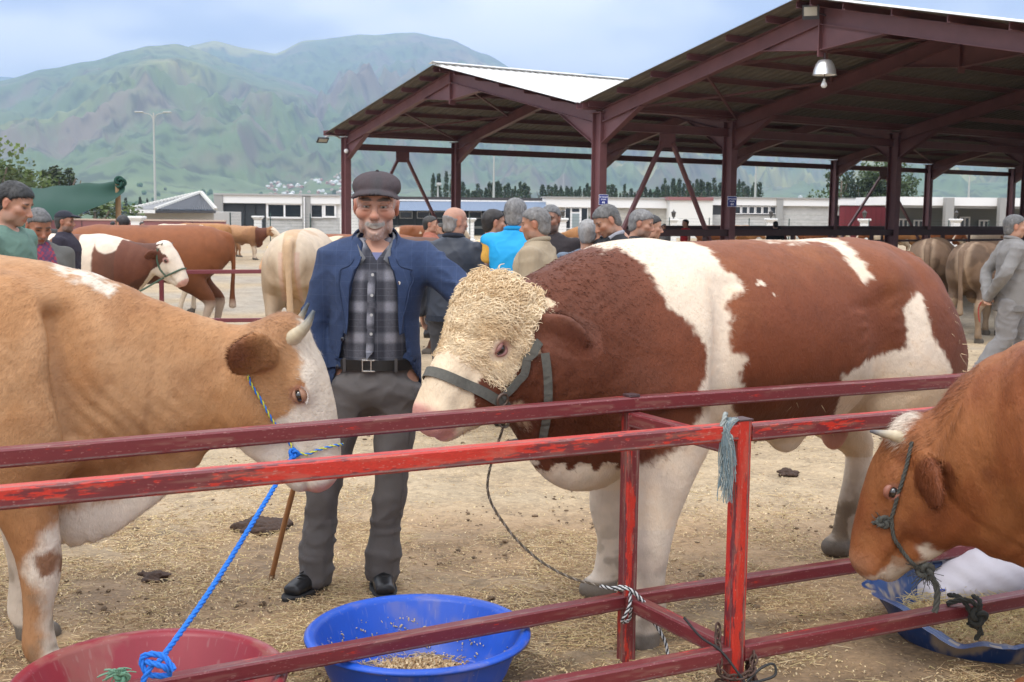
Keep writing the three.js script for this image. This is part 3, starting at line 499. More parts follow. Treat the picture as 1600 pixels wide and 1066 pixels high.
  part('arm', tube([[0.02, 0.04, 0], [0.2, 0.14, -0.02], [0.46, 0.16, -0.1], [l1.x - f2p.x, 0.1, l1.z - f2p.z]], 0.025), mat([0.5, 0.5, 0.48], 0.5), f2);
  const cp = PX.at(541, 236, -l1.z - 0.25), cam = thing('dome_camera', 'small white round camera on the left corner post of the shed', 'camera', cp);
  part('dome', new THREE.SphereGeometry(0.075, 20, 14), mat([0.75, 0.75, 0.75], 0.25), cam); part('mount', new THREE.CylinderGeometry(0.035, 0.05, 0.2, 12).rotateX(Math.PI / 2).translate(0.02, 0.02, -0.1), mat([0.7, 0.7, 0.7], 0.5), cam);
  // number plates on two of the middle posts
  const signTex = (() => {
    const c = document.createElement('canvas'); c.width = 256; c.height = 256; const x = c.getContext('2d'); x.fillStyle = '#c9cede'; x.fillRect(0, 0, 256, 256); x.fillStyle = '#1c2b78'; x.fillRect(8, 8, 240, 240);
    x.fillStyle = '#eef0f6'; x.textAlign = 'center'; x.font = 'bold 42px sans-serif'; x.fillText('BATTALGAZ\u0130', 128, 78, 228); x.font = 'bold 42px sans-serif'; x.fillText('PAZARI', 128, 138, 160); x.font = 'bold 76px sans-serif'; x.fillText('44', 128, 222);
    const t = new THREE.CanvasTexture(c); t.colorSpace = THREE.SRGBColorSpace; return t;
  })();
  [[0, 'blue number plate reading 44 on the middle front shed post', 943, 312], [1, 'dark blue number plate on the shaded second shed post', 1144, 315]].forEach(([n, lab, px, py]) => {
    const c = shedWorld(S, 0, SH.z(n)), d = -c.z - 0.21, p = PX.at(px, py, d), s = thing('number_plate', lab, 'sign', p, 0.02);
    const w = 14.5 / FPX * -c.z, h = 16 / FPX * -c.z; part('plate', box(w, h, 0.006), mat([0.75, 0.77, 0.8], 0.5), s);
    const fg = new THREE.PlaneGeometry(w * 0.985, h * 0.985); fg.translate(0, 0, 0.0055); part('print', fg, mat([1, 1, 1], 0.4, { map: signTex }), s);
    part('strap', box(0.1, 0.02, 0.12, -0.03, 0, -0.065), steelDark, s);
  });
}

// ---------------------------------------------------------------- the welded double pen fence in front
const chipped = (seed, amount) => dataTex(1024, 128, (u, v) => {   // dark red paint worn through to the old bright red along the middle of each face
  const f = (v * 4) % 1, mid = Math.exp(-(((f - 0.5) / 0.3) ** 2));
  const n = 0.55 * tfbm(u, v, 8, 5, seed) + 0.45 * tfbm(u * 1, v * 1, 48, 4, seed + 9), st = tnoise(u, v, 256, seed + 2);
  const lo = tnoise(u, v, 5, seed + 31), red = sstep(0.70 - amount * 0.2, 0.76 - amount * 0.2, n * 0.8 + lo * 0.22 + 0.06 * mid - 0.02) * sstep(0.02, 0.25, mid + 0.1 * n);
  const edge = Math.max(sstep(0.08, 0.0, f), sstep(0.93, 1.0, f)) * sstep(0.35, 0.55, n + 0.25 * st);
  let c = [0.14, 0.018, 0.022].map((q) => q * (0.8 + 0.45 * n)); c = c.map((q, i) => lerp(q, [0.44, 0.024, 0.013][i] * (0.85 + 0.3 * st), red)); c = c.map((q, i) => lerp(q, [0.16, 0.13, 0.12][i], edge * 0.8));
  const dust = sstep(0.55, 0.75, tfbm(u, v, 14, 4, seed + 55)) * 0.22; c = c.map((q, i) => lerp(q, [0.32, 0.2, 0.14][i], dust));
  const scr = sstep(0.79, 0.83, tfbm(u, v, 120, 2, seed + 70)) * 0.4; return c.map((q, i) => lerp(q, [0.45, 0.3, 0.25][i], scr));
});
{
  const paint = [chipped(3, 1.22), chipped(14, 0.05), chipped(29, 0.6)].map((t) => { t.repeat.set(1 / 1.3, 1 / 0.2); return mat([1, 1, 1], 0.42, { map: t }); });
  const T = 0.05, yT = 0.915, yL = 0.225;
  const F = { l: [-2.05, -2.66], p: [0.409, -4.072], r: [3.9, -5.77] }, N = { l: [-1.95, -2.238], p: [0.690, -3.578], r: [3.6, -5.02] };
  // the lines above are plan positions (x, z) of rail ends and posts in metres
  const fence = thing('pen_fence', 'double steel pen fence of chipped red square tube in front of the animals', 'fence', [N.p[0], 0, N.p[1]]);
  const ox = N.p[0], oz = N.p[1], L = (q, y) => [q[0] - ox, y, q[1] - oz];
  const prof = rectP(T, T, 0.005);
  const rail = (a, b, y, m) => part('rail', sweep(prof, L(a, y), L(b, y)), m, fence);
  const mid = (a, b, t) => [lerp(a[0], b[0], t), lerp(a[1], b[1], t)], off = (p, q) => { const d = Math.hypot(q[0] - p[0], q[1] - p[1]); return mid(p, q, (T / 2 + 0.001) / d); };
  rail(F.l, F.p, yT, paint[1]); rail(F.p, F.r, yT, paint[1]); rail(F.l, off(F.p, F.l), yL, paint[1]); rail(off(F.p, F.r), F.r, yL, paint[1]);
  rail(N.l, off(N.p, N.l), yT, paint[0]); rail(off(N.p, N.r), N.r, yT - 0.005, paint[2]); rail(N.l, off(N.p, N.l), yL, paint[1]); rail(off(N.p, N.r), N.r, yL, paint[1]);
  const post = (p, top, m) => { const q = part('post', sweep(prof, L(p, -0.12), L(p, top), V3(0.47, 0, 0.88)), m, fence); return q; };
  post(F.p, yT - T / 2 - 0.002, paint[2]); const np = post(N.p, 0.948, paint[0]);
  part('post_cap', box(T + 0.004, 0.006, T + 0.004, 0, 0.951, 0).rotateY(0.49), steelDark, np);
  part('post_stub', sweep(rectP(T - 0.004, T - 0.004), L(F.p, yT + T / 2 + 0.001), L(F.p, yT + T / 2 + 0.008), V3(0.47, 0, 0.88)), steelDark, fence);
  for (const [A, B] of [[F.l, N.l], [F.r, N.r]]) { post(A, yT - T / 2 - 0.002, paint[1]); post(B, yT - T / 2 - 0.002, paint[1]); }
  const cross = (y) => part('crossbar', sweep(prof, L(off(F.p, N.p), y), L(off(N.p, F.p), y)), paint[1], fence); cross(yT - 0.052); cross(yL - 0.0);
}

// ---------------------------------------------------------------- buildings, walls, poles and trees at the back of the market
const plaster = mat([0.52, 0.5, 0.46], 0.9), whiteP = mat([0.74, 0.74, 0.72], 0.75), darkGap = mat([0.012, 0.013, 0.015], 0.5), conc = mat([0.30, 0.30, 0.29], 0.9), glassD = mat([0.02, 0.025, 0.03], 0.08), frameW = mat([0.78, 0.78, 0.78], 0.5);
const blockTex = dataTex(512, 512, (u, v) => { const r = Math.floor(v * 10), x = u * 5 + (r % 2) * 0.5, fy = (v * 10) % 1, fx = x % 1, j = Math.max(sstep(0.93, 1, fy), sstep(0.965, 1, fx)), n = hash3(Math.floor(x) % 5, r, 3), g = tfbm(u, v, 40, 3, 2); const k = (0.86 + 0.2 * n) * (0.85 + 0.3 * g) * (1 - 0.25 * j); return [k, k, k * 0.985]; });
const blockM = (c) => { const t = blockTex.clone(); t.needsUpdate = true; t.repeat.set(0.5, 0.5); return mat(c, 0.95, { map: t }); };
const blockW = blockM([0.50, 0.50, 0.49]);
const maroonW = mat([0.24, 0.10, 0.10], 0.85), redPanel = mat([0.17, 0.018, 0.025], 0.6);
// box that fills a rectangle of the frame at a depth, as a piece of a facade: its own real size, set at its real place
function facade(px0, py0, px1, py1, d, thick, o, fwd = 0) {
  const c = PX.at((px0 + px1) / 2, (py0 + py1) / 2, d - fwd), w = (px1 - px0) / FPX * (d - fwd), h = (py1 - py0) / FPX * (d - fwd);
  return plainBoxUV(w, h, thick, c.x - o.x, c.y - o.y, c.z - o.z - thick / 2);
}
function plainBoxUV(w, h, d, x, y, z) { const g = new THREE.BoxGeometry(w, h, d), u = g.attributes.uv, n = g.attributes.normal; for (let i = 0; i < u.count; i++) { const a = Math.abs(n.getX(i)) > 0.5 ? d : w, b = Math.abs(n.getY(i)) > 0.5 ? d : h; u.setXY(i, u.getX(i) * a, u.getY(i) * b); } g.translate(x, y, z); return g; }
const baseY = (d) => gh(0, -d);
{
  // the long low building, in its separate stretches
  const D = 100, bld = (name, label, px0, px1, d = D) => { const c = PX.at((px0 + px1) / 2, 340, d); return thing(name, label, 'building', [c.x, baseY(d), c.z]); };
  const win = (o, px0, py0, px1, py1, d, panes = 1, fw = 0.08) => {
    const w = part('window', facade(px0, py0, px1, py1, d, 0.1, o.position, 0.12), glassD, o), c = PX.at((px0 + px1) / 2, (py0 + py1) / 2, d - 0.12), W = (px1 - px0) / FPX * d, H = (py1 - py0) / FPX * d, bars = [];
    const X = c.x - o.position.x, Y = c.y - o.position.y, Z = c.z - o.position.z + 0.03;
    bars.push(plainBox(W + fw, fw, 0.08, X, Y + H / 2, Z), plainBox(W + fw, fw, 0.08, X, Y - H / 2, Z)); for (let i = 0; i <= panes; i++) bars.push(plainBox(fw, H - fw, 0.08, X - W / 2 + W * i / panes, Y, Z));
    part('frame', bars, frameW, w); return w;
  };
  { const b = bld('market_building', 'long low white block building with a dark gateway and wide windows behind the far cattle', 335, 530), o = b.position;
    part('wall', facade(415, 341, 531, 372, D, 6, o), blockW, b); part('wall', facade(415, 318, 531, 341, D, 6, o), whiteP, b);
    part('fascia', facade(348, 305.5, 531, 318, D, 6.2, o, 0.35), mat([0.72, 0.72, 0.71], 0.7), b); part('roof', facade(334, 303, 531, 305.5, D, 7, o, 0.5), mat([0.35, 0.35, 0.35], 0.8), b);
    part('pier', facade(334, 304, 348, 372, D, 1, o, 0.45), conc, b); part('pier', facade(472, 306, 485, 372, D, 0.6, o, 0.4), conc, b);
    part('gateway', facade(348, 318, 415, 372, D, 0.3, o, 0.05), mat([0.018, 0.022, 0.027], 0.6), b); for (const x of [381, 398]) part('gate_post', facade(x, 319, x + 1.2, 372, D, 0.1, o, 0.15), darkGap, b);
    win(b, 418, 319, 471, 340, D, 2, 0.14); win(b, 486, 320, 504, 340, D, 1, 0.1); win(b, 507, 320, 524, 339, D, 1, 0.16);
    part('downpipe', facade(474.5, 308, 476, 372, D, 0.08, o, 0.6), frameW, b); part('downpipe', facade(551, 307, 553, 328, D, 0.1, o, 0.6), darkGap, b); part('wall', facade(531, 306, 560, 372, D, 6, o, 0.02), whiteP, b); }
  { const b = bld('canopy_building', 'dark glazed hall under a blue grey metal canopy behind the crowd', 560, 850), o = b.position;
    part('wall', facade(560, 327, 850, 372, D + 3, 5, o), mat([0.022, 0.026, 0.028], 0.4), b);
    part('roof_slab', facade(556, 308, 846, 312.5, D, 7, o, 0.2), mat([0.05, 0.045, 0.045], 0.8), b); part('fascia', facade(556, 312.5, 846, 314.6, D, 6, o, 0.3), frameW, b); part('back_wall', facade(560, 312, 848, 328, D + 2, 4, o), mat([0.2, 0.2, 0.2], 0.8), b);
    const a = PX.at(556, 315, D - 0.4), c = PX.at(852, 316, D - 0.4), e = 14 / FPX * D, P = [], I = [], n = 150; for (let i = 0; i <= n; i++) for (const [dx, k] of [[0, 0], [0.3, 0.05]]) { const t = (i + dx) / n, x = lerp(a.x, c.x, t) - o.x, y = lerp(a.y, c.y, t) - o.y + k, q = P.length / 3; P.push(x, y, a.z - o.z, x, y - e, a.z - o.z + 1.6); if (q) I.push(q - 2, q - 1, q, q - 1, q + 1, q); }
    const g = new THREE.BufferGeometry(); g.setAttribute('position', new THREE.Float32BufferAttribute(P, 3)); g.setIndex(I); const f = g.toNonIndexed(); f.computeVertexNormals(); part('canopy', f, mat([0.19, 0.24, 0.32], 0.5), b);
    for (let i = 0; i < 11; i++) { const x = 566 + i * 27; part('mullion', facade(x, 329, x + 2, 372, D + 3, 0.1, o, 0.15), mat([0.06, 0.065, 0.07], 0.5), b); win(b, x + 5, 331, x + 24, 341, D + 2.9, 1, 0.05); } part('rail', facade(560, 353, 850, 357, D + 3, 0.1, o, 0.2), mat([0.45, 0.45, 0.43], 0.7), b); }
  { const b = bld('market_building', 'white fronted block building with a tall white glazed door behind the middle shed post', 848, 1046), o = b.position;
    part('wall', facade(848, 324, 1046, 374, D, 6, o), blockM([0.47, 0.45, 0.41]), b); part('fascia', facade(848, 310, 1046, 324.5, D, 6.2, o, 0.35), mat([0.74, 0.74, 0.73], 0.7), b); part('roof', facade(847, 308, 1046, 310, D, 7, o, 0.5), conc, b);
    win(b, 883, 325, 892, 357, D, 1, 0.05); win(b, 908, 325, 918, 357, D, 1, 0.05);
    const d = part('door', facade(891, 325, 908, 358, D, 0.12, o, 0.15), frameW, b); part('pane', facade(894, 334, 905, 356, D, 0.05, o, 0.2), mat([0.25, 0.3, 0.31], 0.1), d); part('pane', facade(894, 326, 905, 331, D, 0.05, o, 0.2), glassD, d); }
  { const b = bld('market_building', 'white building with a dull red roof edge right of the middle shed post', 1046, 1115), o = b.position;
    part('wall', facade(1046, 313, 1113, 376, D - 2, 7, o), mat([0.68, 0.68, 0.65], 0.85), b); part('roof_edge', facade(1044, 308, 1115, 313, D - 2, 7.3, o, 0.15), mat([0.26, 0.12, 0.12], 0.8), b); }
  { const b = bld('market_building', 'grey block building with a dark window band behind the second shed post', 1115, 1312), o = b.position;
    part('wall', facade(1113, 336, 1312, 378, D, 6, o), blockW, b); part('wall', facade(1113, 320, 1216, 336, D, 6, o, 0.01), mat([0.03, 0.032, 0.036], 0.5), b); part('wall', facade(1223, 322, 1312, 336, D, 6, o, 0.01), blockW, b);
    part('fascia', facade(1113, 310.5, 1312, 321.5, D, 6.2, o, 0.35), mat([0.74, 0.74, 0.73], 0.7), b); part('pier', facade(1213, 311, 1223, 376, D, 0.6, o, 0.45), conc, b); part('roof', facade(1113, 308.5, 1312, 310.5, D, 7, o, 0.5), conc, b);
    for (let i = 0; i < 6; i++) win(b, 1148 + i * 11, 323, 1157 + i * 11, 334, D, 1, 0.06); }
  { const b = bld('market_building', 'building with a dark red panelled front under a white fascia', 1308, 1388), o = b.position;
    part('wall', facade(1308, 321, 1388, 380, D, 6, o), mat([0.4, 0.4, 0.38], 0.9), b); const pn = part('red_panel', facade(1312, 322, 1384, 378, D, 0.2, o, 0.3), redPanel, b); for (let i = 1; i < 9; i++) part('seam', facade(1312 + i * 8, 322, 1312.5 + i * 8, 378, D, 0.03, o, 0.53), mat([0.1, 0.012, 0.016], 0.6), pn);
    part('fascia', facade(1308, 311, 1388, 321, D, 6.2, o, 0.45), mat([0.74, 0.74, 0.73], 0.7), b); part('roof', facade(1308, 309.5, 1388, 311, D, 7, o, 0.5), conc, b); }
  { const d = 90, b = bld('open_portico', 'open concrete portico with grey columns under a long white fascia', 1388, 1680, d), o = b.position;
    part('fascia', facade(1386, 309, 1700, 322, d, 8, o), mat([0.74, 0.74, 0.73], 0.7), b); part('back_wall', facade(1386, 322, 1700, 384, d + 8, 0.3, o), mat([0.20, 0.21, 0.2], 0.9), b); part('lintel', facade(1386, 322, 1700, 326, d, 0.3, o, -0.2), conc, b);
    for (const [x, w] of [[1391, 8], [1477, 13], [1562, 9], [1650, 9]]) part('column', facade(x, 309.5, x + w, 386, d, 0.6, o, 0.65), conc, b);
    for (const [x, y0] of [[1404, 343], [1428, 345], [1500, 340], [1530, 345], [1585, 345]]) win(b, x, y0, x + 14, 372, d + 7.8, 2, 0.12); part('floor', facade(1386, 383, 1700, 386, d, 9, o), conc, b); }
  // hip-roofed house on the left
  { const d = 72, c = PX.at(270, 340, d), h = thing('tiled_house', 'small cream house with a grey tiled hip roof behind the maroon wall', 'house', [c.x, baseY(d), c.z]), o = c.clone().setY(baseY(d));
    part('wall', facade(214, 331, 334, 366, d, 7.2, o), plaster, h);
    const L = (px, py, dd) => PX.at(px, py, dd).sub(o), A = L(204, 328, d - 0.7), B = L(243, 328.5, d - 1.2), C = L(337, 329, d - 0.7), T = L(314, 302.5, d + 3.5), Bk = L(337, 326, d + 8.5), Al = L(206, 325, d + 8.5);
    const slope = (p, q, t, n, m, name) => { const P = [], I = []; for (let i = 0; i <= n; i++) for (const [dx, k] of [[0, 0], [0.35, 0.07], [0.6, 0.07]]) { const s = Math.min(1, (i + dx) / n), e = p.clone().lerp(q, s), r = P.length / 3; P.push(e.x, e.y + k, e.z, t.x + (q.x - p.x) * (s - 0.5) * 0.02, t.y + k * 0.4, t.z); if (r) I.push(r - 2, r - 1, r, r - 1, r + 1, r); } const g = new THREE.BufferGeometry(); g.setAttribute('position', new THREE.Float32BufferAttribute(P, 3)); g.setIndex(I); const f = g.toNonIndexed(); f.computeVertexNormals(); return part(name, f, m, h); };
    const tileD = mat([0.10, 0.105, 0.115], 0.7), tileL = mat([0.30, 0.30, 0.30], 0.8);
    slope(B, C, T, 26, tileD, 'front_roof'); slope(A, B, T, 16, tileL, 'side_roof'); slope(C, Bk, T, 16, tileL, 'side_roof'); slope(Bk, Al, T, 26, tileD, 'back_roof'); slope(Al, A, T, 16, tileL, 'side_roof');
    const hip = mat([0.5, 0.49, 0.45], 0.85), caps = (p, q, n) => { for (let i = 0; i < n; i++) part('ridge_tile', sweep([[-0.13, -0.02], [-0.08, 0.09], [0.08, 0.09], [0.13, -0.02]], p.clone().lerp(q, i / n).add(V3(0, 0.06, 0)), p.clone().lerp(q, (i + 0.8) / n).add(V3(0, 0.1, 0))), hip, h); };
    caps(B, T, 18); caps(A, T, 20); caps(C, T, 16); part('eave', [sweep(rectP(0.12, 0.16), B.clone().add(V3(0, -0.08, 0.02)), C.clone().add(V3(0, -0.08, 0.02)))], mat([0.05, 0.05, 0.055], 0.7), h); part('eave', [sweep(rectP(0.12, 0.2), A.clone().add(V3(0, -0.08, 0.02)), B.clone().add(V3(0, -0.08, 0.02)))], whiteP, h); }
  // maroon boundary wall with its pale coping
  { const d = 62, c = PX.at(200, 350, d), w = thing('boundary_wall', 'long dull maroon boundary wall with pale coping behind the cattle', 'wall', [c.x, baseY(d), c.z]), o = c.clone().setY(baseY(d));
    part('wall_face', facade(-60, 344, 351, 372, d, 0.25, o), maroonW, w); part('coping', facade(-60, 342, 351, 344.3, d, 0.34, o, 0.05), mat([0.5, 0.38, 0.3], 0.9), w); for (const x of [70, 127, 300, 331]) part('groove', facade(x, 345, x + 1, 371, d, 0.03, o, 0.03), mat([0.08, 0.05, 0.05], 0.9), w);
    part('pier', facade(58, 337, 73, 372, d, 0.6, o, 0.2), maroonW, w); part('pier_cap', facade(56, 335, 75, 337.4, d, 0.8, o, 0.3), mat([0.5, 0.38, 0.3], 0.9), w); }
  // white gate pillars, the right-hand ones with a lantern on top
  const pil = (px, top, d, w, lamp, label) => {
    const c = PX.at(px, 360, d), g = baseY(d), yt = PX.at(px, top, d).y, W = w / FPX * d, o = thing('white_pillar', label, 'pillar', [c.x, g, c.z], 0, 'white pillars along the back fence');
    part('shaft', box(W * 0.62, yt - g - 0.2, W * 0.62, 0, (yt - g - 0.2) / 2, 0, 0.02), whiteP, o); part('capital', [box(W * 0.8, 0.1, W * 0.8, 0, yt - g - 0.16, 0, 0.03), box(W, 0.12, W, 0, yt - g - 0.06, 0, 0.03)], whiteP, o); part('base', box(W * 0.85, 0.2, W * 0.85, 0, 0.1, 0, 0.03), whiteP, o);
    if (lamp) { const l = part('lantern', new THREE.LatheGeometry([[0.001, 0.62], [0.03, 0.55], [0.05, 0.5], [0.17, 0.42], [0.15, 0.38], [0.11, 0.14], [0.05, 0.1], [0.04, 0.03], [0.1, 0], [0.001, 0]].map((p) => new THREE.Vector2(p[0], p[1] + yt - g)), 8), mat([0.05, 0.045, 0.04], 0.5), o); }
  };
  pil(214, 338, 60, 24, 0, 'white pillar where the maroon wall meets the tiled house'); pil(403, 337.5, 78, 17, 0, 'white pillar in front of the dark gateway'); pil(735, 341, 78, 18, 0, 'white pillar just right of the bald man'); pil(879, 341, 78, 18, 1, 'white pillar with lantern in front of the tall glazed door');
  pil(1052, 342, 78, 15, 1, 'white pillar with lantern before the building with the dull red roof edge'); pil(1204, 341.5, 78, 18, 1, 'white pillar with lantern before the grey pier of the block building'); pil(1350, 342, 78, 17, 1, 'white pillar with lantern before the dark red panels'); pil(1493, 342, 78, 17, 1, 'white pillar with lantern before the open portico');
  // thin mesh fence on posts
  { const d = 76, a = PX.at(360, 350, d), c = PX.at(1660, 360, d), f = thing('mesh_fence', 'thin dark green wire fence on slim posts before the low buildings', 'fence', [0, baseY(d), -d]), green = mat([0.02, 0.055, 0.045], 0.6), H = 1.75;
    for (let x = a.x; x < c.x; x += 2.5) part('fence_post', box(0.06, H, 0.06, x, H / 2, 0, 0.01), green, f); const wires = []; for (let k = 0; k < 9; k++) wires.push(plainBox(c.x - a.x, 0.008, 0.008, (a.x + c.x) / 2, 0.15 + k * 0.19, 0.045)); const w = part('wires', wires, green, f); w.userData.kind = 'stuff'; }
  // lamp masts
  const mast = (px, top, d, label, heads) => { const c = PX.at(px, 340, d), g = baseY(d), yt = PX.at(px, top, d).y - g, o = thing('lamp_mast', label, 'lamp post', [c.x, g, c.z]); const m = mat([0.42, 0.42, 0.4], 0.6); part('mast', new THREE.CylinderGeometry(0.06 * d / 100, 0.13 * d / 100, yt, 10).translate(0, yt / 2, 0), m, o);
    if (heads) for (const s of [-1, 1]) { const a = part('arm', tube([[0, yt - 1.2, 0], [s * 0.25, yt - 0.3, 0], [s * 1.3, yt, 0.1]], 0.05), m, o); part('lamp_head', new RoundedBoxGeometry(0.9, 0.16, 0.4, 2, 0.07).translate(s * 1.5, yt + 0.03, 0.1), m, a); } else part('lamp_head', new RoundedBoxGeometry(0.5, 0.3, 0.4, 2, 0.08).translate(0.1, yt, 0.1), m, o); };
  mast(243, 176, 130, 'tall double armed lamp mast against the mountain left of the shed', true); mast(771, 236, 150, 'thin tall mast seen through the left shed bay', false); mast(1179, 255, 150, 'thin tall mast seen right of the second shed post', false); mast(1512, 268, 150, 'thin tall mast above the open portico', false); mast(684, 288, 120, 'short pale lamp post in front of the poplars', false);
}
// trees: tapered trunk, limbs and a crown of leaf clumps
const leafGeo = (clumps, size, R, shape) => { const P = [], C = [], I = []; for (let i = 0; i < clumps; i++) { const [p, k] = shape(R, i), tone = 0.6 + 0.7 * R(); for (let q = 0; q < 3; q++) { const s = size * (0.6 + 0.8 * R()), a = V3(R() - 0.5, R() - 0.5, R() - 0.5).normalize(), b = V3(R() - 0.5, R() - 0.5, R() - 0.5).cross(a).normalize(), o = p.clone().add(V3(R() - 0.5, R() - 0.5, R() - 0.5).multiplyScalar(size * 1.6)), n = P.length / 3; for (const [u, v] of [[-0.5, 0], [0, -0.35], [0.5, 0], [0, 0.35]]) { P.push(o.x + (a.x * u + b.x * v) * s, o.y + (a.y * u + b.y * v) * s, o.z + (a.z * u + b.z * v) * s); C.push(tone * k, tone * k, tone * k * 0.9); } I.push(n, n + 1, n + 2, n, n + 2, n + 3); } } const g = new THREE.BufferGeometry(); g.setAttribute('position', new THREE.Float32BufferAttribute(P, 3)); g.setAttribute('color', new THREE.Float32BufferAttribute(C, 3)); g.setIndex(I); g.computeVertexNormals(); return g; };
{
  const bark = mat([0.16, 0.13, 0.10], 0.95), leaf = (c) => new THREE.MeshPhysicalMaterial({ color: lin(...c), roughness: 0.9, side: THREE.DoubleSide, vertexColors: true, transmission: 0.3, thickness: 0 });
  const greens = [leaf([0.055, 0.085, 0.028]), leaf([0.045, 0.075, 0.03]), leaf([0.09, 0.13, 0.035]), leaf([0.03, 0.05, 0.03])];
  const trunkG = (h, r) => mergeGeometries([new THREE.CylinderGeometry(r * 0.3, r, h * 0.85, 7).translate(0, h * 0.425, 0).toNonIndexed(), ...[0.3, 0.42, 0.55, 0.66].map((t, i) => tube([[0, h * t, 0], [Math.cos(i * 2.2) * h * 0.09, h * (t + 0.08), Math.sin(i * 2.2) * h * 0.09], [Math.cos(i * 2.2) * h * 0.13, h * (t + 0.2), Math.sin(i * 2.2) * h * 0.13]], r * 0.25, { seg: 3, n: 5 }).toNonIndexed())]);
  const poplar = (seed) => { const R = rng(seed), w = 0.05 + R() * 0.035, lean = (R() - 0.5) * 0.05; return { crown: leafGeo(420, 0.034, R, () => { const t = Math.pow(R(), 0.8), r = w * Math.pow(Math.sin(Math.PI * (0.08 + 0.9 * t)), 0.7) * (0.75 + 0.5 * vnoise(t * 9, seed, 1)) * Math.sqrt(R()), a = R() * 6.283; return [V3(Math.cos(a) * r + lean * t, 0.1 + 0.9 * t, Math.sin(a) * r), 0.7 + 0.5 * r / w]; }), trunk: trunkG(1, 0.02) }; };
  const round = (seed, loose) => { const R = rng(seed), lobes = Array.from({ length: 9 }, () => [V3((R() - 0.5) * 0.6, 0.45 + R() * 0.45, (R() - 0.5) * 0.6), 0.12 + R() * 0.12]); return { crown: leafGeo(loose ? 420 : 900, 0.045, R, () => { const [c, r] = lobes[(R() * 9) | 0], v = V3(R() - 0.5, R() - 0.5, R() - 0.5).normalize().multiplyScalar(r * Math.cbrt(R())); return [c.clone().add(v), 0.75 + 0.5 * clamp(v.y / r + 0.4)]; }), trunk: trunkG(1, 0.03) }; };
  const kinds = [poplar(1), poplar(2), poplar(3), poplar(4), round(5, false), round(6, true), round(7, false)];
  const plant = (name, label, cat, k, px, top, d, m, wide = 1, group, turn = 0) => { const c = PX.at(px, 340, d), g = baseY(d) - 1.0, h = PX.at(px, top, d).y - g, o = thing(name, label, cat, [c.x, g, c.z], turn, group); o.scale.set(h * wide, h, h * wide); part('crown', kinds[k].crown, greens[m], o); part('trunk', kinds[k].trunk, bark, o); };
  const ORD = 'first second third fourth fifth sixth seventh eighth ninth tenth eleventh twelfth thirteenth fourteenth fifteenth sixteenth seventeenth eighteenth nineteenth'.split(' '), TENS = ['twenty', 'thirty', 'forty', 'fifty', 'sixty'], ordinal = (n) => (n < 20 ? ORD[n - 1] : n % 10 ? TENS[(n / 10 | 0) - 2] + '-' + ORD[n % 10 - 1] : TENS[(n / 10 | 0) - 2].replace(/y$/, 'ieth'));
  const R = rng(31), row = (x0, x1, ytop, step, name, label, group, m, d0) => { let nth = 0; for (let x = x0; x < x1; x += step * (0.6 + 0.8 * R())) plant(name, `${ordinal(++nth)} from the left of ${label}`, 'tree', (R() * 4) | 0, x, typeof ytop === 'function' ? ytop(x, R) : ytop + (R() - 0.5) * 16, d0 + R() * 40, m, 0.6 + R() * 0.55, group, R() * 6); };
  row(676, 712, (x, r) => 266 + r() * 8, 10, 'poplar_tree', 'the tall poplar clump behind the second left shed post', 'poplars in the tall clump behind the canopy building', 1, 180);
  row(718, 826, (x, r) => 280 + r() * 20 - (x > 755 && x < 775 ? 4 : 0), 5, 'poplar_tree', 'the dark poplars above the blue grey canopy', 'poplars above the blue grey canopy', 1, 200);
  row(846, 938, (x, r) => 288 + r() * 14 - (x > 905 ? 6 : 0), 5, 'poplar_tree', 'the dark poplars just left of the middle shed post', 'poplars left of the middle shed post', 1, 210);
  row(945, 1190, (x, r) => 282 + r() * 16 + (x < 1030 ? 7 : -4), 5.5, 'poplar_tree', 'the dark poplars right of the middle shed post', 'poplars right of the middle shed post', 1, 200);
  row(150, 262, (x, r) => 305 + r() * 14, 9, 'conifer_tree', 'the dark narrow trees behind the hip roofed house', 'dark narrow trees behind the tiled house', 3, 150);
  plant('poplar_tree', 'narrow light green poplar, leftmost of those above the green awning', 'tree', 0, 50, 268, 90, 0, 1.5); plant('poplar_tree', 'narrow poplar above the green awning, second from the left', 'tree', 1, 71, 268, 92, 0, 1.1); plant('poplar_tree', 'broad tall poplar above the green awning, tallest of them', 'tree', 2, 93, 262, 90, 0, 2.0); plant('poplar_tree', 'narrow poplar above the green awning, rightmost of them', 'tree', 3, 111, 265, 92, 0, 1.3);
  plant('willow_tree', 'yellow green loose tree at the edge of the frame above the green awning', 'tree', 6, -8, 236, 60, 2, 1.1); plant('willow_tree', 'pale green low tree behind the man with grey hair and green shirt', 'tree', 4, 22, 268, 64, 2, 1.3); plant('bush', 'round light green bush under the right end of the green awning', 'bush', 4, 148, 316, 66, 2, 2.2);
  plant('leafy_tree', 'loose green tree with pale trunk behind the dark red panels', 'tree', 5, 1313, 264, 120, 0, 1.0, null, 1); plant('leafy_tree', 'tall loose green tree just left of the third shed post', 'tree', 6, 1372, 258, 122, 0, 1.0, null, 2); plant('leafy_tree', 'thin pale leafless looking tree between the two loose green trees', 'tree', 5, 1340, 276, 121, 3, 0.5, null, 3); plant('leafy_tree', 'loose green tree showing right of the third shed post', 'tree', 4, 1404, 278, 125, 0, 0.9, null, 4);
}
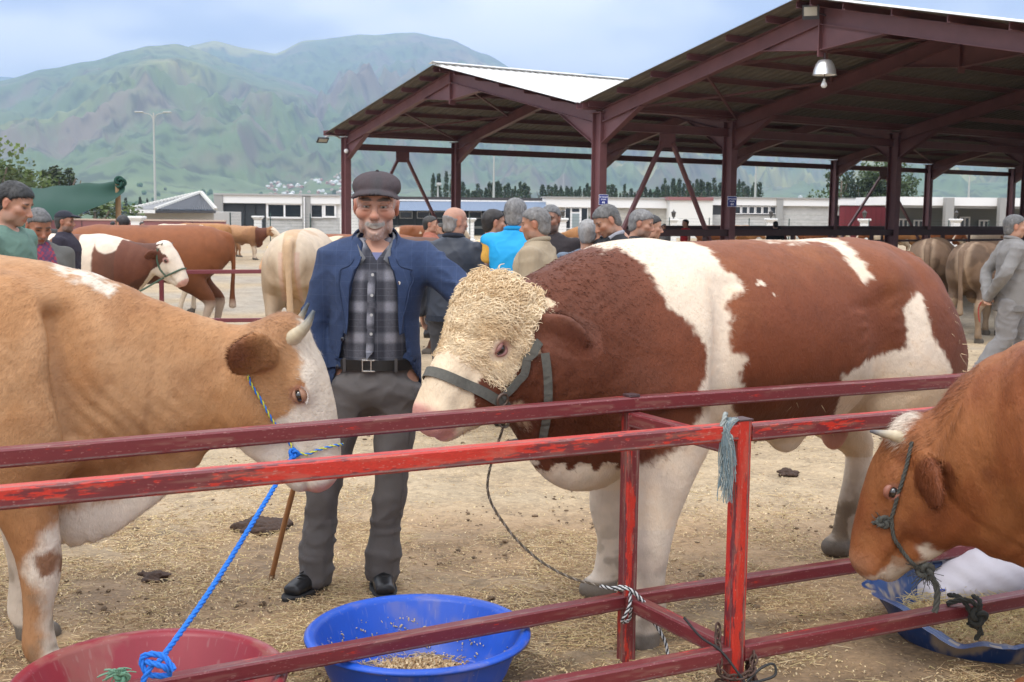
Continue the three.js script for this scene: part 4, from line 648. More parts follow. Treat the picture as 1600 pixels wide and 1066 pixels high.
// green awning on its post
{
  const d = 21, A = PX.at(190, 283, d), g = gh(A.x, -d), o = thing('green_awning', 'dark green cloth awning sagging from a wooden post at its corner', 'awning', [A.x, g, -d]), W = 62, Hn = 16, P = [], I = [], U = [];
  const L = PX.at(-160, 290, d), wid = A.x - L.x;
  for (let i = 0; i <= W; i++) for (let j = 0; j <= Hn; j++) {
    const t = i / W, s = j / Hn, top = PX.at(lerp(190, -160, t), lerp(283, 289, Math.pow(t, 0.5)) + 4 * Math.sin(t * 3.1), d).y - g, drop = 0.2 + 0.75 * Math.sin(Math.min(1, t * 1.6) * 1.5) + 0.06 * Math.sin(t * 14);
    const wr = 0.05 * Math.sin(s * 7 + t * 9) * (1 - t * 0.3) + 0.03 * Math.sin(t * 40 + s * 3); P.push(-wid * t + 0.1 * s * (1 - t), top - drop * s * s * 0.55 - drop * 0.45 * s + wr * 0.4, (s - 0.4) * (0.25 + 2.4 * Math.min(1, t * 1.5)) + wr); U.push(t * 4, s); if (i && j) { const q = i * (Hn + 1) + j; I.push(q, q - 1, q - Hn - 2, q, q - Hn - 2, q - Hn - 1); }
  }
  const geo = new THREE.BufferGeometry(); geo.setAttribute('position', new THREE.Float32BufferAttribute(P, 3)); geo.setAttribute('uv', new THREE.Float32BufferAttribute(U, 2)); geo.setIndex(I); geo.computeVertexNormals();
  part('cloth', geo, mat([0.005, 0.042, 0.026], 0.8), o); const yt = A.y - g; part('post', new THREE.CylinderGeometry(0.045, 0.055, yt + 0.25, 9).translate(-0.07, (yt - 0.25) / 2, 0), mat([0.26, 0.17, 0.09], 0.9), o); part('knot', new THREE.TorusKnotGeometry(0.06, 0.028, 40, 6, 2, 3).translate(-0.02, yt - 0.02, 0.03), mat([0.006, 0.05, 0.033], 0.8), o);
  part('post', new THREE.CylinderGeometry(0.045, 0.055, yt, 9).translate(-wid, yt / 2, 0), mat([0.26, 0.17, 0.09], 0.9), o);
}

// ---------------------------------------------------------------- cattle
// a standing place: origin on the ground between the front hooves, heading; plane() turns a pixel into the animal's own side-view coordinates
function stand(x, d, phi) {
  const P = V3(x, gh(x, -d), -d), X = V3(Math.cos(phi), 0, -Math.sin(phi)), Z = V3(Math.sin(phi), 0, Math.cos(phi));
  return { P, phi, plane(px, py, z) { const r = PX.ray(px, py), o = V3(0, EYE, 0), t = (z - o.clone().sub(P).dot(Z)) / r.dot(Z), w = r.multiplyScalar(t).add(o).sub(P); return [w.dot(X), w.y, z]; } };
}
function polySD(poly, x, y) {   // signed distance to a polygon, negative inside
  let d = 1e9, s = 1;
  for (let i = 0, j = poly.length - 1; i < poly.length; j = i++) {
    const a = poly[i], b = poly[j], ex = b[0] - a[0], ey = b[1] - a[1], wx = x - a[0], wy = y - a[1], t = clamp((wx * ex + wy * ey) / (ex * ex + ey * ey)), bx = wx - ex * t, by = wy - ey * t; d = Math.min(d, bx * bx + by * by);
    const c1 = y >= a[1], c2 = y < b[1], c3 = ex * wy > ey * wx; if ((c1 && c2 && c3) || (!c1 && !c2 && !c3)) s = -s;
  }
  return s * Math.sqrt(d);
}
const mix3 = (a, b, t) => [lerp(a[0], b[0], t), lerp(a[1], b[1], t), lerp(a[2], b[2], t)];
const CREAM = [0.66, 0.54, 0.40], WHITE = [0.70, 0.63, 0.54], PINK = [0.56, 0.27, 0.23], HOOF = [0.09, 0.075, 0.06];
const hideMat = new THREE.MeshPhysicalMaterial({ color: 0xffffff, roughness: 0.6, specularIntensity: 0.45, vertexColors: true, side: THREE.DoubleSide });
hideMat.bumpMap = dataTex(512, 512, (u, v) => { const k = 0.6 * tfbm(u, v * 0.5, 90, 3, 4) + 0.4 * tnoise(u, v, 24, 9); return [k, k, k]; }, { srgbMap: false }); hideMat.bumpMap.repeat.set(3, 3); hideMat.bumpScale = 0.0022;
const hornMat = mat([1, 1, 1], 0.4, { vertexColors: true }), eyeMat = new THREE.MeshPhysicalMaterial({ color: lin(0.012, 0.008, 0.006), roughness: 0.05, clearcoat: 1 }), skinMat = mat([1, 1, 1], 0.45, { vertexColors: true });

function frontLeg(x, z, o = {}) { const { s = 1, step = 0, thick = 1, y0 = 0 } = o; return { pts: [[x - 0.10, 0.86, z * 0.86], [x - 0.05, 0.66, z * 0.97], [x - 0.005 + step * 0.3, 0.48, z], [x + 0.01 + step * 0.6, 0.36, z], [x + step * 0.75, 0.23, z], [x + step * 0.9, 0.115, z], [x + 0.02 + step, 0.065 + y0, z], [x + 0.045 + step, 0.012 + y0, z]].map((p) => [p[0], p[1], p[2]]), r: [[0.20, 0.12], [0.125, 0.095], [0.085, 0.07], [0.07, 0.062], [0.046, 0.042], [0.056, 0.05], [0.052, 0.05], [0.068, 0.06]].map((q) => [q[0] * thick, q[1] * thick]) }; }
function hindLeg(x, z, o = {}) { const { step = 0, thick = 1, y0 = 0 } = o; return { pts: [[x + 0.16, 1.05, z * 0.75], [x + 0.28, 0.84, z * 1.0], [x + 0.13, 0.66, z], [x - 0.04 + step * 0.4, 0.50, z * 0.97], [x - 0.03 + step * 0.6, 0.36, z * 0.97], [x + step * 0.8, 0.22, z], [x + 0.01 + step, 0.115, z], [x + 0.03 + step, 0.065 + y0, z], [x + 0.055 + step, 0.012 + y0, z]], r: [[0.30, 0.13], [0.20, 0.12], [0.125, 0.085], [0.078, 0.056], [0.052, 0.045], [0.045, 0.042], [0.054, 0.05], [0.05, 0.05], [0.068, 0.06]].map((q) => [q[0] * thick, q[1] * thick]) }; }
const TRUNK = [[-1.62, 1.16, 0.19, 0.13], [-1.48, 1.12, 0.30, 0.25], [-1.24, 1.09, 0.345, 0.30], [-0.9, 1.07, 0.36, 0.345], [-0.5, 1.05, 0.375, 0.36], [-0.12, 1.05, 0.365, 0.31], [0.12, 1.03, 0.32, 0.25], [0.28, 0.99, 0.24, 0.17]];

// the distance of a head-space point from the ear that spec e describes, on side s
const earDist = (h, e, s) => { const d = V3(e.x ?? -0.25, e.y ?? -0.25, s * (e.z ?? 0.9)).normalize(), L = e.len ?? 0.19, px = h.x - 0.045, py = h.y + 0.085, pz = h.z - s * 0.125, t = clamp((px * d.x + py * d.y + pz * d.z) / L, 0, 1.05) * L; return Math.hypot(px - d.x * t, py - d.y * t, pz - d.z * t) - 0.075 * sstep(-0.02, 0.06, t) + 0.02 * sstep(0.05, 0, t); };
// one animal; sp: { trunk, neck, legs, more(F), head, color, cell, ... }
function makeBeast(o, sp) {
  const cell = sp.cell ?? 0.014, hd = sp.head, S = hd.s ?? 1;
  const Rq = new THREE.Quaternion().setFromEuler(new THREE.Euler(hd.roll ?? 0, hd.yaw ?? 0, 0, 'YXZ')).multiply(new THREE.Quaternion().setFromAxisAngle(V3(0, 0, 1), hd.pitch)), po = V3(...hd.poll);
  const H = (x, y, z) => V3(x * S, y * S, z * S).applyQuaternion(Rq).add(po), iR = Rq.clone().invert(), iM = new THREE.Matrix4().makeRotationFromQuaternion(iR).elements.map((v) => v / S), toH = (x, y, z) => { x -= po.x; y -= po.y; z -= po.z; return { x: iM[0] * x + iM[4] * y + iM[8] * z, y: iM[1] * x + iM[5] * y + iM[9] * z, z: iM[2] * x + iM[6] * y + iM[10] * z }; };
  const hside = V3(0, 0, 1).applyQuaternion(Rq), qm = (e) => Rq.clone().multiply(new THREE.Quaternion().setFromEuler(e ?? new THREE.Euler()));
  const pts = [...sp.trunk.map((t) => [t[0], t[1], 0]), ...sp.neck, ...[[0, 0, 0.22], [0.6, 0, 0.22], [0.6, 0, -0.22], [0, 0, -0.22], [0, 0.1, 0.36], [0, 0.1, -0.36]].map((p) => H(...p).toArray()), ...sp.legs.flatMap((l) => l.pts)];
  const lo = [0, 1, 2].map((k) => Math.min(...pts.map((p) => p[k]))), hi = [0, 1, 2].map((k) => Math.max(...pts.map((p) => p[k])));
  lo[0] -= 0.22; hi[0] += 0.2; lo[1] = -0.06; hi[1] += 0.5; lo[2] = Math.min(lo[2], -0.42) - 0.06; hi[2] = Math.max(hi[2], 0.42) + 0.06;
  hi[1] = Math.min(hi[1], Math.max(1.62, H(0, 0.15, 0).y + 0.2));
  const F = new Field(lo, hi, cell);
  F.chain(sp.trunk.map((t) => [t[0], t[1], 0]), sp.trunk.map((t) => [t[2], t[3]]), { k: 0.02, n: 2, cap: 0.8 });
  F.chain(sp.neck.map((t) => t.slice(0, 3)), sp.neck.map((t) => [t[3], t[4]]), { k: 0.14, n: 3, side: [0, 0, 1] });
  for (const l of sp.legs) { F.chain(l.pts, l.r, { k: 0.09, n: 3, side: [0, 0, 1] }); const e = l.pts[l.pts.length - 1]; F.ell([e[0] + 0.012, e[1] + 0.012, e[2]], [0.078, 0.05, 0.064], { k: 0.02 }); }
  for (const s of [1, -1]) {   // shoulder blades, hips, thighs
    F.ell([0.0, 1.0, s * 0.20], [0.19, 0.30, 0.125], { k: 0.12 }); F.ell([-1.36, 1.03, s * 0.17], [0.22, 0.33, 0.16], { k: 0.10 }); F.ell([-1.12, 1.30, s * 0.2], [0.09, 0.08, 0.09], { k: 0.12 }); F.ell([-1.58, 1.2, s * 0.1], [0.07, 0.08, 0.06], { k: 0.08 });
  }
  sp.more?.(F, H);
  // head
  const HC = (p, r, opt = {}) => F.chain(p.map((q) => H(...q)), r.map((q) => [q[0] * S, q[1] * S]), { side: hside, n: 4, ...opt }), HE = (c, r, opt = {}) => F.ell(H(...c).toArray(), r.map((q) => q * S), { ...opt, q: qm(opt.e) });
  HC([[0.02, -0.10, 0], [0.12, -0.05, 0], [0.26, -0.025, 0], [0.39, -0.014, 0], [0.48, -0.02, 0]], [[0.13, 0.115], [0.135, 0.122], [0.11, 0.098], [0.083, 0.076], [0.066, 0.074]], { k: 0.07 });
  HC([[0.10, -0.22, 0], [0.25, -0.20, 0], [0.39, -0.145, 0], [0.485, -0.09, 0]], [[0.11, 0.08], [0.095, 0.068], [0.07, 0.055], [0.046, 0.052]], { k: 0.05 });
  HE([-0.005, -0.005, 0], [0.06, 0.065, 0.10], { k: 0.06 });
  for (const s of [1, -1]) {
    HE([0.19, -0.17, s * 0.06], [0.125, 0.115, 0.052], { k: 0.05 }); HE([0.165, -0.012, s * 0.098], [0.055, 0.032, 0.03], { k: 0.035 }); HE([0.19, -0.032, s * 0.128], [0.024, 0.018, 0.016], { op: 'sub', k: 0.014 });
    HE([0.33, -0.07, s * 0.072], [0.11, 0.03, 0.02], { k: 0.04 });
  }
  HE([0.495, -0.042, 0], [0.062, 0.068, 0.080], { k: 0.03 }); HE([0.468, -0.115, 0], [0.062, 0.038, 0.05], { k: 0.03 });
  for (const s of [1, -1]) { HE([0.548, -0.012, s * 0.05], [0.02, 0.022, 0.014], { op: 'sub', k: 0.012, e: new THREE.Euler(0, s * 0.5, 0.5) }); HC([[0.545, -0.09, s * 0.012], [0.50, -0.096, s * 0.06], [0.43, -0.10, s * 0.074]], [[0.006, 0.006], [0.007, 0.007], [0.004, 0.004]], { op: 'sub', k: 0.012 }); }
  // ears: cupped leaves
  for (const s of [1, -1]) {
    const e = (hd.ears?.[s > 0 ? 0 : 1]) ?? {}, b = V3(0.045, -0.085, s * 0.125), dir = V3(e.x ?? -0.25, e.y ?? -0.25, s * (e.z ?? 0.9)).normalize(), L = e.len ?? 0.19, fw = V3(e.fx ?? 0.75, e.fy ?? 0.45, s * (e.fz ?? 0)).normalize(), wd = new THREE.Vector3().crossVectors(dir, fw).normalize(), nf = new THREE.Vector3().crossVectors(wd, dir).normalize().multiplyScalar(e.flip ?? 1);
    const q = [0, 0.28, 0.6, 0.88, 1].map((t) => b.clone().addScaledVector(dir, L * t)); const wdw = wd.clone().applyQuaternion(Rq);
    F.chain(q.map((v) => H(v.x, v.y, v.z)), [[0.028, 0.034], [0.028, 0.062], [0.022, 0.074], [0.014, 0.048], [0.009, 0.018]].map((r) => [r[0] * S, r[1] * S * (e.w ?? 1)]), { side: wdw, k: 0.03, n: 4 });
    const q2 = [0.1, 0.4, 0.72, 0.93].map((t) => b.clone().addScaledVector(dir, L * t).addScaledVector(nf, -0.028)); F.chain(q2.map((v) => H(v.x, v.y, v.z)), [[0.024, 0.02], [0.034, 0.05], [0.026, 0.048], [0.014, 0.02]].map((r) => [r[0] * S, r[1] * S * (e.w ?? 1)]), { side: wdw, k: 0.008, n: 4, op: 'sub' });
  }
  sp.headMore?.(F, H, HC, HE);
  const FK = F.keep(), grad = (p) => FK.grad(p), stick = (p, off) => FK.stick(p, off);
  const color = (x, y, z, nx, ny, nz) => sp.color(x, y, z, toH(x, y, z), [nx, ny, nz]);
  const geo = F.mesh({ smooth: sp.smooth ?? 2, color, disp: sp.disp ?? null });
  const body = part('body', geo, hideMat, o);
  const tools = { H, toH, geo, color, body, stick, grad, S };
  // eyes with lids
  if (sp.eyes !== false) for (const s of [1, -1]) {
    const c = H(0.192, -0.030, s * 0.112), ey = part('eye', new THREE.SphereGeometry(0.0215 * S, 20, 14), eyeMat, o); ey.position.copy(c);
    const rim = (t0, t1, r, lift) => { const pts = []; for (let i = 0; i <= 10; i++) { const t = lerp(t0, t1, i / 10); pts.push(H(0.192 + Math.cos(t) * 0.026, -0.030 + Math.sin(t) * (0.019 + lift), s * (0.1265 - 0.012 * Math.cos(t) ** 2))); } return tube(pts, (t) => r * S * (0.35 + 0.9 * Math.sin(Math.PI * t)), { seg: 2, n: 7 }); };
    const lid = [rim(0.1, 3.0, sp.lid ?? 0.0085, -(sp.droop ?? 0)), rim(3.3, 6.1, 0.006, 0)].map((g) => paint(g, () => sp.lidColor ?? [0.2, 0.1, 0.07])); part('eyelid', mergeGeometries(lid), skinMat, o);
  }
  // horns
  for (const [s, pth, r] of hd.horns ?? []) {
    const g = tube(pth.map((p) => H(p[0], p[1], s * p[2])), (t) => r * S * (1 - 0.83 * Math.pow(t, 1.3)) * (1 + 0.03 * Math.sin(t * 60)), { seg: 8, n: 12 }), uv = g.attributes.uv, C = []; for (let i = 0; i < uv.count; i++) { const t = uv.getX(i); const c = mix3(mix3([0.30, 0.20, 0.13], [0.5, 0.42, 0.28], sstep(0, 0.3, t)), hd.tip ?? [0.06, 0.06, 0.065], sstep(0.45, 0.95, t)), k = 0.9 + 0.2 * vnoise(t * 40, i * 0.3, 1); C.push(c[0] * k, c[1] * k, c[2] * k); } g.setAttribute('color', new THREE.Float32BufferAttribute(C, 3)); part('horn', g, hornMat, o);
  }
  return tools;
}
// flat strap along points that lie on the hide
function strap(pts, normals, w, t = 0.004, closed = false) {
  const P = [], I = [], U = [], n = pts.length; let len = 0;
  for (let i = 0; i < n; i++) { const a = pts[Math.max(0, i - 1)], b = pts[Math.min(n - 1, i + 1)], tg = (closed && (i === 0 || i === n - 1) ? pts[1].clone().sub(pts[n - 2]) : b.clone().sub(a)).normalize(), sd = new THREE.Vector3().crossVectors(tg, normals[i]).normalize(), nn = normals[i]; if (i) len += pts[i].distanceTo(pts[i - 1]);
    for (const [u, v] of [[-0.5, 0], [0.5, 0], [0.5, 1], [-0.5, 1]]) { const q = pts[i].clone().addScaledVector(sd, u * w).addScaledVector(nn, v * t); P.push(q.x, q.y, q.z); U.push(len, u * w + v * 0.3); }
    if (i) { const o = (i - 1) * 4; for (let k = 0; k < 4; k++) { const k2 = (k + 1) % 4; I.push(o + k, o + 4 + k, o + k2, o + k2, o + 4 + k, o + 4 + k2); } } }
  const g = new THREE.BufferGeometry(); g.setAttribute('position', new THREE.Float32BufferAttribute(P, 3)); g.setAttribute('uv', new THREE.Float32BufferAttribute(U, 2)); g.setIndex(I); const f = g.toNonIndexed(); f.computeVertexNormals(); return f;
}
const sampleCurve = (pts, n, closed = false) => new THREE.CatmullRomCurve3(pts, closed, 'centripetal').getSpacedPoints(n);
const webTex = dataTex(128, 128, (u, v) => { const k = 0.75 + 0.25 * Math.sin(u * 2 * Math.PI * 16) * Math.sin(v * 2 * Math.PI * 16) + 0.25 * (tfbm(u, v, 8, 3, 2) - 0.5); return [k, k, k]; }); webTex.repeat.set(18, 18);
const webbing = mat([0.12, 0.115, 0.095], 0.85, { map: webTex });

// the big brown and white bull
let bullKit;
const bullAt = stand(0.428, 4.54, Math.PI + 0.5515);
const bull = thing('bull', 'huge red brown and white bull with curly cream head standing beside the man', 'bull', bullAt.P, bullAt.phi);
{
  const flank = (px, py) => { let z = -0.2; for (let i = 0; i < 6; i++) { const [x, y] = bullAt.plane(px, py, z); z = -0.37 * Math.sqrt(Math.max(0, 1 - ((y - 1.08) / 0.39) ** 2)); } return bullAt.plane(px, py, z).slice(0, 2); };
  const P = (l) => l.map((p) => flank(...p)), PZ = (l, z) => l.map((p) => bullAt.plane(...p, z).slice(0, 2));
  const band = P([[900, 368], [945, 386], [985, 391], [1015, 413], [1031, 446], [1051, 482], [1078, 498], [1096, 529], [1102, 553], [1098, 580], [1082, 608], [1070, 640], [1050, 655], [1030, 700], [1180, 700], [1140, 640], [1145, 612], [1161, 604], [1153, 584], [1165, 561], [1151, 555], [1149, 513], [1153, 470], [1165, 454], [1149, 429], [1129, 415], [1116, 391], [1090, 374], [1060, 360]]);
  const hip = P([[1202, 377], [1232, 381], [1287, 377], [1315, 391], [1330, 415], [1342, 437], [1350, 442], [1362, 433], [1352, 411], [1338, 399], [1322, 379], [1303, 371], [1240, 366]]);
  const thigh = P([[1429, 464], [1443, 459], [1449, 494], [1453, 521], [1466, 561], [1466, 600], [1462, 700], [1280, 700], [1310, 592], [1354, 565], [1386, 555], [1421, 545], [1423, 505], [1417, 482]]);
  const spots = [P([[1183, 440], [1190, 438], [1192, 446], [1184, 447]]), P([[1206, 459], [1211, 460], [1210, 464]])];
  const BF = { x: -0.1, y: -0.5, z: 0.85 }, BE = { x: -0.12, y: -0.42, z: 0.9, len: 0.215, w: 1.1, fx: 0.55, fy: 0.1, fz: 0.3 };
  const BR = [0.165, 0.046, 0.018], DK = [0.095, 0.028, 0.013], RU = [0.235, 0.08, 0.027];
  const color = (x, y, z, h) => {
    const n1 = fbm(x * 5, y * 5, z * 5 + 3, 4), n2 = fbm(x * 22, y * 22, z * 22, 3), rag = (n2 - 0.5) * 0.05 + (vnoise(x * 90, y * 60, z * 90) - 0.5) * 0.016;
    const inHead = h.x > -0.06 && h.x < 0.62 && Math.abs(h.z) < 0.19 && h.y > -0.36 && x > 0.42;
    let c = mix3(BR, DK, sstep(-0.15, 0.25, x + 0.15 * (n1 - 0.5)) * 0.8); c = mix3(c, RU, sstep(1.2, 1.45, y) * 0.45 * sstep(0.1, -0.4, x) + 0.35 * sstep(0.45, 0.65, n1) * sstep(0.1, -0.4, x)); c = mix3(c, DK, sstep(1.0, 0.74, y) * 0.75 * sstep(0.1, -0.3, x) + 0.6 * sstep(-0.9, -1.2, x) * sstep(1.36, 1.05, y));  // dark brown low and behind, with the flank's shade painted into the coat
    let w = 0; const mark = (sd, e = 0.012) => { w = Math.max(w, sstep(e, -e, sd + rag)); };
    mark(polySD(band, x, y)); mark(polySD(hip, x, y)); mark(polySD(thigh, x, y)); for (const s of spots) mark(polySD(s, x, y), 0.006);
    let wc = mix3(CREAM, [0.72, 0.60, 0.47], n1); wc = mix3(wc, [0.50, 0.33, 0.18], sstep(0.45, 0.75, n2) * 0.25);
    if (z < -0.2 && x > -0.3 && x < 0.24 && y < 0.82) w = Math.max(w, sstep(0.02, -0.02, y - 0.70 - 0.55 * clamp(0.12 - x, -0.2, 0.2) + rag));
    if (y < 0.66 + 0.05 * (n1 - 0.5) && x > -0.35) w = Math.max(w, sstep(0.665, 0.645, y + rag * 1.6 + 0.04 * Math.sin(x * 70) * sstep(0.55, 0.66, y)));
    if (x < -0.7 && y < 0.76) w = Math.max(w, sstep(0.76, 0.72, y + rag)); if (y < 0.6 && x < -0.3) w = 1;
    if (x < -1.0) wc = mix3(wc, [0.40, 0.26, 0.14], 0.55 * sstep(1.05, 0.8, y)); if (y < 0.45) wc = mix3(wc, [0.62, 0.53, 0.43], 0.8);
    if (inHead) {
      const face = Math.max(h.y + 0.115 + 0.14 * sstep(0.26, 0.42, h.x) + 0.03 * sstep(0.2, 0, h.x), 0.02 - Math.hypot((h.x - 0.42), (h.y + 0.27)) + 0.12) - 0.25 * sstep(0.075, 0.05, Math.hypot((h.x - 0.335) * 0.9, h.y + 0.10)) * sstep(0.03, 0.06, Math.abs(h.z));
      w = sstep(-0.012, 0.012, face + rag * 0.8); wc = mix3([0.68, 0.55, 0.39], [0.62, 0.47, 0.31], n1); wc = mix3(wc, [0.42, 0.27, 0.15], sstep(-0.2, -0.3, h.y) * 0.5);
      if (h.x > 0.44) { wc = mix3(wc, PINK, sstep(0.475, 0.515, h.x + 0.03 * (n1 - 0.5)) * sstep(-0.14, -0.10, h.y)); }
      const ey = Math.hypot((h.x - 0.19) * 0.8, h.y + 0.03); if (Math.abs(h.z) > 0.07) wc = mix3(wc, [0.46, 0.21, 0.17], sstep(0.036, 0.014, ey) * 0.8);
    }
    if (x > 0.3 && Math.abs(h.z) > 0.12 && earDist(h, h.z < 0 ? BE : BF, Math.sign(h.z)) < 0.004) { w = 0; c = mix3([0.20, 0.06, 0.03], [0.10, 0.04, 0.025], n1); }
    c = mix3(c, wc, w); c = c.map((v) => v * (0.82 + 0.36 * n2));
    const mud = sstep(0.5, 0.62, fbm(x * 14, y * 14, z * 14, 3)) * sstep(0.42, 0.1, y) * 0.5 + (x < -1.2 ? sstep(0.5, 0.15, y) * 0.7 : 0); c = mix3(c, [0.14, 0.10, 0.065], clamp(mud)); if (y < 0.075) c = mix3(c, HOOF, sstep(0.075, 0.055, y) * 0.85);
    if (x < -0.95 && x > -1.35 && y < 0.7 && Math.abs(z) < 0.1) c = mix3([0.46, 0.22, 0.17], [0.2, 0.1, 0.07], sstep(0.6, 0.68, y));
    return c;
  };
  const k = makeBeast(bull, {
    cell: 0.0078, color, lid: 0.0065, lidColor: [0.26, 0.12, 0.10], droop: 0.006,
    trunk: [[-1.56, 1.14, 0.20, 0.14], [-1.43, 1.11, 0.32, 0.25], [-1.20, 1.09, 0.38, 0.33], [-0.9, 1.08, 0.38, 0.375], [-0.5, 1.075, 0.385, 0.385], [-0.12, 1.065, 0.375, 0.36], [0.12, 1.03, 0.35, 0.30], [0.30, 0.98, 0.28, 0.21]],
    neck: [[-0.1, 1.12, 0, 0.30, 0.26], [0.18, 1.08, 0, 0.31, 0.255], [0.40, 1.06, 0, 0.265, 0.215], [0.54, 1.06, 0, 0.22, 0.16]],
    legs: [frontLeg(0.08, -0.29, { thick: 1.12 }), frontLeg(-0.15, 0.28, { thick: 1.1 }), hindLeg(-1.50, 0.24, { thick: 1.08 }), hindLeg(-1.56, -0.25, { thick: 1.08 })],
    more: (F) => {
      F.chain([[-0.05, 0.80, 0], [0.14, 0.68, 0], [0.27, 0.70, 0], [0.38, 0.80, 0]], [[0.16, 0.15], [0.155, 0.12], [0.14, 0.09], [0.10, 0.06]], { k: 0.12 });
      F.ell([0.02, 1.16, 0], [0.26, 0.24, 0.24], { k: 0.12 }); F.ell([-0.72, 0.78, 0], [0.38, 0.13, 0.2], { k: 0.1 }); F.ell([-0.85, 0.66, 0], [0.1, 0.09, 0.05], { k: 0.06 });
      F.ell([-1.15, 0.645, 0.02], [0.06, 0.095, 0.06], { k: 0.03 }); F.ell([-1.15, 0.72, 0], [0.05, 0.1, 0.045], { k: 0.05 });
      F.chain([[-1.58, 1.34, 0], [-1.66, 1.25, 0.02], [-1.69, 1.0, 0.05], [-1.68, 0.7, 0.06]], [[0.05, 0.05], [0.045, 0.045], [0.03, 0.03], [0.025, 0.025]], { k: 0.06 });
      for (const s of [1, -1]) { F.ell([-0.02, 0.92, s * 0.27], [0.17, 0.24, 0.10], { k: 0.10 }); F.ell([-1.34, 0.92, s * 0.24], [0.24, 0.3, 0.14], { k: 0.10 }); F.chain([[-0.22, 1.3, s * 0.3], [-0.17, 1.0, s * 0.375], [-0.16, 0.8, s * 0.33]], [[0.03, 0.02], [0.035, 0.03], [0.03, 0.02]], { k: 0.09, op: 'sub' }); F.chain([[-0.98, 1.2, s * 0.355], [-1.02, 0.95, s * 0.40], [-0.94, 0.76, s * 0.36]], [[0.03, 0.012], [0.045, 0.03], [0.04, 0.03]], { k: 0.10, op: 'sub' }); }
    },
    head: { poll: [0.56, 1.26, 0], pitch: -0.84, yaw: 0.24, s: 1.0, ears: [BF, BE] },
    disp: (x, y, z) => { const nk = sstep(0.05, 0.25, x) * sstep(0.72, 0.9, y); return 0.010 * (fbm(x * 5, y * 5, z * 5, 3) - 0.5) + nk * 0.006 * (fbm(x * 30 + 2 * Math.sin(y * 20), y * 14, z * 30, 2) - 0.5) + 0.0035 * (fbm(x * 20, y * 8, z * 20, 2) - 0.5); },
    headMore: (F, H, HC, HE) => { HE([0.06, 0.022, 0], [0.12, 0.062, 0.118], { k: 0.07 }); for (const s of [1, -1]) HE([0.30, -0.13, s * 0.07], [0.1, 0.08, 0.045], { k: 0.05 }); },
  });
  // coat
  const comb = (x, y, z) => { const h = k.toH(x, y, z); if (x > 0.5 && h.x > -0.05) return k.H(-1, -0.35, 0).sub(k.H(0, 0, 0)).toArray(); if (y < 0.62) return [-0.15, -1, 0]; return [-1, -0.55 - 0.5 * sstep(1.2, 0.9, y), 0]; };
  const visible = (x, y, z) => (z < 0.1 ? 1 : 0.15);
  fur(k.geo, 120000, { comb, keep: (x, y, z) => visible(x, y, z) * (k.toH(x, y, z).x > 0.47 ? 0.0 : 1), len: 0.017, wid: 0.0017, lift: 0.22, seed: 3 }, bull);
  // wavy brown hair of the neck and curls of the head
  const curlGeo = (seed, turns, rad, th, flat = 0.8) => { const R = rng(seed), pts = [], m = 14; for (let i = 0; i <= m; i++) { const t = i / m, a = t * turns * 6.283 + R() * 0.5, r = rad * (0.4 + 0.6 * Math.sin(Math.PI * Math.min(1, t * 1.1))); pts.push([Math.cos(a) * r, t, Math.sin(a) * r * flat]); } return tube(pts, (t) => th * (1 - 0.7 * t * t), { seg: 2, n: 4 }); };
  const wav = curlGeo(5, 1.6, 0.10, 0.035, 0.4), cu = [curlGeo(1, 1.5, 0.32, 0.062), curlGeo(2, 1.9, 0.28, 0.055), curlGeo(9, 1.2, 0.36, 0.066)];
  fur(k.geo, 16000, { comb: (x, y, z) => [-0.5, -1, 0], keep: (x, y, z) => { const h = k.toH(x, y, z); return x > 0.0 && y > 0.68 && z < 0.12 && (h.x < -0.02 || h.y < -0.13) ? sstep(0.02, 0.32, x + 0.12 * (vnoise(y * 9, x * 9, 3) - 0.5)) : 0; }, len: 0.024, wid: 0.026, lift: 0.03, seed: 8, blade: wav, name: 'neck_hair' }, bull);
  const headKeep = (x, y, z) => { const h = k.toH(x, y, z); if (h.x < -0.05 || h.x > 0.30 || z > 0.14 || x < 0.47 || (z < -0.1 && earDist(h, BE, -1) < 0.02)) return 0; if (Math.hypot(h.x - 0.19, h.y + 0.03) < 0.05 && Math.abs(h.z) > 0.08) return 0; return h.y > -0.085 - 0.05 * sstep(0.15, 0.25, h.x) ? (h.x < 0.14 ? 1.3 : 0.9) * sstep(0.31, 0.18, h.x) + 0.08 : h.y > -0.118 && h.x > 0.02 ? 0.3 : 0; };
  for (let i = 0; i < 3; i++) fur(k.geo, 6600, { color: (x, y, z) => { const n = fbm(x * 12, y * 12, z * 12, 3); return mix3([0.76, 0.62, 0.42], [0.64, 0.48, 0.29], sstep(0.35, 0.65, n)).map((v) => v * (0.97 + 0.2 * vnoise(x * 45, y * 45, z * 45))); }, comb: (x, y, z) => { const h = k.toH(x, y, z), a = fbm(x * 10, y * 10, z * 10, 2) * 14; const v = k.H(0.9 * sstep(-0.05, 0.1, h.x) + 0.5 * Math.cos(a), -0.2, (h.z > 0 ? 0.3 : -0.3) + 0.7 * Math.sin(a)).sub(k.H(0, 0, 0)); return v.toArray(); }, keep: headKeep, len: (x, y, z) => { const h = k.toH(x, y, z); return lerp(0.040, 0.018, sstep(-0.02, 0.2, h.x)); }, wid: 0.052, lift: 0.24, seed: 21 + i, jitter: 1.1, blade: cu[i], name: 'curls', shade: 0.07 }, bull);
  fur(k.geo, 420, { color: () => [0.55, 0.42, 0.24], comb: () => [0.3, -1, 0.2], keep: (x, y, z) => (z < 0 && x < -1.15 && y > 0.6 && y < 1.2 ? (x < -1.42 ? 1 : 0.12) : z < 0 && y < 0.86 && x > -1.2 && x < -0.5 ? 0.12 : 0), len: 0.028, wid: 0.003, lift: 0.05, jitter: 2.2, seed: 61, name: 'straw_bits', shade: 0.3 }, bull);
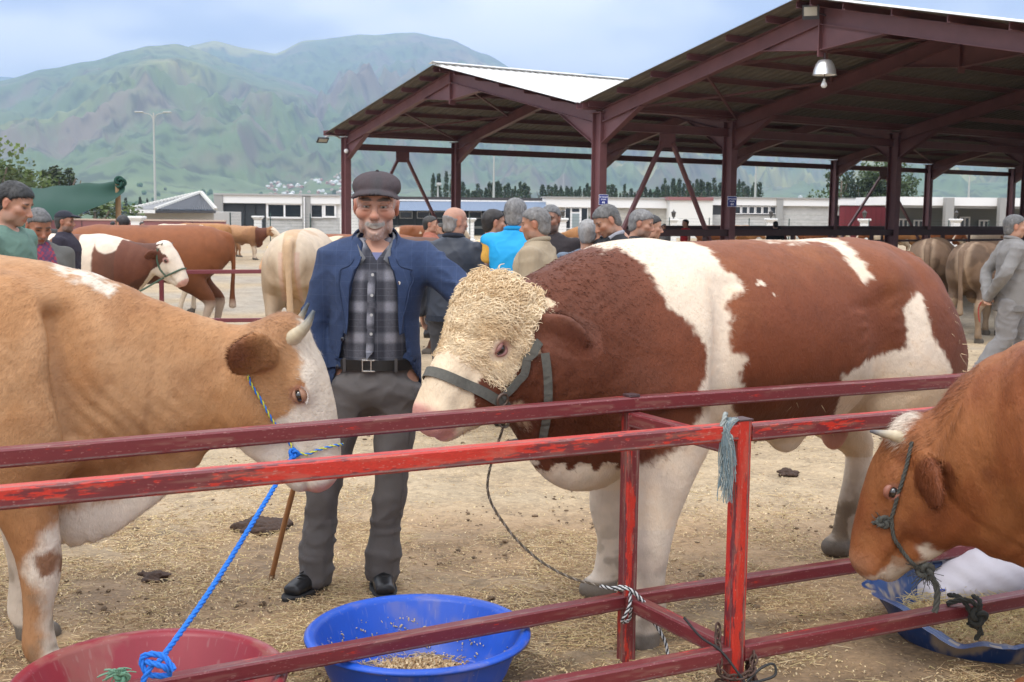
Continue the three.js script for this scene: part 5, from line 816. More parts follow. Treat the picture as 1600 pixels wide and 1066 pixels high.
  // webbing halter: noseband, cheek strap, ring, chin strap and the long strap behind the ear
  const hal = thing('halter', 'grey webbing halter with a ring on the curly headed bull', 'halter', bullAt.P, bullAt.phi);
  const lay = (hp, n, w, closed = false, name = 'strap', off = 0.006) => { const p = sampleCurve(hp.map((q) => k.H(...q)), n, closed).map((q) => k.stick(q, off)), nn = p.map((q) => k.grad(q)); return part(name, strap(p, nn, w, 0.004, closed), webbing, hal); };
  const loop = []; for (let i = 0; i < 14; i++) { const a = i / 14 * 6.283; loop.push([0.345 + 0.035 * Math.sin(a), -0.075 + 0.125 * Math.sin(a), 0.10 * Math.cos(a)]); }
  lay(loop, 60, 0.036, true, 'noseband', 0.007);
  lay([[0.315, -0.14, -0.11], [0.22, -0.155, -0.12], [0.12, -0.145, -0.13], [0.02, -0.13, -0.14]], 24, 0.03, false, 'cheek_strap', 0.010);
  lay([[0.315, -0.15, -0.10], [0.31, -0.2, -0.09], [0.29, -0.27, -0.05], [0.28, -0.30, 0]], 20, 0.03, false, 'chin_strap', 0.007);
  { const p = sampleCurve([[852, 552, -0.21], [857, 590, -0.215], [860, 640, -0.2], [852, 685, -0.16], [846, 705, -0.1]].map((q) => k.stick(V3(...bullAt.plane(...q)), 0.016)), 24).map((q) => k.stick(q, 0.016)); part('neck_strap', strap(p, p.map((q) => k.grad(q)), 0.03, 0.004), webbing, hal); }
  const ring = part('ring', new THREE.TorusGeometry(0.022, 0.0055, 8, 24), mat([0.13, 0.09, 0.07], 0.5, { metalness: 0.6 }), hal), rp = k.stick(k.H(0.318, -0.145, -0.11), 0.012), rn = k.grad(rp); ring.position.copy(rp); ring.quaternion.setFromUnitVectors(V3(0, 0, 1), rn);
  bullKit = k;
}

// the tan cow on the left with its head down, and the brown cow on the right at its basin
const ropeMat = (c, r = 0.75) => mat(c, r);
const BLUE = [0.012, 0.16, 0.62], YEL = [0.55, 0.55, 0.06];
const tanAt = stand(-1.65, 4.08, 0.06);
const tan = thing('cow', 'tan cow with white face and one upright horn lowering its head behind the fence', 'cow', tanAt.P, tanAt.phi);
let tanKit, brownKit;
{
  const P = (l, z) => l.map((p) => tanAt.plane(...p, z).slice(0, 2));
  const face = P([[480, 440], [456, 540], [466, 560], [471, 585], [474, 610], [450, 642], [428, 668], [400, 672], [382, 684], [372, 700], [352, 716], [335, 735], [250, 760], [250, 800], [420, 800], [600, 820], [640, 600], [560, 440]], 0.1);
  const leg = P([[128, 780], [108, 800], [84, 818], [72, 838], [52, 868], [46, 890], [64, 905], [74, 935], [70, 1100], [180, 1100], [130, 880]], 0.2);
  const chest = P([[105, 796], [190, 778], [290, 740], [330, 735], [270, 830], [110, 880]], 0.06);
  const back = [P([[75, 405], [110, 416], [150, 428], [168, 447], [140, 440], [100, 424]], 0.03), P([[150, 440], [185, 448], [180, 456], [158, 450]], 0.03)];
  const T1 = [0.38, 0.19, 0.08], T2 = [0.44, 0.25, 0.125], T3 = [0.25, 0.105, 0.04];
  const color = (x, y, z, h) => {
    const n1 = fbm(x * 4, y * 4, z * 4, 4), n2 = fbm(x * 26, y * 26, z * 26, 3), rag = (n2 - 0.5) * 0.05 + (vnoise(x * 90, y * 60, z * 90) - 0.5) * 0.014;
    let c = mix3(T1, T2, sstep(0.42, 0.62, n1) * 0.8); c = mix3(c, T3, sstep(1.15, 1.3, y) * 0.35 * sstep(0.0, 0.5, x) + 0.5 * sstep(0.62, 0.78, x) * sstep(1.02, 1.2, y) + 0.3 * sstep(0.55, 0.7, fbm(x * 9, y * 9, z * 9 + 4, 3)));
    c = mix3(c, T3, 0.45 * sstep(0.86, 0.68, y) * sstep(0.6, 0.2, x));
    let wc = mix3(WHITE, [0.60, 0.50, 0.38], n1), w = 0; const mark = (sd, e = 0.012) => { w = Math.max(w, sstep(e, -e, sd + rag)); };
    if (x > 0.3) mark(polySD(face, x, y)); if (y < 0.75 && z > -0.05) mark(polySD(leg, x, y), 0.03); if (x < 0.8) { mark(polySD(chest, x, y), 0.02); for (const b of back) mark(polySD(b, x, y), 0.01); }
    if (z < -0.02 && y < 0.55 && x < 0.4) w = Math.max(w, 0.9); if (x < -0.3 && y < 0.62) w = 1; if (x > 0.8 && Math.abs(h.z) < 0.05 && h.y > 0 && h.x > 0.03) w = Math.max(w, sstep(0.06, 0.03, Math.abs(h.z) + rag));
    const ear = Math.abs(h.z) > 0.13 && h.x < 0.25 && h.y < 0.05 && x > 0.5 && y > 0.95; if (ear) w = 0;
    c = mix3(c, wc, w); if (ear) { const q = Math.hypot(x - 0.735, (y - 1.105)); c = mix3([0.17, 0.065, 0.03], T3, sstep(0.03, 0.075, q)); c = mix3(c, T1, sstep(0.065, 0.1, q) * 0.7); }
    if (h.x > 0.45 && x > 0.85) c = mix3(c, PINK, sstep(0.50, 0.535, h.x + (n1 - 0.5) * 0.04) * sstep(-0.13, -0.09, h.y)); const ey = Math.hypot((h.x - 0.19) * 0.8, h.y + 0.03); if (x > 0.85 && Math.abs(h.z) > 0.07) c = mix3(c, [0.42, 0.2, 0.13], sstep(0.036, 0.02, ey));
    if (y < 0.47 && y > 0.36 && Math.abs(z - 0.2) < 0.12) c = mix3(c, [0.22, 0.11, 0.06], sstep(0.05, 0.02, Math.hypot(x - 0.13, (y - 0.40) * 0.7) + rag));
    c = c.map((v) => v * (0.86 + 0.28 * n2)); if (y < 0.3) c = mix3(c, [0.2, 0.15, 0.1], sstep(0.52, 0.66, fbm(x * 15, y * 15, z * 15, 3)) * 0.5); if (y < 0.075) c = mix3(c, HOOF, sstep(0.075, 0.055, y) * 0.9); return c;
  };
  const dn = (t, k = 0.965) => t.map((q) => [q[0], q[1] * k, q[2], q[3]]);
  const k = makeBeast(tan, {
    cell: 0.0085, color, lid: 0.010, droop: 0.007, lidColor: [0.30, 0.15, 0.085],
    trunk: dn(TRUNK), neck: [[-0.15, 1.03, 0, 0.32, 0.24], [0.18, 1.0, 0, 0.315, 0.20], [0.42, 0.965, 0, 0.28, 0.16], [0.62, 0.965, 0, 0.225, 0.125], [0.78, 1.0, 0, 0.16, 0.10]],
    legs: [frontLeg(0.075, 0.2, { thick: 0.98 }), frontLeg(-0.1, -0.16, { thick: 0.95, y0: 0 }), hindLeg(-1.5, 0.22), hindLeg(-1.62, -0.22)],
    more: (F) => { F.chain([[-0.1, 0.66, 0.02], [0.13, 0.52, 0.02], [0.32, 0.60, 0.01], [0.52, 0.74, 0]], [[0.14, 0.10], [0.125, 0.055], [0.11, 0.042], [0.08, 0.04]], { k: 0.07 }); F.ell([-0.04, 1.0, 0.24], [0.2, 0.3, 0.08], { k: 0.12 }); F.ell([0.1, 0.84, 0.2], [0.13, 0.14, 0.09], { k: 0.1 }); F.chain([[0.16, 1.2, 0.21], [0.2, 1.0, 0.25], [0.21, 0.82, 0.22]], [[0.03, 0.02], [0.04, 0.025], [0.03, 0.02]], { k: 0.10, op: 'sub' }); },
    head: { poll: [0.885, 1.135, 0], pitch: -1.30, yaw: 0.2, s: 1.02, tip: [0.05, 0.06, 0.065], ears: [{ x: -0.40, y: -0.60, z: 0.6, fx: 0.25, fy: -0.1, fz: 1, len: 0.175, w: 1.12 }, { x: -0.25, y: -0.62, z: 0.7, fx: 0.4, fy: 0.3 }], horns: [[1, [[0.02, -0.03, 0.06], [0.0, 0.01, 0.105], [-0.025, 0.052, 0.13], [-0.066, 0.092, 0.122]], 0.033], [-1, [[0.02, -0.03, 0.06], [0.0, 0.01, 0.10], [-0.02, 0.05, 0.13], [-0.07, 0.10, 0.125]], 0.026]] },
    disp: (x, y, z) => { const nk = sstep(0.12, 0.25, x) * sstep(0.62, 0.48, x) * sstep(1.12, 0.9, y) * sstep(0.55, 0.7, y); return 0.011 * (fbm(x * 4.5, y * 4.5, z * 4.5, 3) - 0.5) + nk * 0.0034 * Math.sin((x + 0.12 * Math.sin(y * 7)) * 95 + 4 * vnoise(x * 9, y * 5, 1)) * vnoise(x * 7, y * 4, 5) + 0.003 * (fbm(x * 22, y * 9, z * 22, 2) - 0.5); },
  });
  tanKit = k;
  const comb = (x, y, z) => { const h = k.toH(x, y, z); if (x > 0.8 && h.x > 0.02) return k.H(h.x > 0.1 ? -0.4 : -1, -0.7, 0).sub(k.H(0, 0, 0)).toArray(); return y < 0.6 ? [-0.1, -1, 0] : [-0.9, -0.75, 0]; };
  fur(k.geo, 110000, { comb, keep: (x, y, z) => (x < -0.35 ? 0 : z > -0.12 ? 1 : 0.15) * (k.toH(x, y, z).x > 0.49 && x > 0.85 ? 0 : 1), len: 0.018, wid: 0.0016, lift: 0.24, seed: 33 }, tan);
  // fringe of hair round the ear and on the poll
  fur(k.geo, 5200, { comb: (x, y, z) => { const h = k.toH(x, y, z); return h.z > 0.13 ? [-0.6, 0.2, 0.3] : k.H(0.6, 0.3, 0).sub(k.H(0, 0, 0)).toArray(); }, keep: (x, y, z) => { const h = k.toH(x, y, z); if (x < 0.6 || y < 0.98) return 0; return h.z > 0.14 && h.x < 0.2 ? 1.4 : h.x < 0.08 && h.y > -0.14 ? 1 : 0; }, len: 0.022, wid: 0.0016, lift: 0.35, jitter: 0.5, seed: 34, name: 'tuft' }, tan);
  const lashes = []; for (let i = 0; i < 14; i++) { const t = 0.5 + i / 13 * 2.1, a = k.H(0.192 + Math.cos(t) * 0.027, -0.030 + Math.sin(t) * 0.021, 0.126), b = k.H(0.192 + Math.cos(t) * 0.036, -0.030 + Math.sin(t) * 0.026, 0.142); lashes.push(tube([a, a.clone().lerp(b, 0.5).add(V3(0, 0.004, 0)), b], 0.0009, { seg: 2, n: 4 })); } part('eyelashes', lashes, mat([0.7, 0.66, 0.6], 0.6), tan);
  // cord halter, then the blue rope down to the fence
  const hal = thing('cord_halter', 'thin blue and yellow cord halter round the head of the tan cow', 'halter', tanAt.P, tanAt.phi), pp = (px, py, z) => V3(...tanAt.plane(px, py, z));
  const lay = (l, r = 0.0045) => sampleCurve(l.map((q) => k.stick(pp(...q), 0.004)), 26).map((q) => k.stick(q, 0.005));
  const cord = (pts, nm = 'cord') => { const g = rope(pts, 0.0052, 2, 7); part(nm, g[0], ropeMat(BLUE), hal); part(nm, g[1], ropeMat(YEL), hal); };
  cord(lay([[398, 560, 0.13], [390, 588, 0.13], [408, 625, 0.13], [430, 664, 0.12], [446, 690, 0.11], [457, 708, 0.1]])); cord(lay([[457, 708, 0.1], [480, 712, 0.1], [500, 706, 0.09], [522, 697, 0.04], [526, 695, -0.02]])); cord(lay([[457, 708, 0.1], [452, 730, 0.09], [446, 748, 0.05]]));
  part('knot', new THREE.TorusKnotGeometry(0.011, 0.0055, 48, 6, 2, 3).translate(...k.stick(pp(457, 711, 0.1), 0.01).toArray()), ropeMat(BLUE), hal);
  const a = k.stick(pp(455, 715, 0.1), 0.01), w0 = a.clone().applyAxisAngle(V3(0, 1, 0), tanAt.phi).add(tanAt.P), fr = PX.at(246, 1038, 3.02), ro = thing('lead_rope', 'bright blue rope running from the tan cow down to a knot on the lower rail', 'rope', [fr.x, 0, fr.z]), L = (p) => p.clone().sub(ro.position);
  const e = L(fr); part('line', rope([L(w0), L(w0).lerp(e, 0.35).add(V3(0, -0.015, 0)), L(w0).lerp(e, 0.7).add(V3(0, -0.02, 0)), e], 0.0085, 3, 8), ropeMat(BLUE), ro);
  part('knot', [...rope([e.clone().add(V3(-0.02, 0.02, 0.035)), e.clone().add(V3(0.03, 0.01, 0.045)), e.clone().add(V3(0.035, -0.02, 0.02)), e.clone().add(V3(-0.015, -0.01, 0.04)), e.clone().add(V3(-0.03, 0.03, 0.03)), e.clone().add(V3(0.02, 0.035, 0.03)), e.clone().add(V3(0.055, 0.0, 0.04))], 0.0085, 3, 8), ...rope([e.clone().add(V3(0, 0.02, 0.03)), e.clone().add(V3(-0.02, -0.02, 0.045)), e.clone().add(V3(-0.045, -0.09, 0.04)), e.clone().add(V3(-0.06, -0.17, 0.03))], 0.0085, 3, 8)], ropeMat(BLUE), ro);
}
const brownAt = stand(1.72, 3.58, Math.PI - 0.46);
const brown = thing('cow', 'red brown cow with short horn and dark rope halter eating at the broken blue basin', 'cow', brownAt.P, brownAt.phi);
{
  const P = (l, z) => l.map((p) => brownAt.plane(...p, z).slice(0, 2)), chin = P([[1448, 852], [1430, 858], [1440, 878], [1415, 884], [1380, 893], [1345, 905], [1360, 950], [1500, 950], [1505, 880], [1470, 874]], -0.06), poll = P([[1374, 664], [1392, 648], [1424, 640], [1432, 652], [1420, 672], [1412, 690], [1396, 694]], -0.06);
  const NE = { x: 0.42, y: -0.5, z: 0.62, fx: 0.4, fy: 0.3, fz: 0.6, len: 0.19, w: 1.05 };
  const A = [0.205, 0.063, 0.021], B = [0.265, 0.098, 0.034], D = [0.12, 0.036, 0.016];
  const color = (x, y, z, h) => {
    const n1 = fbm(x * 5, y * 5, z * 5 + 2, 4), n2 = fbm(x * 26, y * 26, z * 26, 3), rag = (n2 - 0.5) * 0.04 + (vnoise(x * 90, y * 60, z * 90) - 0.5) * 0.014;
    let c = mix3(A, B, sstep(0.4, 0.64, n1)); c = mix3(c, D, 0.5 * sstep(0.6, 0.75, fbm(x * 8, y * 8, z * 8, 3))); let w = 0;
    if (x > 0.2) { w = Math.max(sstep(0.012, -0.012, polySD(chin, x, y) + rag), sstep(0.012, -0.012, polySD(poll, x, y) + rag)); }
    const ear = x > 0.2 && h.z < -0.1 && earDist(h, NE, -1) < 0.004; if (ear) { w = 0; c = mix3(D, A, 0.4 * n1 * 2); }
    c = mix3(c, mix3([0.62, 0.54, 0.45], [0.5, 0.4, 0.3], n1), w); if (x > 0.3 && h.x > 0.43) c = mix3(c, [0.33, 0.17, 0.10], sstep(0.44, 0.52, h.x) * sstep(-0.1, 0.0, h.y) * 0.6); if (x > 0.3 && h.y < -0.10 && h.x > 0.42) c = mix3(c, [0.22, 0.16, 0.11], 0.6);
    const ey = Math.hypot((h.x - 0.19) * 0.8, h.y + 0.03); if (x > 0.3 && Math.abs(h.z) > 0.07) c = mix3(c, [0.36, 0.17, 0.12], sstep(0.034, 0.016, ey) * 0.8);
    return c.map((v) => v * (0.85 + 0.3 * n2));
  };
  const q = 0.88, sc = (l) => ({ pts: l.pts.map((p) => p.map((v) => v * q)), r: l.r.map((r) => r.map((v) => v * q)) });
  const k = makeBeast(brown, {
    cell: 0.008, color, lid: 0.010, droop: -0.002, lidColor: [0.30, 0.12, 0.08],
    trunk: TRUNK.map((t) => t.map((v) => v * q)), neck: [[-0.15, 0.90, 0, 0.28, 0.22], [0.08, 0.85, 0, 0.28, 0.19], [0.22, 0.785, 0, 0.255, 0.155], [0.34, 0.745, 0, 0.215, 0.125], [0.42, 0.74, 0, 0.16, 0.10]],
    legs: [frontLeg(0.05, 0.2), frontLeg(-0.05, -0.2), hindLeg(-1.5, 0.22), hindLeg(-1.6, -0.22)].map(sc), more: (F) => { F.chain([[-0.1, 0.62, 0], [0.08, 0.58, 0], [0.22, 0.58, 0]], [[0.12, 0.12], [0.1, 0.07], [0.07, 0.05]], { k: 0.08 }); },
    head: { poll: [0.50, 0.872, 0], pitch: -1.265, yaw: 0.0, s: 0.9, tip: [0.10, 0.10, 0.11], ears: [{ x: -0.2, y: -0.5, z: 0.8 }, NE], horns: [[-1, [[0.01, -0.02, 0.07], [0.005, 0.03, 0.105], [0.01, 0.075, 0.125], [0.02, 0.115, 0.118]], 0.027], [1, [[0.01, -0.02, 0.07], [0.0, 0.03, 0.105], [0.005, 0.07, 0.125], [0.02, 0.10, 0.118]], 0.025]] },
    disp: (x, y, z) => { const nk = sstep(0.25, 0.1, x) * sstep(1.0, 0.7, y); return 0.009 * (fbm(x * 5, y * 5, z * 5, 3) - 0.5) + nk * 0.006 * Math.sin((x + 0.5 * (y - 0.7) + 0.05 * Math.sin(y * 12)) * 70) * vnoise(x * 8, y * 5, 2) + 0.003 * (fbm(x * 22, y * 9, z * 22, 2) - 0.5); },
  });
  brownKit = k;
  const comb = (x, y, z) => { const h = k.toH(x, y, z); if (x > 0.38 && h.x > 0.02) return k.H(h.x > 0.2 ? -0.6 : -1, -0.6, 0).sub(k.H(0, 0, 0)).toArray(); return [-0.8, -0.6, 0]; };
  fur(k.geo, 70000, { comb, keep: (x, y, z) => (x < -0.3 ? 0 : z < 0.12 ? 1 : 0.15) * (k.toH(x, y, z).x > 0.5 && x > 0.4 ? 0 : 1), len: 0.017, wid: 0.0015, lift: 0.24, seed: 43 }, brown);
  fur(k.geo, 5200, { comb: (x, y, z) => { const h = k.toH(x, y, z); return h.z < -0.13 ? [-0.2, -0.6, -0.3] : k.H(0.5, 0.3, 0).sub(k.H(0, 0, 0)).toArray(); }, keep: (x, y, z) => { const h = k.toH(x, y, z); if (x < 0.25 || y < 0.6) return 0; return h.z < -0.1 && earDist(h, NE, -1) < 0.01 ? 1.2 : h.x < 0.07 && h.y > -0.14 ? 1.2 : 0; }, len: 0.028, wid: 0.0018, lift: 0.4, jitter: 0.5, seed: 44, name: 'tuft' }, brown);
  const hal = thing('rope_halter', 'frayed dark grey rope halter on the red brown cow', 'halter', brownAt.P, brownAt.phi), dark = mat([0.07, 0.07, 0.06], 0.95), pp = (px, py, z) => V3(...brownAt.plane(px, py, z));
  const lay = (l) => sampleCurve(l.map((p) => k.stick(pp(...p), 0.004)), 24).map((p) => k.stick(p, 0.006)); const R = rng(9);
  const fray = (o, n, len, down) => { const g = []; for (let i = 0; i < n; i++) { const d = V3(R() - 0.5, (R() - 0.5) * 0.8 - down, R() - 0.5).normalize().multiplyScalar(len * (0.5 + R())); g.push(tube([o, o.clone().addScaledVector(d, 0.5).add(V3((R() - 0.5) * 0.02, 0, (R() - 0.5) * 0.02)), o.clone().add(d)], 0.0011, { seg: 3, n: 4 })); } return g; };
  part('cheek_rope', rope(lay([[1424, 690, -0.12], [1419, 715, -0.12], [1412, 745, -0.12], [1400, 785, -0.12], [1391, 812, -0.11]]), 0.0065, 3, 8), dark, hal); part('nose_rope', [...rope(lay([[1391, 812, -0.11], [1380, 815, -0.1], [1368, 814, -0.06]]), 0.007, 3, 8), ...rope(lay([[1391, 812, -0.11], [1396, 840, -0.1], [1412, 866, -0.09], [1428, 885, -0.05], [1440, 893, 0]]), 0.007, 3, 8)], dark, hal);
  const kn = k.stick(pp(1380, 816, -0.1), 0.01), kn2 = pp(1447, 893, -0.02); part('knot', [new THREE.TorusKnotGeometry(0.012, 0.007, 48, 6, 2, 3).translate(...kn.toArray()), ...fray(kn, 26, 0.03, 0)], dark, hal); part('frayed_end', [...fray(kn2, 70, 0.055, 0.1), new THREE.TorusKnotGeometry(0.016, 0.009, 48, 6, 2, 3).translate(...kn2.toArray()), ...rope([kn2, kn2.clone().add(V3(-0.03, -0.04, 0.01)), kn2.clone().add(V3(-0.035, -0.10, 0.02)), kn2.clone().add(V3(-0.03, -0.135, 0.02))], 0.011, 3, 7)], dark, hal);
}

// the rest of the herd, standing about the market
const coat = (base, patch, o = {}) => (x, y, z, h) => {   // base colour with blotches of the other one
  const { seed = 1, amount = 0.5, face = null, legs = null, dark = 0.3, belly = null, f = 1.6, rear = null } = o, n1 = fbm(x * f + seed * 7.3, y * f * 0.9 + seed, z * f * 0.7, 3), n2 = fbm(x * 20, y * 20, z * 20, 3), rag = (n2 - 0.5) * 0.06;
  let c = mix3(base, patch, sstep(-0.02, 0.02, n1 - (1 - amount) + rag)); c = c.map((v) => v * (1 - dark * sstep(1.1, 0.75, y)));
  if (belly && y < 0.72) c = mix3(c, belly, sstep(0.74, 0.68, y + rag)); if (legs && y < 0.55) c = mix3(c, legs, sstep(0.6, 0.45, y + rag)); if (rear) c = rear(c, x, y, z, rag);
  if (face && x > 0.4) { const inF = h.x > 0.02 && Math.abs(h.z) < 0.125 && (h.y > -0.12 || h.x > 0.3); if (inF) c = mix3(c, face, sstep(0.0, 0.03, h.x + rag)); if (h.x > 0.5) c = mix3(c, PINK, 0.8); }
  c = c.map((v) => v * (0.85 + 0.3 * n2)); if (y < 0.075) c = HOOF; return c;
};
function stdBeast(o, sp = {}) {
  const q = sp.q ?? 1, w = sp.w ?? 1, hp = sp.head ?? {}, up = hp.up ?? 0.1, px = hp.x ?? 0.72;
  const tr = TRUNK.map((t) => [t[0] * q, t[1] * q, t[2] * q, t[3] * q * w]), py = (1.2 + up) * q;
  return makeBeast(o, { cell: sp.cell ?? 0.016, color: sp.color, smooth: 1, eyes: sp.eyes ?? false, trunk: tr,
    neck: [[-0.15 * q, 1.06 * q, 0, 0.32 * q, 0.22 * q * w], [0.16 * q, 1.05 * q, 0, 0.27 * q, 0.17 * q], [lerp(0.16, px, 0.5) * q, lerp(1.05, 1.1 + up, 0.5) * q, (hp.z ?? 0) * 0.4, 0.21 * q, 0.13 * q], [(px - 0.07) * q, (1.09 + up) * q, hp.z ?? 0, 0.15 * q, 0.10 * q]],
    legs: [frontLeg(0.03, 0.2, { step: 0.04 }), frontLeg(-0.08, -0.2, { step: -0.05 }), hindLeg(-1.5, 0.21, { step: sp.step ?? -0.04 }), hindLeg(-1.5, -0.21, { step: 0.1 })].map((l) => ({ pts: l.pts.map((p) => p.map((v) => v * q)), r: l.r.map((r) => r.map((v) => v * q)) })),
    more: (F) => { F.chain([[-0.05 * q, 0.74 * q, 0], [0.14 * q, 0.62 * q, 0], [0.3 * q, 0.72 * q, 0]], [[0.12, 0.1], [0.11, 0.06], [0.08, 0.05]].map((r) => r.map((v) => v * q)), { k: 0.08 }); F.chain([[-1.62, 1.32, 0], [-1.73, 1.27, 0], [-1.77, 1.0, 0.01], [-1.75, 0.62, 0.02], [-1.75, 0.42, 0.02]].map((p) => p.map((v) => v * q)), [[0.045, 0.05], [0.045, 0.05], [0.028, 0.032], [0.03, 0.035], [0.05, 0.05]].map((r) => r.map((v) => v * q)), { k: 0.05 }); if (sp.udder !== false) F.ell([-1.15 * q, 0.66 * q, 0], [0.15 * q, 0.12 * q, 0.12 * q], { k: 0.06 }); sp.more?.(F, q); },
    head: { poll: [px * q, py, hp.z ?? 0], pitch: hp.pitch ?? -0.8, yaw: hp.yaw ?? 0, s: q * 0.95, ears: hp.ears ?? [{ x: 0.0, y: -0.35, z: 0.9 }, { x: 0.0, y: -0.35, z: 0.9 }], horns: hp.horns ?? [] } });
}
const CHOC = [0.11, 0.045, 0.024], RED = [0.22, 0.075, 0.028], TANC = [0.36, 0.17, 0.065], BLACK = [0.02, 0.016, 0.014], DUN = [0.26, 0.17, 0.09];
{
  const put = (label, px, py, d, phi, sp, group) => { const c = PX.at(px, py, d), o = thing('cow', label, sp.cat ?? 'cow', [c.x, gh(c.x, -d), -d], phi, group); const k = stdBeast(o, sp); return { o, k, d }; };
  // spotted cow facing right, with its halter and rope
  { const pat = (x, y, z, h) => { const n2 = fbm(x * 20, y * 20, z * 20, 3), rag = (n2 - 0.5) * 0.08, el = (a, b, r, s) => Math.hypot((x - a) / r, (y - b) / s) - 1; let w = 1; const brown = Math.min(el(-0.5, 1.2, 0.2, 0.28), (-0.09 - x) * 3, el(-1.6, 1.0, 0.3, 0.5)); w = Math.max(sstep(0.02, 0.10, brown + rag), sstep(0.1, 0.0, el(0.05, 1.42, 0.17, 0.2) + rag)); let c = mix3(mix3([0.15, 0.055, 0.03], [0.09, 0.04, 0.025], sstep(-0.2, 0.3, x)), [0.66, 0.54, 0.42], w); if (x > 0.15) { c = mix3(c, [0.10, 0.04, 0.025], sstep(0.15, 0.4, x)); if (h.x > -0.02 && Math.abs(h.z) < 0.12 && h.x < 0.7 && (h.y > -0.14 || h.x > 0.12)) c = [0.64, 0.54, 0.43]; if (h.x < 0.03 && h.y > -0.05 && Math.abs(h.z) < 0.1 && h.x > -0.12) c = [0.68, 0.6, 0.5]; if (Math.abs(h.z) > 0.13 && h.x < 0.2) c = [0.13, 0.045, 0.025]; if (Math.hypot((h.x - 0.19), h.y + 0.03) < 0.04 && Math.abs(h.z) > 0.06) c = [0.5, 0.28, 0.25]; if (h.x > 0.5) c = mix3(c, PINK, 0.8); } if (y < 0.55) c = [0.62, 0.52, 0.42]; return c.map((v) => v * (0.85 + 0.3 * n2)); };
    const { o, k } = put('dark brown and cream spotted cow with white face, tethered by a green rope', 176, 400, 14.4, -0.12, { cell: 0.0135, color: pat, eyes: true, head: { up: 0.10, x: 0.66, pitch: -1.0, yaw: -0.2, horns: [[-1, [[0, -0.02, 0.06], [-0.01, 0.02, 0.1], [-0.02, 0.05, 0.11]], 0.02], [1, [[0, -0.02, 0.06], [-0.01, 0.02, 0.1], [-0.02, 0.05, 0.11]], 0.02]] } });
    const ha = thing('rope_halter', 'green rope halter on the spotted cow, tied to the maroon rail', 'halter', o.position.clone(), o.rotation.y), g = mat([0.07, 0.11, 0.075], 0.9), st = (q) => k.stick(k.H(...q), 0.008), ln = (l, n = 20) => sampleCurve(l.map(st), n); part('cheek_rope', tube(ln([[0.02, -0.05, 0.12], [0.12, -0.12, 0.12], [0.24, -0.16, 0.11], [0.34, -0.16, 0.1]]), 0.011, { seg: 1 }), g, ha); part('nose_rope', tube(ln([[0.34, -0.18, 0.09], [0.36, -0.06, 0.1], [0.37, 0.05, 0.03], [0.37, 0.05, -0.03]]), 0.011, { seg: 1 }), g, ha); const e = st([0.34, -0.2, 0.08]); part('lead', tube([e, e.clone().add(V3(-0.3, -0.18, 0.1)), e.clone().add(V3(-0.55, -0.28, 0.15))], 0.012), g, ha); }
  put('big red brown bull seen behind the spotted cow, rump to the right', 138, 420, 16.2, Math.PI + 0.10, { cat: 'bull', cell: 0.017, w: 1.15, q: 1.08, udder: false, color: coat(RED, [0.15, 0.05, 0.022], { seed: 3, amount: 0.5, legs: [0.42, 0.32, 0.24], dark: 0.4 }), head: { up: 0.0 } });
  { const rear = (c, x, y, z, rag) => { if (x < -1.2) { const side = Math.abs(z); c = mix3(c, [0.30, 0.21, 0.13], sstep(0.09, 0.17, side + rag) * sstep(1.32, 1.08, y) * sstep(0.5, 0.68, y) * 0.85); if (side < 0.07) c = mix3(c, [0.46, 0.30, 0.17], 0.85); c = mix3(c, [0.22, 0.15, 0.09], sstep(0.7, 0.5, y) * sstep(0.45, 0.6, fbm(x * 9, y * 5, z * 9, 3))); if (side > 0.06 && side < 0.11 && y > 0.75 && y < 1.28) c = mix3(c, PINK, 0.3); } return c; };
    const { o } = put('cream cow seen from behind with its tan tail hanging', 454, 430, 12.6, Math.PI / 2 + 0.03, { cell: 0.0135, w: 0.96, q: 1.05, color: coat([0.54, 0.43, 0.31], [0.47, 0.33, 0.21], { seed: 5, amount: 0.35, rear, dark: 0.25 }), head: { up: -0.1, z: 0.1 } }); o.translateX(1.65); }
  { const { o, k } = put('tan and dark brown cow with a yellow ear tag behind the cream cow', 512, 400, 15.2, Math.PI - 0.15, { cell: 0.017, q: 1.0, color: coat([0.10, 0.045, 0.026], [0.62, 0.47, 0.32], { seed: 9, amount: 0.46, face: [0.60, 0.36, 0.2], f: 1.9 }), head: { up: 0.16, x: 0.62, yaw: -0.5 } }); const t = thing('ear_tag', 'yellow plastic ear tag on the tan and dark brown cow', 'tag', o.position.clone(), o.rotation.y), p = k.H(0.0, -0.13, -0.24); part('tag_plate', box(0.09, 0.10, 0.012, p.x, p.y - 0.03, p.z - 0.03, 0.005), mat([0.72, 0.48, 0.02], 0.5), t); part('stud', new THREE.SphereGeometry(0.014, 10, 8).translate(p.x, p.y + 0.01, p.z - 0.04), mat([0.6, 0.4, 0.02], 0.5), t); }
  put('red brown cow with a white blaze patch behind the shoulder of the old man', 640, 400, 19, 0.15, { cell: 0.02, color: coat(RED, [0.66, 0.54, 0.42], { seed: 13, amount: 0.3, face: CREAM }), head: { up: 0.05 } });
  put('cream cow with round tan patch just right of the bald man', 760, 400, 17, Math.PI - 0.2, { cell: 0.018, color: coat([0.64, 0.52, 0.4], [0.30, 0.13, 0.06], { seed: 21, amount: 0.42 }), head: { up: 0.0 } });
  put('cow with curly cream forehead between the dark jacketed man and the grey haired man', 898, 420, 14.5, -Math.PI / 2 - 0.15, { cell: 0.014, color: coat(RED, CREAM, { seed: 2, amount: 0.3, face: CREAM }), head: { up: 0.02, pitch: -1.0 } });
  put('brown cow whose back shows just above the white loin of the big bull', 1215, 400, 9.6, 0.25, { cell: 0.017, q: 0.99, color: coat(TANC, [0.66, 0.54, 0.42], { seed: 17, amount: 0.4 }), head: { up: -0.2 } });
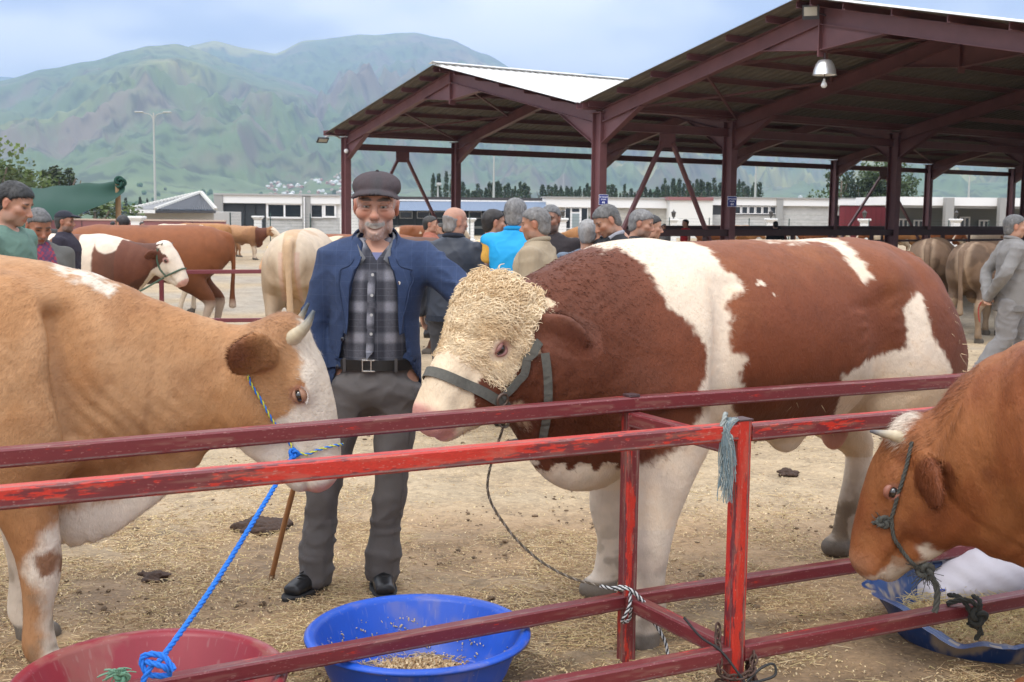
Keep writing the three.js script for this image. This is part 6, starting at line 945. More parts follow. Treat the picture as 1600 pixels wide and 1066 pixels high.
  put('red brown cow showing behind the hip of the big bull', 1205, 420, 14.5, Math.PI, { cell: 0.018, q: 0.98, color: coat(RED, [0.16, 0.055, 0.025], { seed: 19, amount: 0.5 }), head: { up: -0.1 } });
  { const rear = (c, x, y, z, rag) => { if (x < -1.3) { const s = Math.abs(z); c = mix3(c, [0.34, 0.24, 0.16], sstep(0.13, 0.05, s + rag) * sstep(0.62, 0.8, y) * 0.8); if (s < 0.045) c = mix3(c, [0.13, 0.08, 0.05], 0.8); } if (y < 0.62) c = mix3(c, [0.34, 0.24, 0.15], 0.5); return c; };
    const swiss = (s) => coat([0.10, 0.062, 0.038], [0.16, 0.10, 0.062], { seed: s, amount: 0.5, rear, dark: 0.35 });
    const a = put('grey brown cow seen from behind under the shed beside the walking man', 1512, 450, 17.2, 0.85, { cell: 0.016, q: 1.0, color: swiss(4), head: { up: -0.1 } }); a.o.translateX(1.45); const b = put('dark grey brown cow, rump showing left of its neighbour under the shed', 1450, 450, 18.6, 1.15, { cell: 0.018, q: 1.02, color: swiss(8), head: { up: -0.1 } }); b.o.translateX(1.4);
    const c = put('pale legged dark cow mostly hidden behind the walking man', 1560, 450, 18.6, 0.5, { cell: 0.02, q: 1.0, color: coat([0.10, 0.07, 0.05], [0.16, 0.11, 0.07], { seed: 6, legs: [0.5, 0.45, 0.38] }), head: { up: -0.1 } }); c.o.translateX(1.3); }
  put('black cow by the maroon wall left of the spotted cow', 132, 380, 24, 0.1, { cell: 0.024, color: coat(BLACK, [0.03, 0.02, 0.018], { seed: 2, amount: 0.5 }), head: { up: 0 } });
  put('white and red cow beyond the spotted cow', 165, 380, 21, Math.PI, { cell: 0.024, q: 0.95, color: coat(CREAM, RED, { seed: 12, amount: 0.5 }), head: { up: 0 } });
  { const { o } = put('light brown cow with cream face facing right in front of the white pillar', 398, 390, 47, -0.05, { cell: 0.024, q: 0.92, color: coat([0.30, 0.15, 0.07], [0.36, 0.19, 0.09], { seed: 7, amount: 0.5, face: CREAM, legs: [0.55, 0.44, 0.33], rear: (c, x, y, z, r) => (x > 0.1 && x < 0.5 ? [0.12, 0.04, 0.02] : c) }), head: { up: 0.16, pitch: -0.7 } }); const p = put('second light brown cow standing behind the cream faced one', 392, 390, 50, 0.1, { cell: 0.03, q: 0.92, color: coat([0.34, 0.17, 0.08], CREAM, { seed: 8, amount: 0.3 }), head: { up: 0.0 } }); p.o.translateX(-0.5); }
  // far cattle in the pens: a few coats, each animal its own
  const protos = [[coat(RED, CREAM, { seed: 31, amount: 0.3, face: CREAM })], [coat(TANC, CREAM, { seed: 32, amount: 0.35, face: CREAM })], [coat(CREAM, RED, { seed: 33, amount: 0.4 })]].map(([c], i) => ({ c, made: null, up: [0.15, -0.1, 0.0][i] }));
  const farCow = (label, px, d, phi, kind, cat = 'cow') => { const P = protos[kind], c = PX.at(px, 360, d); let o; if (!P.made) { o = P.made = thing('cow', label, cat, [c.x, gh(c.x, -d), c.z], phi, 'far cattle in the pens beyond the shed'); stdBeast(o, { cell: 0.032, color: P.c, head: { up: P.up } }); } else { o = P.made.clone(); o.name = numbered('cow'); o.position.set(c.x, gh(c.x, -d), c.z); o.rotation.y = phi; scene.add(o); o.userData.label = label; } return o; };
  farCow('far red cow standing left of the man in the red shirt', 1032, 58, 0.1, 0); farCow('far red cow right of the man in the red shirt', 1100, 60, Math.PI, 0); farCow('far tan cow between the man in black and the second shed post', 1172, 62, 0.2, 1); farCow('far red cow right of the man in black', 1262, 60, Math.PI - 0.1, 0); farCow('far tan cow left of the dark red panels', 1298, 61, 0, 1);
  farCow('far cream cow in front of the dark red panels', 1372, 60, Math.PI, 2); farCow('far tan cow right of the third shed post', 1425, 60, 0.1, 1); farCow('far red cow before the dark portico', 1458, 62, Math.PI, 0); farCow('far cream cow below the second pillar from the right', 1525, 60, 0.2, 2);
  farCow('far red cow by the glazed hall left of the bald man', 690, 45, 0.1, 0); farCow('far tan cow left of the middle shed post', 905, 50, Math.PI, 1); farCow('far cream cow behind the brown bull on the left', 250, 40, 0.2, 2); farCow('far tan cow below the tiled house', 285, 44, Math.PI, 1);
}

// ---------------------------------------------------------------- people
// facing +z, left hand at +x; a body is one surface, clothes are shells over it
const SKIN = [0.40, 0.215, 0.14];
const clothMat = (c, o = {}) => { const m = mat(c, 0.9, o); m.bumpMap = clothBump; m.bumpScale = 0.003; return m; };
const clothBump = dataTex(256, 256, (u, v) => { const k = 0.5 + 0.25 * Math.sin(u * 400) * Math.sin(v * 400) + 0.5 * (tfbm(u, v, 10, 4, 6) - 0.5); return [k, k, k]; }, { srgbMap: false }); clothBump.repeat.set(4, 4);
function headPrims(F, T, q, s, o = {}) {   // T maps head coordinates to the field's
  const E = (c, r, k = 0.012, op = 'add', e = null) => F.ell(T(...c).toArray(), r.map((v) => v * s), { k: k * s, op, q: e ? q.clone().multiply(new THREE.Quaternion().setFromEuler(e)) : q });
  const C = (p, r, k = 0.012, op = 'add') => F.chain(p.map((v) => T(...v)), r.map((v) => (Array.isArray(v) ? v : [v, v]).map((w) => w * s)), { k: k * s, op, n: 3, side: V3(1, 0, 0).applyQuaternion(q) });
  E([0, 0.028, -0.014], [0.076, 0.087, 0.096], 0.01); E([0, 0.045, 0.03], [0.064, 0.055, 0.058], 0.02); E([0, -0.052, 0.026], [0.056 * (o.jaw ?? 1), 0.062, 0.062], 0.03); E([0, -0.03, 0.042], [0.052 * (o.jaw ? 0.92 : 1), 0.06, 0.046], 0.02);
  E([0, -0.097, 0.060], [0.025, 0.018, 0.022], 0.02);
  for (const d of [1, -1]) {
    E([d * 0.045, -0.018, 0.056], [0.025, 0.021, 0.024], 0.02); E([d * 0.03, 0.023, 0.076], [0.031, 0.010, 0.015], 0.012); E([d * 0.032, 0.001, 0.093], [0.0175, 0.011, 0.014], 0.010, 'sub'); E([d * 0.054, -0.072, 0.012], [0.012 * (o.jaw ?? 1), 0.028, 0.03], 0.02);
    E([d * 0.078, -0.006, -0.012], [0.010, 0.032, 0.02], 0.008, 'add', new THREE.Euler(0.15, d * 0.4, -d * 0.15)); E([d * 0.087, -0.004, -0.006], [0.006, 0.02, 0.011], 0.005, 'sub', new THREE.Euler(0.15, d * 0.4, 0)); E([d * 0.013, -0.041, 0.098], [0.0095, 0.008, 0.011], 0.006);
    C([[d * 0.02, -0.035, 0.094], [d * 0.038, -0.056, 0.078], [d * 0.043, -0.078, 0.064]], [0.003, 0.004, 0.003], 0.012, 'sub');
  }
  C([[0, 0.016, 0.083], [0, -0.012, 0.099], [0, -0.034, 0.112]], [0.0085, 0.010, 0.0125], 0.012); E([0, -0.037, 0.110], [0.0125, 0.0105, 0.012], 0.008);
  if (!o.smile) { E([0, -0.066, 0.085], [0.024, 0.0065, 0.011], 0.006); E([0, -0.078, 0.082], [0.021, 0.0065, 0.010], 0.006); C([[-0.024, -0.0715, 0.082], [0, -0.0715, 0.095], [0.024, -0.0715, 0.082]], [0.002, 0.0025, 0.002], 0.004, 'sub'); }
  C([[0, -0.05, -0.025], [0, -0.13, -0.032], [0, -0.19, -0.04]], [[0.056, 0.054 * (o.jaw ?? 1)], [0.054, 0.056 * (o.jaw ?? 1)], [0.062, 0.075]], 0.03);
}
function faceColor(h, sk, o) {   // h: head coordinates
  let c = sk; const n = fbm(h.x * 60, h.y * 60, h.z * 60, 3);
  c = c.map((v, i) => v * (0.88 + 0.24 * n)); const red = (k) => { c = mix3(c, [sk[0] * 1.05, sk[1] * 0.68, sk[2] * 0.6], k); };
  red(0.5 * Math.exp(-((Math.abs(h.x) - 0.042) ** 2 + (h.y + 0.03) ** 2) / 0.0005)); red(0.5 * Math.exp(-(h.x ** 2 + (h.y + 0.036) ** 2) / 0.0003) * sstep(0.08, 0.1, h.z)); if (Math.abs(h.x) > 0.072) red(0.5);
  const mouth = Math.hypot(h.x / 0.026, (h.y + 0.072) / 0.011); if (h.z > 0.06) c = mix3(c, [sk[0] * 0.75, sk[1] * 0.45, sk[2] * 0.45], sstep(1.1, 0.8, mouth) * 0.8);
  const brow = Math.hypot((Math.abs(h.x) - 0.033) / 0.024, (h.y - 0.026 + 0.12 * Math.abs(Math.abs(h.x) - 0.033)) / 0.0065); if (h.z > 0.05) c = mix3(c, o.brow ?? o.hair ?? [0.03, 0.025, 0.02], sstep(1.25, 0.7, brow + (n - 0.5)) * 0.85);
  if (h.z > 0.04) c = mix3(c, c.map((v) => v * 0.45), sstep(1.3, 0.7, Math.hypot((Math.abs(h.x) - 0.032) / 0.02, (h.y - 0.002) / 0.012)) * 0.6);  // eye socket shade painted into the skin
  if (!o.eyes && h.z > 0.05) c = mix3(c, [0.025, 0.018, 0.014], sstep(1.2, 0.7, Math.hypot((Math.abs(h.x) - 0.032) / 0.012, (h.y - 0.001) / 0.0045)) * 0.9);
  const be = o.beard ?? 0; if (be) { const jaw = sstep(-0.035, -0.055, h.y + 0.15 * Math.max(0, Math.abs(h.x) - 0.05)) * sstep(-0.03, 0.0, h.z) * sstep(-0.135, -0.115, h.y), lip = sstep(0.8, 1.2, mouth); c = mix3(c, o.beardColor ?? [0.16, 0.13, 0.11], jaw * lip * be * (0.7 + 0.6 * n)); }
  return c;
}
function person(o, p = {}) {
  const s = (p.h ?? 1.74) / 1.74, cell = p.cell ?? 0.0095, sk = p.skin ?? SKIN, lean = p.lean ?? 0, hy = p.yaw ?? 0, hp = p.pitch ?? 0, wid = p.wide ?? 1;
  const A = (x, y, z) => { const k = Math.max(0, y - 0.95); return V3(x * s, (0.95 + k * Math.cos(lean) + Math.min(0, y - 0.95)) * s, (z + k * Math.sin(lean)) * s); };
  const sh = [1, -1].map((d) => A(d * 0.185 * wid, 1.42, -0.015)), arms = [1, -1].map((d, i) => { const q = p.arms?.[i]; return q ? q.map((v) => A(...v)) : [A(d * 0.245 * wid, 1.14, -0.03), A(d * 0.25 * wid, 0.89, 0.05)]; });
  const legs = p.legs ?? [[[0.095, 0.92, 0], [0.105, 0.5, 0.02], [0.11, 0.09, -0.02]], [[-0.095, 0.92, 0], [-0.105, 0.5, 0.02], [-0.11, 0.09, -0.02]]], LG = legs.map((l) => l.map((v) => V3(...v).multiplyScalar(s)));
  const hq = new THREE.Quaternion().setFromEuler(new THREE.Euler(hp + lean * 0.6, hy, p.roll ?? 0, 'YXZ')), nk = A(0, 1.49, -0.03), hc = nk.clone().add(V3(0, 0.135, 0.03).multiplyScalar(s).applyQuaternion(new THREE.Quaternion().slerp(hq, 0.7))), hs = s * (p.hs ?? 1), T = (x, y, z) => V3(x, y, z).multiplyScalar(hs).applyQuaternion(hq).add(hc), iq = hq.clone().invert(), iT = (x, y, z) => V3(x, y, z).sub(hc).applyQuaternion(iq).divideScalar(hs);
  const pts = [...sh, ...arms.flat(), ...LG.flat(), hc], lo = [0, 1, 2].map((k) => Math.min(...pts.map((v) => v.getComponent(k))) - 0.2), hi = [0, 1, 2].map((k) => Math.max(...pts.map((v) => v.getComponent(k))) + 0.2); lo[1] = -0.04; hi[1] = hc.y + 0.16;
  const R2 = (l) => l.map((r) => (Array.isArray(r) ? r : [r, r]).map((v) => v * s));
  const torso = (F, e = 0, k = 0.03) => F.chain([A(0, 0.90, -0.005), A(0, 1.02, 0), A(0, 1.18, 0.005), A(0, 1.34, 0), A(0, 1.44, -0.02)], R2([[0.115 + e, 0.155 * wid + e], [0.11 + e, 0.145 * wid + e], [0.12 + e, 0.155 * wid + e], [0.125 + e, 0.175 * wid + e], [0.07 + e, 0.13 * wid + e]]), { side: [1, 0, 0], k, n: 4, cap: 0.7 });
  const arm = (F, i, r, to = 1, k = 0.04) => { const q = [sh[i], sh[i].clone().lerp(arms[i][0], 0.5), arms[i][0], arms[i][0].clone().lerp(arms[i][1], 0.5), arms[i][1]].slice(0, to === 1 ? 5 : to === 0.5 ? 2 : 3); F.chain(q, R2(r.slice(0, q.length)), { k, n: 3, side: [1, 0, 0] }); };
  const F = new Field(lo, hi, cell); torso(F);
  for (const i of [0, 1]) {
    arm(F, i, [0.055, 0.048, 0.042, 0.04, 0.028]);
    F.chain(LG[i], R2([[0.085, 0.085], [0.055, 0.055], [0.04, 0.038]]), { k: 0.04, n: 4, side: [1, 0, 0] }); F.chain([LG[i][2].clone().add(V3(0, -0.04, 0)), LG[i][2].clone().add(V3(0, -0.055, 0.06))], R2([0.03, 0.025]), { k: 0.03 });
    // hand: palm, four fingers and a thumb, half closed
    const w = arms[i][1], dir = w.clone().sub(arms[i][0]).normalize(), d = i ? -1 : 1, sd = V3(d, 0, 0).addScaledVector(dir, -d * dir.x).normalize(), fw = new THREE.Vector3().crossVectors(dir, sd).multiplyScalar(d).normalize(), hpnt = (a, b, c) => w.clone().addScaledVector(dir, a * s).addScaledVector(fw, b * s).addScaledVector(sd, -c * s * 1);
    F.chain([hpnt(0, 0, 0), hpnt(0.045, 0, 0), hpnt(0.09, 0, 0.005)], R2([[0.022, 0.028], [0.016, 0.038], [0.013, 0.04]]), { k: 0.02, n: 3, side: fw });
    if (cell < 0.015) for (let f = 0; f < 4; f++) { const b = (f - 1.5) * 0.019, L = [0.07, 0.08, 0.076, 0.06][f]; F.chain([hpnt(0.085, b, 0.004), hpnt(0.085 + L * 0.5, b, 0.014), hpnt(0.085 + L * 0.8, b, 0.036)], R2([0.0095, 0.009, 0.008]), { k: 0.004, n: 2, side: fw }); } F.chain([hpnt(0.02, 0.03, 0.006), hpnt(0.055, 0.052, 0.02), hpnt(0.085, 0.052, 0.03)], R2([0.012, 0.011, 0.009]), { k: 0.008, n: 2, side: fw });
  }
  if (p.fineHead) F.chain([T(0, -0.05, -0.025), T(0, -0.12, -0.032), T(0, -0.19, -0.04)], R2([[0.05, 0.048], [0.05, 0.052], [0.062, 0.075]]), { k: 0.03, n: 3, side: [1, 0, 0] }); else headPrims(F, T, hq, hs, p);
  const fc = (x, y, z) => { const h = iT(x, y, z); if (h.y > -0.16 && y > 1.2 * s) return faceColor(h, sk, p); return sk; };
  let geo = F.mesh({ smooth: 1, color: fc });
  if (p.fineHead) { const l2 = T(0, 0, 0).toArray(), H = new Field([l2[0] - 0.13, l2[1] - 0.2, l2[2] - 0.16], [l2[0] + 0.13, l2[1] + 0.15, l2[2] + 0.16], 0.0034); headPrims(H, T, hq, hs, p); p.headMore?.(H, T, hq, hs); geo = joinBodies([geo, H.mesh({ smooth: 2, color: fc })]); }
  const body = part('body', geo, p.skinMat ?? skinMat2, o);
  // clothes
  // cloth: soft unevenness, sharp diagonal creases, long drapes running down
  const crease = (a, b, c) => { const r = 1 - Math.abs(2 * vnoise(a, b, c) - 1); return r * r * r * r; };
  const fold = (amp, f = 9, down = 0) => (x, y, z) => amp * 1.3 * (fbm(x * f, y * f * 0.6, z * f, 3) - 0.5) + amp * 0.9 * (crease(x * 5 + y * 7, y * 6 - x * 5, z * 6) - 0.25) + amp * 0.5 * (crease(x * 9 - y * 12, y * 9 + x * 6, z * 9 + 5) - 0.2) + down * amp * (vnoise(x * 20, y * 2.2, z * 20) - 0.5) + down * (y < 0.3 ? amp * 0.7 * (crease(x * 8 + 3, y * 26, z * 8) - 0.2) : 0);
  const cc = p.cell2 ?? Math.max(0.011, cell), uvm = (x, y, z, nx, ny, nz) => [Math.abs(nx) > 0.7 ? z : x, y];
  const kind = p.top ?? 'jacket', J = new Field(lo, hi, cc), e = kind === 'tshirt' ? 0.012 : 0.028;
  if (!p.customTop) {
    torso(J, e); const hem = p.hem ?? (kind === 'tshirt' ? 0.88 : 0.83); J.chain([A(0, hem - 0.08, 0), A(0, 0.96, 0), A(0, 1.1, 0)], R2([[0.135 + e, 0.17 * wid + e], [0.13 + e, 0.165 * wid + e], [0.115 + e, 0.15 * wid + e]]), { side: [1, 0, 0], k: 0.04, n: 3 });
    if (kind !== 'vest') for (const i of [0, 1]) arm(J, i, kind === 'tshirt' ? [0.072, 0.066] : [0.075, 0.066, 0.06, 0.055, 0.048], kind === 'tshirt' ? 0.5 : 1); else for (const i of [0, 1]) J.ell(sh[i].toArray(), [0.07 * s, 0.06 * s, 0.075 * s], { k: 0.04 });
    if (kind !== 'tshirt') J.chain([A(0, 1.44, -0.02), A(0, 1.50, -0.025)], R2([[0.085, 0.092], [0.078, 0.085]]), { side: [1, 0, 0], k: 0.02, cap: 0.3 });
    J.put(lo, hi, (x, y, z) => hem * s - y, 'and', 0.012); J.ell(A(0, 1.53, 0.0).toArray(), [0.062 * s, kind === 'tshirt' ? 0.09 * s : 0.05 * s, 0.064 * s], { op: 'sub', k: 0.01 });
    const top = part(kind === 'tshirt' ? 'shirt' : kind, J.mesh({ smooth: 1, disp: fold(p.fold ?? 0.009), uv: uvm, color: p.topColor2 ? (x, y, z) => p.topColor2(x / s, y / s, z / s) : null }), p.topMat ?? clothMat(p.topColor2 ? [1, 1, 1] : p.color ?? [0.03, 0.035, 0.05], p.topColor2 ? { vertexColors: true } : {}), o);
    if (p.collar) { const c = part('collar', tube([A(-0.06, 1.47, 0.06), A(-0.075, 1.505, 0), A(-0.04, 1.52, -0.075), A(0.04, 1.52, -0.075), A(0.075, 1.505, 0), A(0.06, 1.47, 0.06)], 0.02, { seg: 5, n: 7 }), clothMat(p.collar), top); }
    if (kind === 'vest' && p.sleeve) { const S2 = new Field(lo, hi, cc); for (const i of [0, 1]) arm(S2, i, [0.068, 0.062], 0.5); part('sleeves', S2.mesh({ disp: fold(0.006) }), clothMat(p.sleeve), o); }
    // seams that a jacket shows: back yoke line and hem band
    if (kind === 'jacket' && p.band !== false) { const pts2 = []; for (let i = 0; i <= 24; i++) { const a = i / 24 * 6.283; pts2.push(A((0.17 * wid + e + 0.002) * Math.cos(a), hem + 0.03, (0.135 + e + 0.002) * Math.sin(a))); } part('hem_band', strap(pts2, pts2.map((v) => V3(v.x, 0, v.z).normalize()), 0.045 * s, 0.008, true), clothMat((p.color ?? [0.03, 0.035, 0.05]).map((v) => v * 0.8)), top); }
  }
  const Tr = new Field(lo, hi, cc); Tr.chain([A(0, 0.86, 0), A(0, 0.975, 0)], R2([[0.138, 0.178 * wid], [0.13, 0.170 * wid]]), { side: [1, 0, 0], k: 0.03, n: 3 });
  for (const i of [0, 1]) { const L = LG[i], q = [L[0].clone().add(V3(0, -0.04, 0)), L[0].clone().lerp(L[1], 0.5), L[1], L[1].clone().lerp(L[2], 0.5), L[2].clone().add(V3(0, p.cuff ?? -0.035, 0.012))]; Tr.chain(q, R2(p.legR ?? [[0.115, 0.105], [0.095, 0.09], [0.074, 0.07], [0.072, 0.066], [0.078, 0.068]]), { k: 0.045, n: 3, side: [1, 0, 0], cap: 0.25 }); }
  const trGeo = Tr.mesh({ smooth: 1, disp: fold(p.trFold ?? 0.009, 7, 1), uv: uvm }); part('trousers', trGeo, clothMat(p.trousers ?? [0.04, 0.04, 0.045]), o);
  for (const i of [0, 1]) { const a = LG[i][2], S3 = new Field([a.x - 0.14, -0.03, a.z - 0.2], [a.x + 0.14, a.y + 0.12, a.z + 0.3], 0.008), t = p.toe?.[i] ?? [i ? -0.04 : 0.04, 0, 0.17], fy = a.y - 0.05 * s; S3.chain([V3(a.x, fy, a.z - 0.045), V3(a.x + t[0] * 0.4, fy - 0.003, a.z + t[2] * 0.4), V3(a.x + t[0], fy - 0.012 + t[1], a.z + t[2])], R2([[0.045, 0.038], [0.042, 0.045], [0.03, 0.042]]), { side: [1, 0, 0], k: 0.01, n: 4 }); S3.ell([a.x, fy + 0.04, a.z - 0.01], [0.045, 0.05, 0.055], { k: 0.03 }); if (!p.liftSole) S3.put([a.x - 0.14, -0.03, a.z - 0.2], [a.x + 0.14, a.y + 0.12, a.z + 0.3], (x, y) => 0.004 - y, 'and', 0.004); const shg = part('shoe', S3.mesh({ smooth: 1 }), p.shoeMat ?? mat(p.shoe ?? [0.02, 0.018, 0.017], 0.35), o); p.shoeMore?.(i, a, t, shg, s); }
  // hair
  if (p.hair && p.hairKind !== 'none') {
    const l2 = hc.toArray(), hcell = p.fineHead ? 0.004 : Math.max(0.0065, cell * 0.8), Hf = new Field([l2[0] - 0.14, l2[1] - 0.15, l2[2] - 0.16], [l2[0] + 0.14, l2[1] + 0.16, l2[2] + 0.16], hcell), t = p.hairT ?? 0.010; Hf.ell(T(0, 0.028, -0.014).toArray(), [0.076 + t * 0.7, 0.087 + t, 0.096 + t].map((v) => v * s), { q: hq, k: 0.01 }); Hf.ell(T(0, 0.045, 0.03).toArray(), [0.064 + t * 0.7, 0.055 + t, 0.058 + t * 0.6].map((v) => v * s), { q: hq, k: 0.02 }); Hf.ell(T(0, -0.045, -0.06).toArray(), [0.06, 0.05, 0.045].map((v) => v * s), { q: hq, k: 0.03 });
    const rec = p.hairKind === 'receding' ? 0.03 : 0; Hf.put(Hf.lo, Hf.lo, (x, y, z) => { const h = iT(x, y, z); const ear = Math.hypot((h.y + 0.005) / 0.036, (h.z + 0.012) / 0.026), front = h.z > 0.02 ? 0.052 + (h.z - 0.05) * 0.5 + rec - 0.35 * Math.max(0, 0.05 - Math.abs(h.x)) * (rec ? -1 : 0.4) : h.z > -0.01 ? lerp(-0.015, 0.037, sstep(-0.01, 0.02, h.z)) : lerp(-0.085, -0.015, sstep(-0.05, -0.01, h.z)); let v = (front - h.y) * s; if (p.hairKind === 'bald') v = Math.max(v, (h.y - 0.028 - 0.5 * Math.max(0, -h.z - 0.05)) * s); if (Math.abs(h.x) > 0.06) v = Math.max(v, (1 - ear) * 0.03); return v; }, 'and', 0.006);
    const hg = Hf.mesh({ smooth: 1, disp: (x, y, z) => 0.007 * (fbm(x * 70, y * 45, z * 70, 3) - 0.5), color: (x, y, z) => { const h = iT(x, y, z), n = fbm(x * 120, y * 60, z * 120, 2), g = p.hairGrey ?? 0; return mix3(p.hair, [0.30, 0.29, 0.28], clamp(g * (0.35 + 1.1 * n) + g * 0.5 * sstep(0.05, -0.03, h.y))).map((v) => v * (0.75 + 0.5 * n)); } });
    const hm = part('hair', hg, skinMat2, o); if (p.strands) fur(hg, p.strands, { comb: (x, y, z) => { const h = iT(x, y, z); return T(h.x * 2, -0.4 + 0.0 * h.z, h.z > 0 ? 0.3 : -0.6).sub(T(0, 0, 0)).toArray(); }, len: 0.02 * s, wid: 0.0022, lift: 0.25, jitter: 0.6, seed: 9, name: 'strands', shade: 0.25 }, hm);
  }
  if (p.eyes && cell < 0.013) for (const d of [1, -1]) { const g = new THREE.SphereGeometry(0.0118 * hs, 14, 10), ps = g.attributes.position, C = []; for (let i = 0; i < ps.count; i++) { const r = Math.hypot(ps.getX(i), ps.getY(i)) / (0.0118 * hs), f = ps.getZ(i) > 0; C.push(...(f && r < 0.62 ? [0.02, 0.012, 0.008] : [0.28, 0.25, 0.22])); } g.setAttribute('color', new THREE.Float32BufferAttribute(C, 3)); const em = part('eye', g, eyeSkin, o); em.position.copy(T(d * 0.031, 0.0, 0.0785)); em.quaternion.copy(hq); }
  if (p.cap) { const l2 = hc.toArray(), Cf = new Field([l2[0] - 0.17, l2[1] - 0.02, l2[2] - 0.2], [l2[0] + 0.17, l2[1] + 0.2, l2[2] + 0.22], p.fineHead ? 0.004 : 0.008); p.cap(Cf, T, hq, hs); part('cap', Cf.mesh({ smooth: 2, disp: fold(0.002, 40), uv: (x, y, z) => [x, z + y] }), p.capMat ?? clothMat(p.capColor ?? [0.02, 0.02, 0.025]), o); }
  return { T, iT, A, hc, hq, s, hs, geo, sh, arms, LG, trGeo, body };
}
const skinMat2 = new THREE.MeshPhysicalMaterial({ color: 0xffffff, roughness: 0.55, vertexColors: true, side: THREE.DoubleSide }), eyeSkin = mat([1, 1, 1], 0.12, { vertexColors: true });
const ballCap = (F, T, q, s) => { F.ell(T(0, 0.05, -0.01).toArray(), [0.088, 0.085, 0.108].map((v) => v * s), { q }); F.ell(T(0, 0.065, 0.12).toArray(), [0.066, 0.012, 0.07].map((v) => v * s), { q: q.clone().multiply(new THREE.Quaternion().setFromEuler(new THREE.Euler(0.18, 0, 0))), k: 0.012 }); F.put(F.lo, F.lo, (x, y, z) => T(0, 0.048, 0).y - y + 0.0, 'and', 0.004); };
{
  const by = (name, label, px, top, d, turn, p, cat = 'person', group) => { const c = PX.at(px, top, d), g = gh(c.x, -d), H = (c.y - g) / (p.stoop ?? 1), o = thing('person', label, cat, [c.x, g, -d], turn, group); const k = person(o, { ...p, h: H / (p.tall ?? 1) }); return { o, k, H }; };
  const G = [0.10, 0.095, 0.09], PI = Math.PI;
  by('', 'bald man in a navy jacket seen from behind', 709, 324, 9.4, PI - 0.15, { color: [0.013, 0.019, 0.034], hair: [0.10, 0.08, 0.07], hairKind: 'bald', hairGrey: 0.4, hairT: 0.004, yaw: -0.75, wide: 1.08, skin: [0.40, 0.21, 0.14], topMat: mat([0.016, 0.022, 0.036], 0.55), collar: [0.012, 0.016, 0.028] });
  by('', 'dark haired man in a pale yellow shirt facing the man in the blue vest', 772, 328, 10.6, PI / 2 + 0.5, { color: [0.62, 0.46, 0.24], hair: [0.018, 0.014, 0.012], beard: 0.5, beardColor: [0.05, 0.04, 0.035], top: 'tshirt', yaw: -0.1, hairKind: 'short', strands: 1500 });
  by('', 'grey haired man in a bright blue sleeveless vest seen from behind', 806, 311, 9.3, PI - 0.25, { color: [0.0, 0.30, 0.62], top: 'vest', sleeve: [0.62, 0.34, 0.06], topMat: mat([0.005, 0.32, 0.66], 0.7), hair: [0.06, 0.06, 0.06], hairGrey: 0.5, hairT: 0.012, wide: 1.05, hem: 0.86, collar: [0.005, 0.26, 0.56], strands: 2500, arms: [null, [[-0.25, 1.14, 0.02], [-0.24, 0.9, 0.12]]] });
  by('', 'grey haired man in a beige work jacket, in profile', 839, 325, 8.4, -PI / 2 - 0.35, { color: [0.34, 0.27, 0.18], hair: [0.06, 0.055, 0.05], hairGrey: 0.4, yaw: 0.1, pitch: 0.12, collar: [0.30, 0.24, 0.16], beard: 0.35, strands: 2500, wide: 0.95, skin: [0.36, 0.18, 0.11] });
  by('', 'stern man in a dark brown jacket with sunglasses on his head, facing the camera', 861, 321, 10.2, -0.25, { color: [0.024, 0.017, 0.018], hair: [0.05, 0.05, 0.05], hairGrey: 0.3, beard: 0.7, beardColor: [0.12, 0.10, 0.09], skin: [0.30, 0.15, 0.095], yaw: -0.1, pitch: 0.05, strands: 1200, brow: [0.02, 0.018, 0.016] });
  by('', 'white haired man in a grey blue shirt seen from behind', 918, 344, 9.6, PI + 0.1, { color: [0.135, 0.17, 0.22], top: 'tshirt', hair: [0.28, 0.27, 0.26], hairGrey: 0.9, hairT: 0.012, yaw: -0.3, wide: 1.05, tall: 1.0, strands: 2500 });
  by('', 'grey haired man in a dark jacket bowing his head, checked collar', 972, 322, 9.4, -PI / 2 + 0.45, { color: [0.012, 0.012, 0.015], hair: [0.04, 0.038, 0.036], hairGrey: 0.25, pitch: 0.42, yaw: -0.15, lean: 0.16, tall: 0.985, collar: [0.30, 0.30, 0.33], beard: 0.35, strands: 2500 });
  by('', 'man with a black cap half hidden behind the bowing man', 944, 343, 11.2, -0.7, { color: [0.03, 0.03, 0.03], hair: [0.05, 0.05, 0.05], hairGrey: 0.5, cap: ballCap, pitch: 0.3, beard: 0.5, beardColor: [0.3, 0.28, 0.26] });
  by('', 'grey haired man in a black coat looking to the right', 1000, 328, 10.3, PI / 2 - 0.5, { color: [0.012, 0.012, 0.014], hair: [0.07, 0.068, 0.066], hairGrey: 0.45, hairT: 0.013, pitch: 0.2, yaw: 0.25, beard: 0.5, strands: 2500 });
  by('', 'dark haired man hidden behind the man in the black coat', 1017, 336, 11.4, PI / 2, { color: [0.02, 0.022, 0.03], hair: [0.02, 0.018, 0.016], pitch: 0.1 });
  by('', 'dark haired man in a green shirt in profile at the left edge', -3, 287, 7.0, PI / 2 - 0.15, { color: [0.11, 0.19, 0.15], top: 'tshirt', hair: [0.008, 0.008, 0.008], hairGrey: 0.04, hairT: 0.012, pitch: 0.26, lean: 0.12, yaw: 0.05, tall: 0.99, beard: 0.25, beardColor: [0.2, 0.17, 0.15], cell: 0.008, strands: 4000, skin: [0.42, 0.22, 0.145] });
